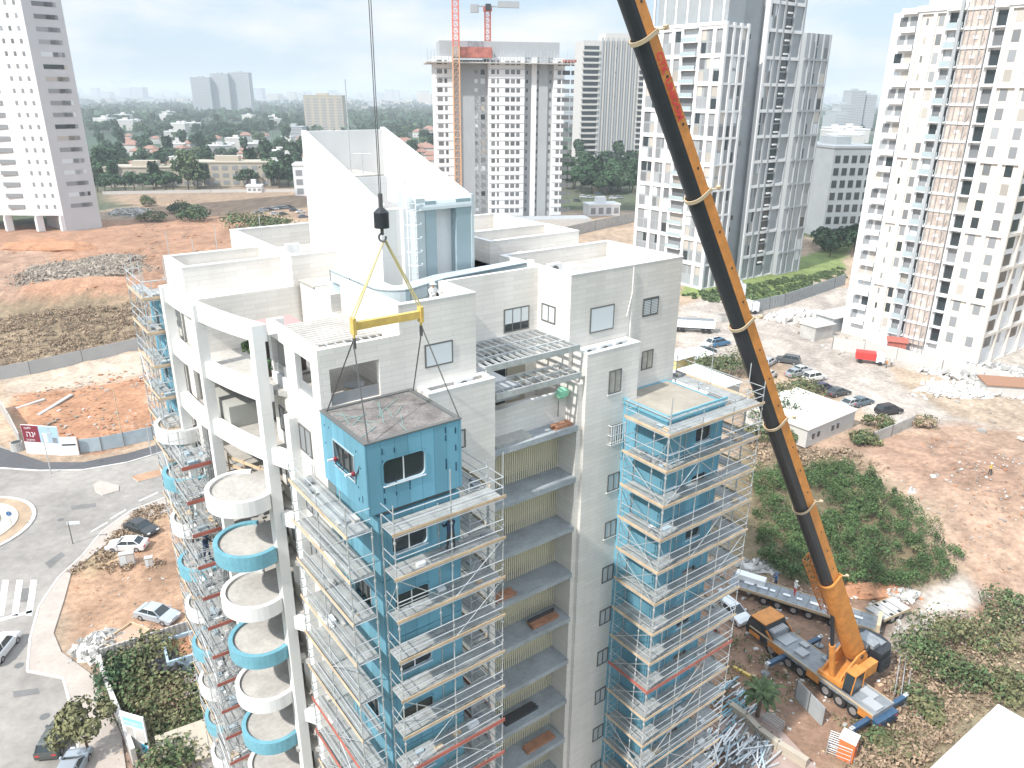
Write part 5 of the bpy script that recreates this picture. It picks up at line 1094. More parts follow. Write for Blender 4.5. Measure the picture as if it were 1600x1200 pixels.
# --- distant clusters
def block(name, label, p, az, L_, D_, H_, wallm='tgrey', fh=3.2, cols=6, win='glass2', group=None, cat='building', roofm=None, band=False):
    r = thing(name, label, cat, (p.x, p.y, 0), azr(az), group); MB().box(0, L_, 0, D_, 0, H_, wallm).build('wall', r); MB().box(-.3, L_+.3, -.3, D_+.3, H_, H_+.8, roofm or wallm).box(L_*.3, L_*.6, D_*.3, D_*.7, H_+.8, H_+3.5, wallm).build('roof', r)
    n = int(H_/fh)
    for k in range(n):
        if cols*n <= 96 and not band:
            for c in range(cols): x = L_*(c+.25)/cols; MB().box(x, x+L_*.6/cols, -.12, .02, k*fh+.9, k*fh+fh-.9, win).build('window', r)
        else: MB().box(L_*.03, L_*.97, -.12, .02, k*fh+1.1, k*fh+2.3, win).build('window', r)
    return r
pf = at(352, 172.5)
for i, (x0, x1, yt, lb) in enumerate(((304, 335, 125, 'leftmost'), (335, 364, 119, 'middle'), (363, 396, 117, 'rightmost'))):
    q = at(x0, 178); L_ = toward(q, 90, x1-1.5); dist = q.y; H_ = 50-dist*math.tan(math.atan((yt-600)/FPX)+TILT)
    block('residential_tower', f'{lb} of the three pale towers on the suburb horizon', q, 90, L_, 25, H_, 'tgrey', H_/26, 5, band=True)
for i, (x0, x1, yt, yb) in enumerate(((176, 182, 131, 138), (184, 190, 133, 139), (192, 206, 130, 139))):
    q = at(x0, yb+9); L_ = toward(q, 90, x1); H_ = 50-q.y*math.tan(math.atan((yt-600)/FPX)+TILT)
    block('distant_tower', f'{["left","middle","right"][i]} of the faint towers on the left horizon', q, 90, L_, 30, H_, 'tgrey', H_/10, 3, band=True)
q = at(478, 205); block('beige_apartment_block', 'beige apartment tower just above the penthouse wall', q, 88, toward(q, 88, 538), 24, 50-q.y*math.tan(math.atan((152-600)/FPX)+TILT), 'beige', 3.6, 5)
q = at(445, 222); block('office_block', 'small pale office block with curved bands left of the beige tower', q, 88, toward(q, 88, 474), 20, 15, 'tgrey', 3.6, 4, band=True)
# right background
q = at(1283, 372); L_ = toward(q, 80, 1358); block('office_block', 'grey office block with square windows between the two right towers', q, 80, L_, 30, 50-q.y*math.tan(math.atan((228-600)/FPX)+TILT), 'stower', 4.4, 6, win='glass')
for i, (x0, x1, yt, yb) in enumerate(((1300, 1318, 170, 215), (1322, 1344, 138, 205), (1345, 1362, 145, 205), (1308, 1330, 160, 210), (878, 896, 150, 200), (1296, 1308, 178, 212))):
    q = at(x0, yb); L_ = toward(q, 88, x1); H_ = 50-q.y*math.tan(math.atan((yt-600)/FPX)+TILT)
    block('city_block', ['low grey city block left on the right skyline', 'tallest stepped grey city block on the right skyline', 'grey city block touching the right tower skyline', 'dull city block in front of the tallest skyline block', 'pale slab between unfinished and finned towers', 'small city block against the grid tower edge'][i], q, 88, L_, 30, H_, 'tgrey', 3.6, 4, band=True)
# school-like long buildings on the left
q = at(166, 292); block('school_building', 'long beige low building with dark recess left of the round tree', q, 82, toward(q, 82, 300), 16, 10, 'beige', 3.4, 9)
q = at(300, 291); block('school_building', 'beige three storey building with square bays right of the round tree', q, 84, toward(q, 84, 423), 16, 12.5, 'beige', 4., 8)
q = at(461, 306); block('white_hall', 'white three storey hall touching the left edge of the penthouse wall', q, 82, 16, 14, 15, 'twhite', 4.6, 3)
q = at(386, 301); block('site_cabin', 'small white cabin on the far earth field', q, 82, toward(q, 82, 409), 6, 3, 'white', 3, 3)
q = at(920, 338); block('site_cabin', 'white site hut with dark door behind the grid tower', q, 76, toward(q, 76, 968), 8, 4.4, 'white', 4.4, 4)
# low buildings near
def shed(name, label, p, az, L_, D_, H_, wallm, roofm='white', wins=(), cat='building', slope=.3):
    r = thing(name, label, cat, p, azr(az)); MB().box(0, L_, 0, D_, 0, H_, wallm).build('wall', r)
    o = MB(); e = .3; o.add([(-e, -e, H_), (L_+e, -e, H_), (L_+e, D_+e, H_), (-e, D_+e, H_), (-e, -e, H_+.15), (L_+e, -e, H_+.15), (L_+e, D_+e, H_+.15+slope), (-e, D_+e, H_+.15+slope)], [(0,3,2,1), (4,5,6,7), (0,1,5,4), (1,2,6,5), (2,3,7,6), (3,0,4,7)], roofm); o.build('roof', r)
    for x in wins: w_ = MB().box(x, x+.9, -.06, .0, 1., 2.1, 'white').build('window', r); MB().box(x+.07, x+.83, -.08, -.061, 1.07, 2.03, 'glass').build('pane', w_)
    return r
q = ground(1258, 700); shed('prefab_office', 'beige prefab office with cream flat roof behind the boom', q, 53, 13.2, 11, 3., 'offw', mat('cream roof', (.62, .59, .53), .7, var=.08), (1.2, 2.6, 6.5, 7.9))
q = ground(1075, 655); shed('white_roofed_shed', 'white roofed shed behind the right blue stack', q, 53, 13, 10, 3.6, 'offw', 'white')
q = at(1497, 1182, 4.5); hA, hB = at(1562, 1104, 4.5), at(1465, 1196, 4.5); hd1 = (hB-hA).normalized(); hd2 = Vector((-hd1.y, hd1.x, 0)); hd2 = hd2 if hd2.x > 0 else -hd2
r = thing('white_roofed_hall', 'white sheet metal roofed hall in the bottom right corner', 'hall', Vector((hA.x, hA.y, 0)), math.atan2(hd2.y, hd2.x)); sg = -1 if hd1.dot(Vector((-hd2.y, hd2.x, 0))) < 0 else 1
MB().box(0, 14, min(0, sg*12), max(0, sg*12), 0, 4.4, 'offw').build('wall', r); MB().box(-.2, 14, min(-.2*sg, sg*12), max(-.2*sg, sg*12), 4.41, 4.5, 'white').build('roof', r)
for i in (3., 7., 11.): MB().box(-.2, 14, sg*i-.05, sg*i+.05, 4.501, 4.56, 'conc').build('roof_seam', r)
shed('yellow_hut', 'cream hut with yellow side left of the bushes by the white shed', ground(1056, 585), 53, 5.2, 4, 2.8, mat('yellow wall', (.60, .50, .22), .8), 'white')
shed('small_white_hut', 'small white hut touching the yellow sided hut', ground(1085, 578), 53, 5.5, 4, 2.2, 'offw', 'white')
q = at(1255, 520); 
shed('site_container', 'pale container with white top at the white tower gate', at(1300, 520), 60, 12, 5, 3.2, 'hoard', 'offw'); shed('site_container', 'low canopy roofed container left of the larger one at the gate', at(1272, 533), 60, 6, 4, 3, 'conc', 'offw')
shed('maroon_container', 'small maroon container against the hoarding of the white tower', at(1385, 552), 112, 3.4, 2.4, 2.6, 'redw', 'redw')
shed('debris_hut', 'low hut with brown roof among rubble at the right edge', at(1540, 618), 100, 7, 4, 2, 'offw', mat('rust roof', (.30, .16, .10), .8))
# podium behind the main building
r = thing('podium', 'low white podium roofs at the foot of the unfinished tower', 'podium', at(775, 352), azr(80)); MB().box(-20, 36, -14, -4, 0, 4, 'offw').build('wall', r); MB().box(-19.6, 35.6, -13.6, -4.4, 4.02, 4.1, 'tgrey').build('roof', r)
# ================================================================== FENCES, HOARDINGS
def fence(name, label, pxs, h, m, post=2.5, ribs=0, th=.06, ground_=True, cat='fence'):
    pts = [ground(*p) if ground_ else at(*p) for p in pxs]; r = thing(name, label, cat, pts[0]); o = MB()
    n = 0
    for a, b in zip(pts, pts[1:]):
        a_, b_ = a-pts[0], b-pts[0]; L_ = (b-a).length; d = (b_-a_)/L_
        o.obox(((a_+b_)/2)+Vector((0,0,h/2)), d*L_/2, Vector((-d.y, d.x, 0))*th/2, (0,0,h/2), m)
        if ribs:
            for i in range(int(L_/ribs)): c = a_+d*(i+.5)*ribs+Vector((0,0,h/2)); o.obox(c, d*ribs*.25, Vector((-d.y, d.x, 0))*(th/2+.05), (0,0,h/2-.01), m)
    o.build('panel', r)
    for a, b in zip(pts, pts[1:]):
        a_, b_ = a-pts[0], b-pts[0]; L_ = (b-a).length; k_ = max(1, int(L_/post))
        for i in range(k_): 
            if n < 95: c = a_.lerp(b_, i/k_); MB().box(c.x-.06, c.x+.06, c.y-.06, c.y+.06, 0, h+.06, 'alum').build('post', r); n += 1
    return r
fence('site_wall', 'long grey concrete wall below the scrub slope', [(-60, 605), (48, 585), (130, 567), (226, 545)], 2.6, mat('grey wall', (.42, .42, .42), .85, var=.08, vs=.3), post=12)
fence('hoarding', 'pale blue sheet hoarding curving along the new road', [(126, 708), (160, 704), (195, 697), (240, 687), (268, 680)], 2.2, 'hoardb', post=4.5)
fence('corrugated_fence', 'white corrugated fence between the earth lot and the garden', [(160, 1045), (230, 1022), (310, 995)], 2.2, 'offw', ribs=.45, post=9)
fence('white_wall', 'grey white garden wall running down to the poster', [(160, 1050), (172, 1090), (196, 1150), (214, 1200)], 2., 'offw', th=.35, post=30)
fence('hoarding', 'long grey panel hoarding on the grass edge before the right towers', [(1152, 495), (1225, 478), (1320, 445)], 3.2, 'hoard', ribs=1.2, post=6)
fence('hoarding', 'white topped hoarding along the gate of the right tower', [(1300, 545), (1400, 562), (1470, 583), (1560, 600)], 2.6, 'offw', ribs=1., post=6)
fence('paling_fence', 'weathered grey paling fence beside the prefab office', [(1362, 694), (1392, 682), (1427, 666)], 2., 'conc', ribs=.4, post=4)
fence('panel_fence', 'pale steel panel fence in front of the crane', [(1242, 1090), (1262, 1112), (1284, 1135)], 2., 'hoard', ribs=0, post=2.4)
fence('far_wall', 'long pale boundary wall on the far side of the earth field', [(160, 304), (330, 301), (470, 300)], 1.6, 'offw', post=60)
fence('far_wall', 'grey boundary wall right of the unfinished tower foot', [(880, 372), (930, 360), (1000, 345)], 4., 'conc', post=60)
fence('left_screen', 'cream paling screen with dark rail at the left edge', [(0, 640), (18, 668), (34, 700)], 2.4, 'offw', ribs=.5, post=5)
fence('garden_wall', 'curved stone retaining wall by the palm at the foot of the right scaffold', [(1140, 1110), (1165, 1128), (1185, 1150), (1215, 1172), (1260, 1200)], .9, 'beige', th=.5, post=40)
# billboards
def board(name, label, px0, px1, h, z0, draw, par=None, group=None):
    a, b = at(*px0), at(*px1); az = math.degrees(math.atan2((b-a).x, (b-a).y)); L_ = (b-a).length; r = thing(name, label, 'billboard', a, azr(az), group)
    MB().box(0, L_, 0, .12, z0, z0+h, 'white').build('panel', r)
    for x in (.1, L_-.2): MB().box(x, x+.1, .12, .22, 0, z0+h, 'alum').build('post', r)
    draw(r, L_, h, z0); return r
def text(r, body, x, z, size, m, y=-.02):
    cv = bpy.data.curves.new('lettering', 'FONT'); cv.body = body; cv.size = size; cv.extrude = .004; cv.materials.append(M[m]); t = bpy.data.objects.new('tmp', cv); COL.objects.link(t)
    me = bpy.data.meshes.new_from_object(t.evaluated_get(bpy.context.evaluated_depsgraph_get())); bpy.data.objects.remove(t)
    me.transform(Matrix.Translation((x, y, z)) @ Matrix.Rotation(PI/2, 4, 'X')); o = bpy.data.objects.new('lettering', me); COL.objects.link(o); o.parent = r
def db1(r, L_, h, z0):
    MB().box(.05, L_*.48, -.02, -.001, z0+h*.42, z0+h-.05, 'maroon').build('poster', r); MB().box(L_*.48, L_-.05, -.02, -.001, z0+h*.42, z0+h-.05, mat('poster sky', (.35, .50, .66), .5)).box(L_*.72, L_*.80, -.03, -.02, z0+h*.45, z0+h*.95, 'hoardb').box(L_*.56, L_*.68, -.03, -.02, z0+h*.45, z0+h*.75, 'twhite').box(L_*.82, L_*.95, -.03, -.02, z0+h*.43, z0+h*.62, 'grey').build('poster', r)
    text(r, '\u05de\u05d2\u05d3\u05dc\u05d9', .5, z0+h*.86, .5, 'white', -.03); text(r, '\u05d4\u05e0\u05d9', .6, z0+h*.60, 1.25, 'white', -.03); text(r, '\u05d1\u05d4\u05e7\u05de\u05d4', .5, z0+h*.46, .45, 'white', -.03)
board('billboard', 'maroon and blue billboard with white lettering over the white hoarding', (42, 708), (98, 712), 4.6, 0., db1)
board('billboard', 'white notice board with a dark line right of the maroon one', (98, 712), (124, 711), 2.9, 0., lambda r, L_, h, z0: MB().box(.2, L_-.2, -.02, -.001, h*.55, h*.63, 'black').build('poster', r))
def db2(r, L_, h, z0):
    MB().box(.25, L_-.15, -.02, -.001, h*.72, h*.90, mat('poster cyan', (.25, .62, .68), .5)).box(.35, L_*.45, -.02, -.001, h*.42, h*.68, 'conc').box(L_*.52, L_-.2, -.02, -.001, h*.40, h*.66, 'offw').box(L_*.70, L_-.1, -.02, -.001, h*.12, h*.34, mat('poster blue', (.12, .48, .70), .5)).build('poster', r)
    text(r, 'PROJECT', .35, h*.76, .42, 'white', -.03)
board('poster_board', 'white and cyan building poster standing over the garden wall', (200, 1175), (236, 1186), 4.2, 0., db2)
# ================================================================== VEGETATION
def leaves(o, c, rx, ry, rz, n, size, rn, m='leaf', clumps=10, low=-.3):
    cl = []
    for i in range(clumps):
        t = rn.uniform(0, 2*PI); ph = math.asin(rn.uniform(low, 1)); k = rn.uniform(.45, .8); cl.append((math.cos(t)*math.cos(ph)*k, math.sin(t)*math.cos(ph)*k, math.sin(ph)*k, rn.uniform(.28, .5)))
    for i in range(n):
        q = rn.choice(cl); t = rn.uniform(0, 2*PI); ph = math.asin(rn.uniform(-.7, 1)); k = q[3]*rn.uniform(.75, 1.05)
        x, y, z = q[0]+math.cos(t)*math.cos(ph)*k, q[1]+math.sin(t)*math.cos(ph)*k, q[2]+math.sin(ph)*k
        p = Vector((c[0]+x*rx, c[1]+y*ry, c[2]+z*rz)); s_ = size*rn.uniform(.6, 1.3)
        nrm = Vector((math.cos(t)*math.cos(ph)+rn.uniform(-.6, .6), math.sin(t)*math.cos(ph)+rn.uniform(-.6, .6), math.sin(ph)+rn.uniform(-.3, .8))).normalized()
        a = nrm.orthogonal().normalized(); b = nrm.cross(a); th = rn.uniform(0, PI); a, b = a*math.cos(th)+b*math.sin(th), b*math.cos(th)-a*math.sin(th)
        o.add([p-a*s_, p-b*s_*.6+nrm*s_*.15, p+a*s_, p+b*s_*.6-nrm*s_*.1], [(0,1,2,3)], m)
def tree(name, label, p, h, w_, m='leaf', n=900, size=.35, seed=1, trunkr=.18, group=None, cat='tree', squash=.5):
    rn = random.Random(seed); r = thing(name, label, cat, p, 0, group); o = MB(); th = h*.38
    o.tube((0,0,-.3), (rn.uniform(-.2,.2), rn.uniform(-.2,.2), th), trunkr, 'trunk', 8, r2=trunkr*.65)
    for i in range(6): t = 2*PI*i/6+rn.uniform(-.3,.3); o.tube((0,0,th*.85), (math.cos(t)*w_*.55, math.sin(t)*w_*.55, th+rn.uniform(.3, .6)*h*.5), trunkr*.5, 'trunk', 5, r2=trunkr*.15)
    o.build('trunk', r); o = MB(); leaves(o, (0,0,h-h*squash*.55), w_, w_, h*squash*.62, n, size, rn, m, 13); o.build('crown', r); return r
def bush(name, label, p, w_, h, m='leaf', n=500, size=.22, seed=1, group=None, cat='bush'):
    rn = random.Random(seed); o = MB(); yy_ = rn.uniform(.75, 1.1)
    leaves(o, (0,0,h*.35), w_, w_*yy_, h*.62, int(n*.62), size, rn, m, 14, -.1); leaves(o, (0,0,h*.4), w_*1.08, w_*yy_*1.1, h*.75, int(n*.28), size*.8, rn, {'leaf': 'leafo', 'leafo': 'leaf', 'leafd': 'leaf', 'dry': 'leafo'}[m], 9, -.1); leaves(o, (0,0,h*.3), w_*1.15, w_*yy_*1.15, h*.6, int(n*.1), size*.7, rn, 'dry', 6, -.1)
    for i in range(14): t = rn.uniform(0, 2*PI); k = rn.uniform(.4, 1.1); o.tube((math.cos(t)*w_*k*.4, math.sin(t)*w_*k*.4, 0), (math.cos(t)*w_*k, math.sin(t)*w_*k, h*rn.uniform(.6, 1.15)), .02*w_**.5, 'trunk', 4, r2=.006)
    o = o.build(name, loc=p); tag(o, label, cat, group); return o
tree('street_tree', 'small olive street tree beside the dark grey car', at(140, 1178), 4.6, 2.3, 'leafo', 1700, .2, 3, .13)
for i, (x, y, w_, h, m, lb) in enumerate(((200, 1070, 3.2, 3.0, 'leafd', 'dark round bush in the corner of the white garden wall'), (245, 1050, 4.4, 3.6, 'leafo', 'large olive bush beside the blue hut'), (215, 1098, 2.8, 2., 'leafo', 'low olive bush above the poster board'), (275, 1125, 4., 3.2, 'leafo', 'olive bush right of the poster board'), (262, 1090, 2.6, 1.6, 'dry', 'dry brown bush between the garden bushes'), (300, 1150, 3.0, 2.2, 'leaf', 'green bush by the pale garden roofs'), (282, 1215, 2.8, 3.4, 'leaf', 'spiky green bush cut by the bottom edge'))):
    bush('garden_bush', lb, at(x, y), w_, h, m, 1500, .2, 20+i, 'bushes in the walled garden')
for i, (x, y, w_, h, m, lb) in enumerate(((305, 345, 7, 6, 'leafd', 'dark green bush in the middle of the far earth field'), (283, 332, 5, 5, 'leafd', 'smaller dark bush left of the field bush'), (385, 358, 12, 7, 'leaf', 'wide rounded green tree mass beside the far car park'), (425, 360, 10, 6, 'leaf', 'green bush mass just left of the curved side roof'), (238, 345, 6, 4, 'leafo', 'olive bush near the pale heap by the left tower'), (232, 322, 4, 5, 'leafo', 'thin olive bush by the far field wall'))):
    bush('field_bush', lb, ground(x, y), w_, h, m, 1100, .55, 40+i)
tree('round_tree', 'tall pale green tree in front of the school buildings', at(295, 297), 20, 9, 'leaf', 1400, .8, 5, .4, squash=.9)
for i, (x, y, w_, h, m, lb) in enumerate(((1110, 588, 4.6, 4.4, 'leaf', 'spiky green bush behind the white roofed shed'), (1143, 586, 4.6, 5, 'leaf', 'taller spiky green bush left of the boom by the shed'), (1222, 636, 5.0, 4.5, 'leafo', 'yellow green bush behind the prefab office'), (1255, 628, 4.2, 4.2, 'leafo', 'yellow green bush below the white jeep'), (1200, 660, 5.2, 4.6, 'leafd', 'dark hedge bush left of the prefab office'), (1222, 662, 4.4, 4, 'leafd', 'dark hedge bush under the boom by the prefab'), (1180, 690, 3.2, 3, 'leaf', 'green bush by the right scaffold top'), (1372, 668, 2.6, 2.2, 'leafo', 'yellow green bush left of the paling fence'), (1440, 665, 2.2, 1.6, 'dry', 'dry bush at the end of the paling fence'), (1232, 690, 1.4, 2., 'leafo', 'small bush at the prefab office corner'), (1348, 694, 2.4, 2, 'leafo', 'small green bush between prefab and paling fence'))):
    bush('yard_bush', lb, ground(x, y), w_, h, m, 1300, .26, 60+i, 'bushes around the prefab office')
for i, (x, y, w_, h, m, lb) in enumerate(((1470, 1010, 5.2, 3.4, 'leafo', 'large olive bush right of the crane counterweight'), (1440, 1040, 4., 3., 'leaf', 'green bush behind the crane rear bumper'), (1490, 1065, 4.4, 2.8, 'leaf', 'green bush behind the tubular frames'), (1540, 1000, 4.5, 2.4, 'leafo', 'olive bush at the right edge above the white roof'), (1580, 965, 4.5, 2.6, 'leaf', 'green bush at the right edge, higher one'), (1580, 1085, 3.6, 2., 'leafo', 'olive scrub beside the white roof corner'), (1440, 1110, 2.6, 1.6, 'leafo', 'low olive bush below the tubular frames'), (1375, 1165, 2.2, 1.4, 'leafo', 'low bush right of the portable toilet'), (1530, 1050, 3.6, 1.6, 'dry', 'dry brown bush above the white roof'), (1410, 1180, 3., 1.3, 'dry', 'dry brown bush at the bottom right'))):
    bush('scrub_bush', lb, ground(x, y), w_*.78, h*.9, m, 1100, .2, 80+i, 'bushes on the lower right slope')
# thicket: nobody could count it
rn = random.Random(9)
thp = [ground(*p) for p in [(1180, 745), (1300, 728), (1370, 745), (1415, 790), (1500, 885), (1460, 915), (1390, 925), (1330, 915), (1250, 925), (1185, 885)]]
def inpoly(x, y, P):
    c = False
    for i in range(len(P)):
        a, b = P[i], P[(i+1)%len(P)]
        if (a.y > y) != (b.y > y) and x < (b.x-a.x)*(y-a.y)/(b.y-a.y)+a.x: c = not c
    return c
o = MB(); xs_ = [p.x for p in thp]; ys_ = [p.y for p in thp]; cnt = 0
gap = [ground(*p) for p in [(1190, 770), (1250, 765), (1300, 790), (1290, 825), (1215, 800)]]
while cnt < 330:
    x, y = rn.uniform(min(xs_), max(xs_)), rn.uniform(min(ys_), max(ys_))
    if not inpoly(x, y, thp): continue
    if inpoly(x, y, gap) and rn.random() < .75: continue
    z = float(hgt(x, y)); w_ = rn.uniform(.7, 1.7); h_ = rn.uniform(1.1, 2.8); leaves(o, (x, y, z+h_*.45), w_, w_, h_*.6, 210, .115, rn, 'leaft' if rn.random() < .85 else 'leafo', 8, -.2); cnt += 1
tag(o.build('green_thicket'), 'dense green thicket of tall weeds on the slope behind the flatbed', 'thicket', kind='stuff')
# dry scrub and grass
def scrub(name, label, px, n, size, m, seed, hh=.5, n2=26):
    P = [ground(*p) for p in px]; rn = random.Random(seed); o = MB(); xs_ = [p.x for p in P]; ys_ = [p.y for p in P]; k = 0
    while k < n:
        x, y = rn.uniform(min(xs_), max(xs_)), rn.uniform(min(ys_), max(ys_))
        if inpoly(x, y, P): s_ = rn.uniform(.4, 1.4); leaves(o, (x, y, float(hgt(x, y))+.15), s_, s_, hh*rn.uniform(.5, 1.6), n2, size, rn, m, 4, 0); k += 1
    tag(o.build(name), label, 'scrub', kind='stuff')
scrub('dry_scrub', 'dry brown scrub covering the slope above the grey wall', [(-10, 500), (60, 490), (230, 475), (235, 540), (120, 562), (40, 575), (-60, 590)], 760, .17, 'dry', 1, .6, 40)
scrub('dry_grass', 'dry grass on the slope above the white corner roof', [(1400, 1020), (1600, 950), (1700, 1000), (1620, 1100), (1560, 1098), (1440, 1190), (1300, 1230), (1370, 1140)], 420, .16, 'dry', 2, .5)
scrub('dry_grass', 'dry grass and stones along the pavement edge by the white saloon', [(112, 892), (150, 870), (215, 800), (262, 785), (240, 815), (190, 850), (165, 880), (250, 885), (160, 895)], 120, .16, 'dry', 3, .3)
scrub('brown_weeds', 'brown weeds between the prefab office and the green thicket', [(1170, 690), (1240, 705), (1330, 705), (1400, 740), (1300, 735), (1180, 760)], 160, .2, 'dry', 4, .6)
scrub('lawn', 'strip of bright grass in front of the grid tower', [(1066, 462), (1100, 470), (1150, 483), (1225, 468), (1320, 436), (1320, 418), (1200, 440), (1100, 455)], 420, .4, 'leaf', 5, .35)
scrub('lot_weeds', 'sparse weeds on the crane yard edges', [(1180, 930), (1100, 1100), (1220, 1080), (1360, 1180), (1440, 1180), (1400, 1130), (1300, 1120)], 60, .12, 'leafo', 6, .3)
# suburb trees (things), further woods (stuff) and villas
protos = []
for i in range(5):
    rn = random.Random(200+i); r = thing('suburb_tree', '', 'tree', (0, 0, -500)); o = MB(); o.tube((0,0,-.5), (0,0,5), .35, 'trunk', 6, r2=.2); o.build('trunk', r)
    o = MB(); h = [9, 11, 8, 15, 10][i]; w_ = [5.5, 6.5, 6., 3., 7.5][i]; leaves(o, (0,0,h*.58), w_, w_, h*.46, 420, 1.0, rn, ['leafd', 'leafd', 'leaf', 'leafd', 'leafd'][i], 11); o.build('crown', r); protos.append(r)
used = [False]*5; TL = ['round dark tree in the suburb belt', 'broad dark tree in the suburb belt', 'low mid green tree in the suburb belt', 'narrow cypress like tree in the suburb belt', 'spreading dark tree in the suburb belt']
def zone(x, y):
    a = ['by the left tower', 'left of the round tree', 'behind the round tree', 'below the three pale towers', 'left of the beige tower', 'by the unfinished tower', 'at the finned tower foot', 'below the grey office block'][sum(x > q for q in (210, 270, 320, 400, 500, 800, 1100))]
    return a+(', near row' if y > 255 else ', middle rows' if y > 218 else ', far rows')
def plant(x, y, s_, i=None):
    i = rn2.randrange(5) if i is None else i; p = at(x, y)
    if not used[i]: used[i] = True; r = protos[i]; r.location = p; r.scale = (s_,)*3; r.rotation_euler.z = rn2.uniform(0, 6)
    else: r = dup(protos[i], p, rn2.uniform(0, 6), scale=s_)
    r['label'] = TL[i].replace('in the suburb belt', zone(x, y)); r['group'] = 'suburb trees'; return r
rn2 = random.Random(77)
for i in range(150): plant(rn2.uniform(150, 478), 296-rn2.random()**1.1*90, rn2.uniform(.8, 1.4))
for i in range(130): plant(rn2.uniform(140, 480), rn2.uniform(186, 215), rn2.uniform(.9, 1.5))
for i in range(34): plant(rn2.uniform(600, 700), rn2.uniform(205, 262), rn2.uniform(.9, 1.4))
for i in range(46): plant(rn2.uniform(874, 1000), 305-rn2.random()*45, rn2.uniform(.9, 1.5))
for i in range(14): plant(rn2.uniform(1282, 1345), rn2.uniform(372, 402), rn2.uniform(.5, .8))
for i in range(9): plant(150+i*15+rn2.uniform(-5, 5), 300, rn2.uniform(.7, 1.), 1)
o = MB(); rn = random.Random(5)
for i in range(5200):
    x = rn.uniform(-120, 1750); y = 207-rn.random()**.8*47; p = at(x, y); s_ = rn.uniform(7, 15)*(1+(207-y)/60)
    if (vn := math.sin(p.x*.006+1.3)+math.sin(p.y*.0045+p.x*.002)) < -.9 and rn.random() < .8: continue
    for k in range(7):
        q = p+Vector((rn.gauss(0, s_*.5), rn.gauss(0, s_*.5), rn.uniform(1, s_*.55))); a = Vector((rn.gauss(0,1), rn.gauss(0,1), rn.gauss(0,.5))).normalized()*s_*.4; b = Vector((rn.gauss(0,.5), rn.gauss(0,.5), 1)).normalized()*s_*.3
        o.add([q-a, q-b, q+a, q+b], [(0,1,2,3)], 'leafd')
tag(o.build('far_woods'), 'bluish far woods between the suburb and the horizon', 'woods', kind='stuff')
def villa(i):
    r = thing('villa', '', 'house', (0,0,-500)); L_, D_ = [(11, 9), (14, 9), (10, 10), (16, 12)][i]; H_ = [5.5, 6, 6, 9][i]; MB().box(-L_/2, L_/2, -D_/2, D_/2, 0, H_, 'offw').build('wall', r)
    o = MB()
    if i < 3:
        e = .6; v = [(-L_/2-e, -D_/2-e, H_), (L_/2+e, -D_/2-e, H_), (L_/2+e, D_/2+e, H_), (-L_/2-e, D_/2+e, H_), (-L_*.2, 0, H_+2.8), (L_*.2, 0, H_+2.8)]
        o.add(v, [(0,1,5,4), (1,2,5), (2,3,4,5), (3,0,4), (0,3,2,1)], 'tile')
    else: o.box(-L_/2-.2, L_/2+.2, -D_/2-.2, D_/2+.2, H_, H_+.5, 'white'); o.box(-2, 2, -2, 2, H_+.5, H_+2.5, 'offw')
    o.build('roof', r)
    for x in (-L_*.3, 0, L_*.28): MB().box(x-.7, x+.7, -D_/2-.06, -D_/2, 1, 2.4, 'glass2').build('window', r)
    return r
vp = [villa(i) for i in range(4)]; vu = [False]*4
VL = ['small white villa with terracotta hipped roof in the suburb', 'long white villa with terracotta hipped roof in the suburb', 'square white villa with terracotta roof in the suburb', 'flat roofed white block among the suburb trees']
def putv(x, y, i, az, s_):
    p = at(x, y)
    if not vu[i]: vu[i] = True; r = vp[i]; r.location = p; r.rotation_euler.z = az; r.scale = (s_,)*3
    else: r = dup(vp[i], p, az, scale=s_)
    r['label'] = VL[i].replace('in the suburb', zone(x, y)).replace('among the suburb trees', zone(x, y)); r['group'] = 'suburb houses'
for k in range(74): putv(rn2.uniform(158, 478), 284-rn2.random()*68, rn2.choice([0, 0, 1, 2, 2, 3]), rn2.uniform(-.4, .6), rn2.uniform(.7, 1.1))
for k in range(24): putv(rn2.uniform(600, 696), rn2.uniform(208, 268), rn2.choice([0, 1, 2]), rn2.uniform(-.4, .6), rn2.uniform(.9, 1.3))
for k in range(16): putv(rn2.uniform(140, 480), rn2.uniform(184, 208), 3, rn2.uniform(-.4, .6), rn2.uniform(.9, 1.5))
for k in range(8): putv(rn2.uniform(1295, 1345), rn2.uniform(215, 240), 3, 0, 1.6)
# faint built-up horizon: a mass nobody could count
o = MB()
for i in range(900):
    x = rn.uniform(-200, 1800); y = 146.9+(x-800)*.00785+rn.uniform(3., 21); p = at(x, y); y -= (x-800)*.00785
    s_ = rn.uniform(20, 60)*(p.y/3000)**.5; h_ = rn.choice([8, 12, 20, 30, 45, 60])*rn.uniform(.6, 1.2) if y < 162 else rn.uniform(6, 18); o.box(p.x-s_/2, p.x+s_/2, p.y, p.y+s_, 0, h_, 'tgrey' if rn.random() < .7 else 'beige')
tag(o.build('far_city'), 'faint city blocks along the horizon', 'city', kind='stuff')
o = MB(); a, b = at(520, 160), at(700, 160)
sheet('far_sand', [(520, 161.5), (700, 162.5), (700, 157.5), (520, 157)], mat('far bare earth', (.50, .36, .26), .95), .3)
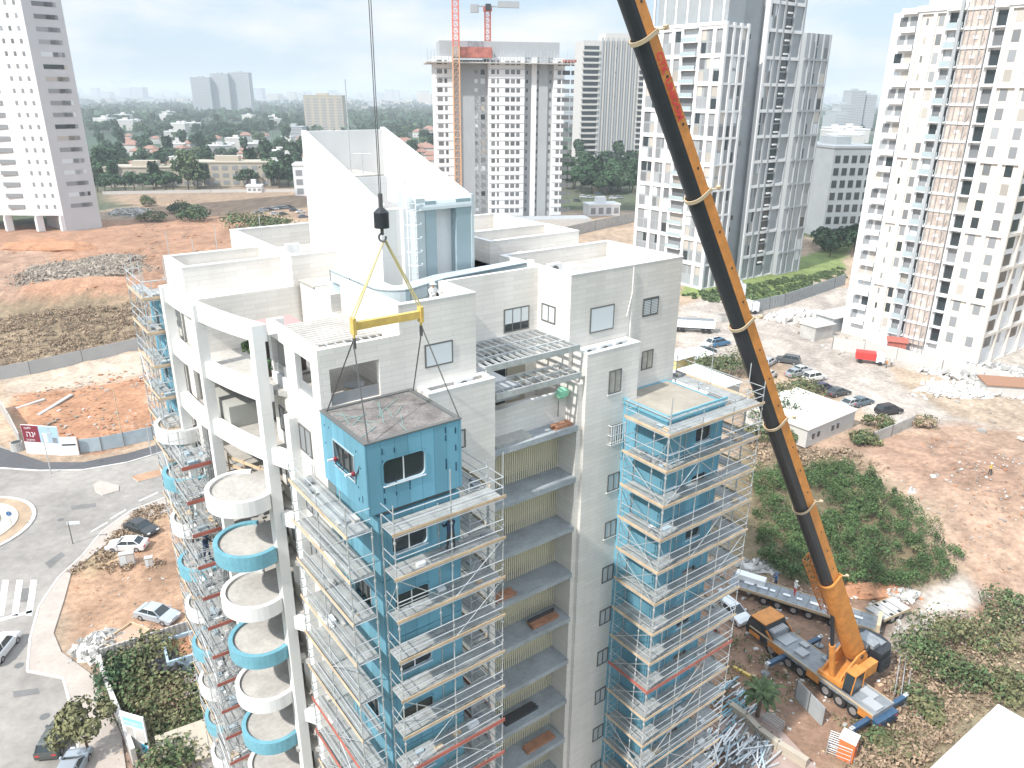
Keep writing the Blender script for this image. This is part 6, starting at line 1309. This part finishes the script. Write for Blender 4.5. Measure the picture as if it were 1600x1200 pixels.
# ================================================================== SITE ITEMS
def heap(name, label, p, rx, ry, rz, m, n, size, seed, cat='heap'):
    rn = random.Random(seed); o = MB(); o.blob((0,0,0), rx*.9, ry*.9, rz*.8, m, rn, 3, .12)
    for i in range(n):
        t = rn.uniform(0, 2*PI); k = rn.random()**.5*(1+.35*rn.random()**3+.18*math.sin(3*t+seed)); s_ = size*rn.uniform(.3, 1.3); x, y = math.cos(t)*rx*k, math.sin(t)*ry*k; z = rz*.8*math.sqrt(max(0, 1-k*k))
        a = Vector((rn.gauss(0,1), rn.gauss(0,1), rn.gauss(0,.6))).normalized(); b = a.orthogonal().normalized(); c = a.cross(b); o.obox((x, y, z+s_*.2), a*s_, b*s_*rn.uniform(.3, .8), c*s_*rn.uniform(.15, .5), m)
    o = o.build(name, loc=p); tag(o, label, cat); return o
heap('rubble_pile', 'wide grey rubble spread on the red earth slope', ground(125, 425), 17, 14, 1.6, 'rubble', 1500, .45, 1, 'rubble pile'); 
heap('rubble_pile', 'tail of smaller stones right of the rubble spread', ground(180, 405), 9, 6, 1.2, 'rubble', 400, .35, 11, 'rubble pile')
heap('earth_mound', 'reddish mound behind the grey rubble spread', ground(75, 388), 17, 8, 3.6, 'dirt', 0, .3, 2, 'earth mound')
heap('debris_heap', 'white debris heap of bags and scrap above the corrugated fence', at(160, 1015), 2.5, 2.3, 1.5, 'grubble', 220, .3, 3, 'debris heap')
heap('pale_heap', 'pale building heaps beside the left tower foot', ground(205, 335), 9, 6, 2.4, 'grubble', 200, .8, 4, 'heap')
heap('block_rubble', 'white block rubble field at the foot of the right tower', at(1262, 500), 9, 5, 2.2, 'offw', 200, .7, 5, 'rubble pile'); heap('block_rubble', 'stone rubble field right of the white tower gate', at(1555, 590), 10, 6, 1.6, 'grubble', 260, .7, 6, 'rubble pile')
heap('block_rubble', 'pale rubble scattered at the far right edge', at(1500, 612), 8, 4, .9, 'offw', 140, .5, 16, 'rubble pile')
heap('scrap_heap', 'white scrap sheets between the crane and the thicket', ground(1410, 932), 1.9, .9, .5, 'grubble', 40, .35, 7, 'scrap heap'); heap('scrap_heap', 'tangle of white pipes above the flatbed', ground(1185, 888), 2.2, 1.4, .45, 'grubble', 40, .35, 8, 'scrap heap')
heap('sand_heap', 'low reddish sand heap behind the boom foot', ground(1365, 925), 4.2, 1.6, .8, 'dirt', 20, .2, 9, 'earth mound')
for i, (x, y, s_) in enumerate(((1590, 970, .8), (1565, 1010, .7), (1425, 770, .6), (1460, 745, .5))): heap('boulder', ['pale boulder near the right edge above the white roof', 'pale boulder on the scrub slope', 'pale stone on the red mound by the thicket', 'pale stone high on the red mound'][i], ground(x, y), s_, s_*.8, s_*.6, 'grubble', 4, .3, 30+i, 'boulder')
r = thing('skip_container', 'open brown skip behind the white debris heap', 'skip', at(200, 1010), azr(25)); MB().box(-1.6, 1.6, -1.25, 1.25, .05, .15, 'conc').box(-1.7, -1.6, -1.3, 1.3, .05, 1.3, 'wood').box(1.6, 1.7, -1.3, 1.3, .05, 1.3, 'wood').box(-1.6, 1.6, -1.3, -1.2, .05, 1.3, 'wood').box(-1.6, 1.6, 1.2, 1.3, .05, 1.3, 'wood').box(-1.59, 1.59, -1.19, 1.19, .9, 1.05, mat('brown sheet', (.42, .30, .22), .9, var=.1)).build('tub', r)
def cabinet(label, p, w_, d_, h_): r = thing('utility_cabinet', label, 'utility cabinet', p, azr(70)); MB().box(-w_/2, w_/2, -d_/2, d_/2, 0, h_, 'offw').build('body', r); MB().box(-w_/2-.05, w_/2+.05, -d_/2-.05, d_/2+.05, h_, h_+.06, 'conc').build('lid', r); MB().box(-w_/2+.08, -.02, -d_/2-.02, -d_/2, .15, h_-.1, 'shutter').build('door', r)
cabinet('larger pale utility cabinet below the white saloon', at(200, 882), 1.5, .7, 1.5); cabinet('smaller pale utility cabinet right of the larger one', at(234, 884), .8, .6, 1.1)
r = thing('blue_hut', 'pale blue block hut with open top and dark window in the garden', 'hut', at(268, 1075), azr(60)); MB().box(0, 4.2, 0, .2, 0, 2.8, 'wallb').box(0, .2, .2, 3.6, 0, 2.8, 'wallb').box(4, 4.2, .2, 3.6, 0, 2.8, 'wallb').box(.2, 4, 3.4, 3.6, 0, 2.8, 'wallb').box(.2, 4, .2, 3.4, 2.3, 2.4, 'dirt').build('wall', r); w_ = MB().box(1.8, 3.1, -.05, 0, 1.1, 2.1, 'white').build('window', r); MB().box(1.87, 3.03, -.07, -.051, 1.17, 2.03, 'glass').build('pane', w_)
heap('black_tangle', 'black tarpaulin tangle on the blue hut roof', at(262, 1035, 2.), 1.8, 1.3, .6, 'darkc', 40, .3, 12, 'tarpaulin')
for i, (x, y) in enumerate(((302, 1078), (312, 1092), (300, 1098))):
    p = at(x, y); r = thing('pallet_stack', f'{["upper left","right","lower left"][i]} of the pink wrapped block pallets beside the blue hut', 'pallet', p, azr(60+i*7)); MB().box(-.6, .6, -.5, .5, 0, .14, 'wood').build('pallet', r); MB().box(-.55, .55, -.45, .45, .145, 1.25, mat('pink wrap', (.62, .52, .52), .5, var=.1, vs=3)).build('wrapped_blocks', r)
for i, (x, y, az) in enumerate(((262, 1222, 60), (318, 1212, 75))): shed('garden_roof', f'{["left","right"][i]} pale flat garden roof at the bottom left', at(x, y), az, 3.2, 2.4, 1.9, 'offw', 'beige')
def lamp(label, px, h, arm=1.2, az=0, m='galv'):
    p = at(*px); r = thing('street_lamp', label, 'street lamp', p, azr(az)); MB().tube((0,0,0), (0,0,h), .09, m, 8, r2=.05).tube((0,0,h), (arm,0,h+.15), .04, m, 6).build('pole', r); MB().box(arm-.1, arm+.5, -.12, .12, h+.1, h+.22, 'tgrey').build('lamp_head', r)
lamp('rusty pole in the pit behind the blue hoarding', (193, 694), 9, .9, 200, 'wood'); lamp('thin street lamp on the new road edge', (80, 740), 6, .8, 90); lamp('street lamp at the earth strip near the left scaffold', (237, 712), 5, .8, 60)
p = at(114, 850); r = thing('street_name_sign', 'small street sign on a dark pole at the roundabout corner', 'street sign', p, azr(80)); MB().tube((0,0,0), (0,0,3.), .06, 'alum', 8).build('pole', r); MB().box(-.15, 1.25, -.03, .03, 2.6, 3.0, 'shutter').build('panel', r)
p = at(20, 826); r = thing('roundabout_sign', 'small round blue sign on the roundabout island', 'road sign', p+Vector((0,0,.2)), azr(80)); MB().tube((0,0,0), (0,0,2.2), .04, 'galv', 6).build('pole', r); MB().tube((0,-.03,1.9), (0,.0,1.9), .32, 'bluec', 16).build('disc', r)
p = at(28, 703); r = thing('water_tank', 'grey planter barrel at the billboard corner', 'barrel', p); MB().tube((0,0,0), (0,0,1.3), .9, 'conc', 14, r2=.8).tube((0,0,1.301), (0,0,1.31), .7, 'darkc', 14).build('body', r)
# right side site items
p = at(1322, 1182); r = thing('portable_toilet', 'orange portable toilet with white domed roof at the bottom right', 'portable toilet', p, azr(40)); MB().box(-.6, .6, -.6, .6, 0, 2.0, mat('orange plastic', (.72, .18, .06), .5)).build('body', r); o = MB(); o.extr([(-.64, 2.0), (.64, 2.0), (.5, 2.25), (0, 2.35), (-.5, 2.25)], 'y', -.64, .64, 'white'); o.build('roof', r); MB().box(-.42, .42, -.63, -.6, .1, 1.9, mat('orange door', (.62, .15, .05), .5)).box(.25, .33, -.66, -.63, .9, 1.1, 'white').build('door', r)
def frames(label, px, az, n, L_=2.4, h=1.8, dx=.25):
    p = ground(*px); r = thing('frame_stack', label, 'scaffold frames', p, azr(az))
    for i in range(n):
        o = MB(); y = i*dx; o.path([(0, y, 0), (0, y, h), (L_, y, h), (L_, y, 0)], .035, 'galv', 5)
        for z in np.arange(.4, h, .4): o.tube((0, y, z), (L_, y, z), .02, 'galv', 5)
        o.build('frame', r)
frames('leaning tubular frames behind the crane bumper', (1415, 1100), 30, 3, 5.5, .9, .5); frames('stack of tubular frames left of the orange toilet', (1290, 1180), 120, 6, 1.8, 1.5); frames('bent tubular frames near the palm', (1190, 1130), 140, 4, 1.6, .9)
p = at(1183, 1120); r = thing('palm_tree', 'short dark palm at the foot of the right scaffold', 'palm', p); MB().tube((0,0,0), (.1,0,2.6), .2, 'trunk', 8, r2=.15).build('trunk', r); o = MB(); rn = random.Random(2)
for i in range(26):
    t = 2*PI*i/26*2.4; L_ = rn.uniform(1.5, 2.3); pr_ = Vector((.1, 0, 2.6)); el = rn.uniform(.1, 1.1); sd_ = Vector((-math.sin(t), math.cos(t), 0))
    for k in range(7):
        q_ = pr_+Vector((math.cos(t)*math.cos(el), math.sin(t)*math.cos(el), math.sin(el)))*L_/7; el -= .22; wv = sd_*.28*math.sin(PI*(k+1.2)/8.4)
        o.add([pr_-wv+Vector((0,0,-.1)), pr_, q_, q_-wv+Vector((0,0,-.12))], [(0,1,2,3)], 'leaf'); o.add([pr_+wv+Vector((0,0,-.1)), pr_, q_, q_+wv+Vector((0,0,-.12))], [(3,2,1,0)], 'leaf'); pr_ = q_
o.build('crown', r)
p = at(1152, 1100); o = MB(); rn = random.Random(8)
for i in range(60): x, y = rn.uniform(-3, 2), rn.uniform(-1.8, 2.2); o.obox((x, y, .1+rn.uniform(0, .5)), (rn.uniform(.4, 1.2), rn.uniform(-.1, .1), 0), (0, .05, 0), (0, 0, .04), rn.choice(['hoardb', 'galv', 'bluep', 'white']))
o = o.build('pipe_pile', loc=p, rz=.7); tag(o, 'blue and grey pile of scaffold tubes beside the palm', 'tube pile')
p = at(1150, 1180); o = MB()
for i in range(90): x, y = rn.uniform(-2.6, 2.6), rn.uniform(-1.8, 1.8); t_ = rn.gauss(.9, .35); o.obox((x, y, .1+rn.uniform(0, .7)), (math.cos(t_)*1.3, math.sin(t_)*1.3, 0), (-math.sin(t_)*.06, math.cos(t_)*.06, 0), (0, 0, .04), rn.choice(['galv', 'alum', 'hoardb', 'white']))
o = o.build('pipe_pile', loc=p); tag(o, 'dark and white pile of scaffold tubes at the bottom below the right scaffold', 'tube pile')
o = MB(); o.prism([at(*q) for q in [(1120, 1130), (1190, 1110), (1290, 1215), (1150, 1240)]], .0, .08, 'beige', mat('pinkish paving', (.33, .25, .22), .9, var=.15, vs=.6)); tag(o.build('paved_path'), kind='structure')
o = MB(); o.box(-1.6, 1.6, -.15, .15, .02, .3, 'yellow'); o = o.build('yellow_beam', loc=at(1170, 1058), rz=azr(135)); tag(o, 'yellow steel beam lying on the earth left of the crane', 'beam')
for i, (x, y) in enumerate(((1452, 585+5), (1448, 600))): pass
o = MB(); o.box(-2.2, 2.2, -.06, .06, .1, .8, mat('green net', (.30, .62, .22), .8)); o = o.build('green_netting', loc=at(1592, 590), rz=azr(90)); tag(o, 'bright green netting patch at the right frame edge', 'netting')
for i, (a, b) in enumerate((((60, 650), (112, 618)), ((25, 640), (70, 625)))):
    p, q = ground(*a), ground(*b); o = MB().obox((0,0,.15), (q-p)/2, Vector((-(q-p).y, (q-p).x, 0)).normalized()*.35, (0,0,.12), 'conc').build('concrete_beam', loc=(p+q)/2); tag(o, ['long grey concrete beam lying in the orange pit', 'shorter pale plank heap at the pit edge'][i], 'beam')
# litter nobody could count
def litter(label, px, n, s0, s1, ms, seed):
    P = [ground(*p) for p in px]; rn = random.Random(seed); o = MB(); xs_ = [p.x for p in P]; ys_ = [p.y for p in P]; k = 0
    cl_ = [(rn.uniform(min(xs_), max(xs_)), rn.uniform(min(ys_), max(ys_))) for _ in range(14)]
    while k < n:
        if rn.random() < .6: c = rn.choice(cl_); x, y = rn.gauss(c[0], 2.2), rn.gauss(c[1], 2.2)
        else: x, y = rn.uniform(min(xs_), max(xs_)), rn.uniform(min(ys_), max(ys_))
        if not inpoly(x, y, P): k += .2; continue
        s_ = rn.uniform(s0, s1)*rn.random()+s0*.4; t_ = rn.uniform(0, PI); o.obox((x, y, float(hgt(x, y))+s_*.25), (math.cos(t_)*s_, math.sin(t_)*s_, rn.uniform(-.2, .2)*s_), (-math.sin(t_)*s_*.6, math.cos(t_)*s_*.6, 0), (0, 0, s_*.35), rn.choice(ms)); k += 1
    tag(o.build('ground_litter'), label, 'litter', kind='stuff')
litter('small stones and scraps scattered over the crane yard', [(1150, 900), (1400, 930), (1560, 930), (1500, 1020), (1440, 1190), (1150, 1200), (1120, 1000)], 900, .05, .28, ['rubble', 'grubble', 'conc', 'wood', 'white'], 1)
litter('small stones scattered on the reddish mound', [(1330, 700), (1500, 680), (1600, 720), (1600, 900), (1520, 890), (1420, 770)], 700, .05, .25, ['rubble', 'grubble', 'dirt'], 2)
litter('stones and scraps on the orange earth lot', [(110, 890), (200, 840), (265, 800), (330, 980), (140, 1020)], 350, .04, .16, ['rubble', 'grubble', 'dirt'], 3)
litter('stones and clods in the orange pit', [(20, 620), (230, 560), (250, 670), (150, 700), (50, 690)], 500, .08, .4, ['rubble', 'dirt', 'dirt', 'grubble'], 4)
litter('clods on the bare earth mound', [(-60, 470), (0, 390), (200, 345), (420, 345), (300, 420), (220, 470)], 600, .1, .6, ['rubble', 'dirt', 'dirt'], 5)
litter('building debris over the pale yard', [(1210, 500), (1330, 470), (1600, 600), (1600, 700), (1450, 640), (1300, 560)], 500, .1, .6, ['offw', 'grubble', 'conc', 'rubble'], 6)
# terrace plants on the curved terrace
o = MB(); leaves(o, (0,0,1.5), .8, .8, 1., 700, .14, random.Random(4), 'leaf', 9, -.4); o.tube((0,0,0), (0,0,1.4), .05, 'trunk', 6); o.box(-.3, .3, -.3, .3, 0, .5, 'whitec'); o = o.build('potted_plant', loc=BW(-14.9, 8.5, 36.52)); tag(o, 'leafy potted tree against the dark screen on the curved terrace', 'potted plant')
o = MB(); leaves(o, (0,0,1.), .5, .9, .9, 500, .12, random.Random(6), 'leafd', 8, -.6); o = o.build('potted_plant', loc=BW(-14.2, 7.6, 36.3)); tag(o, 'dark hedge in the gap left of the corner terrace', 'potted plant')
# ================================================================== PEOPLE
def person(label, p, rz, top='navy', legs='navy', hat='whitec', pose='stand', s=1., armsup=.2):
    me = bpy.data.meshes.new('person'); 
    hipz = .92 if pose != 'crouch' else .45
    V = [(0,0,hipz), (0,0,hipz+.25), (.02,0,hipz+.5), (.02,0,hipz+.62), (.04,0,hipz+.74)]; Rr = [.15, .135, .17, .06, .1]; E = [(0,1), (1,2), (2,3), (3,4)]
    def chain(st, pts, rs):
        k = st
        for q, r_ in zip(pts, rs): V.append(q); Rr.append(r_); E.append((k, len(V)-1)); k = len(V)-1
    for s_ in (-1, 1):
        fw = .12*s_
        if pose == 'crouch': chain(0, [(.05, s_*.1, hipz-.02), (.42, s_*.16, hipz+.02), (.2, s_*.16, .06), (.36, s_*.16, .03)], [.1, .075, .05, .04])
        else: chain(0, [(0, s_*.1, hipz-.06), (fw*.6, s_*.11, .48), (fw, s_*.11, .08), (fw+.14, s_*.12, .03)], [.1, .07, .048, .04])
        chain(2, [(.0, s_*.2, hipz+.5), (.08+armsup*.3, s_*.26, hipz+.28), (.22+armsup*.5, s_*.2, hipz+.2+armsup*.4), (.30+armsup*.5, s_*.18, hipz+.2+armsup*.45)], [.06, .045, .035, .04])
    me.from_pydata(V, E, []); o = bpy.data.objects.new('person', me); COL.objects.link(o); m1 = o.modifiers.new('s', 'SKIN')
    for i, r_ in enumerate(Rr): me.skin_vertices[0].data[i].radius = (r_, r_)
    me.skin_vertices[0].data[0].use_root = True
    m1.use_smooth_shade = True; m2 = o.modifiers.new('b', 'SUBSURF'); m2.levels = m2.render_levels = 1
    dg = bpy.context.evaluated_depsgraph_get(); nm = bpy.data.meshes.new_from_object(o.evaluated_get(dg)); o.modifiers.clear(); o.data = nm; nm.materials.clear()
    for m in (top, legs, 'skin'): nm.materials.append(M[m])
    for f in nm.polygons:
        c = f.center; f.material_index = 2 if (c.z > hipz+.6 or (abs(c.y) > .1 and c.x > .22+armsup*.5 and c.z > .3)) else (1 if c.z < hipz+.02 else 0)
    o.location = p; o.rotation_euler.z = rz; o.scale = (s,)*3; tag(o, label, 'person')
    h = MB(); h.blob((.04, 0, hipz+.80), .135, .12, .09, hat, random.Random(1), 2, .0); h.box(-.1, .22, -.13, .13, hipz+.755, hipz+.775, hat); h.build('hard_hat', o); return o
person('person in dark work clothes standing on the scaffold deck under the hanging module', BW(-11.3, -3.95, LV-2.13+.05), BR+PI/2, 'navy', 'darkc', 'bluec', s=1.0)
person('person in navy overalls stepping on the narrow scaffold beside the round balconies', BW(-17.9, 12.5, 30.6-2.13*3+.05), BR-1, 'navy', 'navy', 'bluec', armsup=.6)
person('person in pale clothes working behind the navy one on the narrow scaffold', BW(-17.5, 13.9, 30.6-2.13*3+.05), BR-1, 'whitec', 'conc', 'whitec', armsup=.5)
person('person in blue shirt standing behind the flatbed trailer', ground(1211, 917), 2.4, 'bluec', 'navy', 'bluec', armsup=.5)
person('person in white and red standing at the flatbed deck', BW(0,0,0)*0+tb.location+Vector((-.6, .8, 1.27)), .5, 'whitec', 'red', 'whitec')
person('person with white helmet crouching at the wall corner behind the spreader beam end', BW(-8.2, 2.2, 41.15-.9+.05), BR-1.5, 'whitec', 'darkc', 'whitec', pose='crouch', armsup=.5)
for i, (x, y) in enumerate(((1384, 575), (1392, 573), (1546, 742))): person(['person in orange vest left of two by the red truck', 'person in pale clothes right of two by the red truck', 'person in dark clothes and yellow vest alone on the red mound'][i], ground(x, y), i, ['orange', 'whitec', 'yellow'][i], 'darkc', 'whitec')
# ================================================================== HAZE
hz = MB().box(-9000, 9000, -400, 16000, -4, 132, mat('haze', (1, 1, 1))).build('haze'); tag(hz, kind='stuff')
t = MATS['haze'].node_tree; t.nodes.remove(t.nodes['Principled BSDF']); pv = t.nodes.new('ShaderNodeVolumePrincipled'); pv.inputs['Color'].default_value = (.86, .94, 1, 1); pv.inputs['Density'].default_value = .00024; pv.inputs['Anisotropy'].default_value = 0.
t.links.new(pv.outputs[0], [n for n in t.nodes if n.type == 'OUTPUT_MATERIAL'][0].inputs['Volume'])
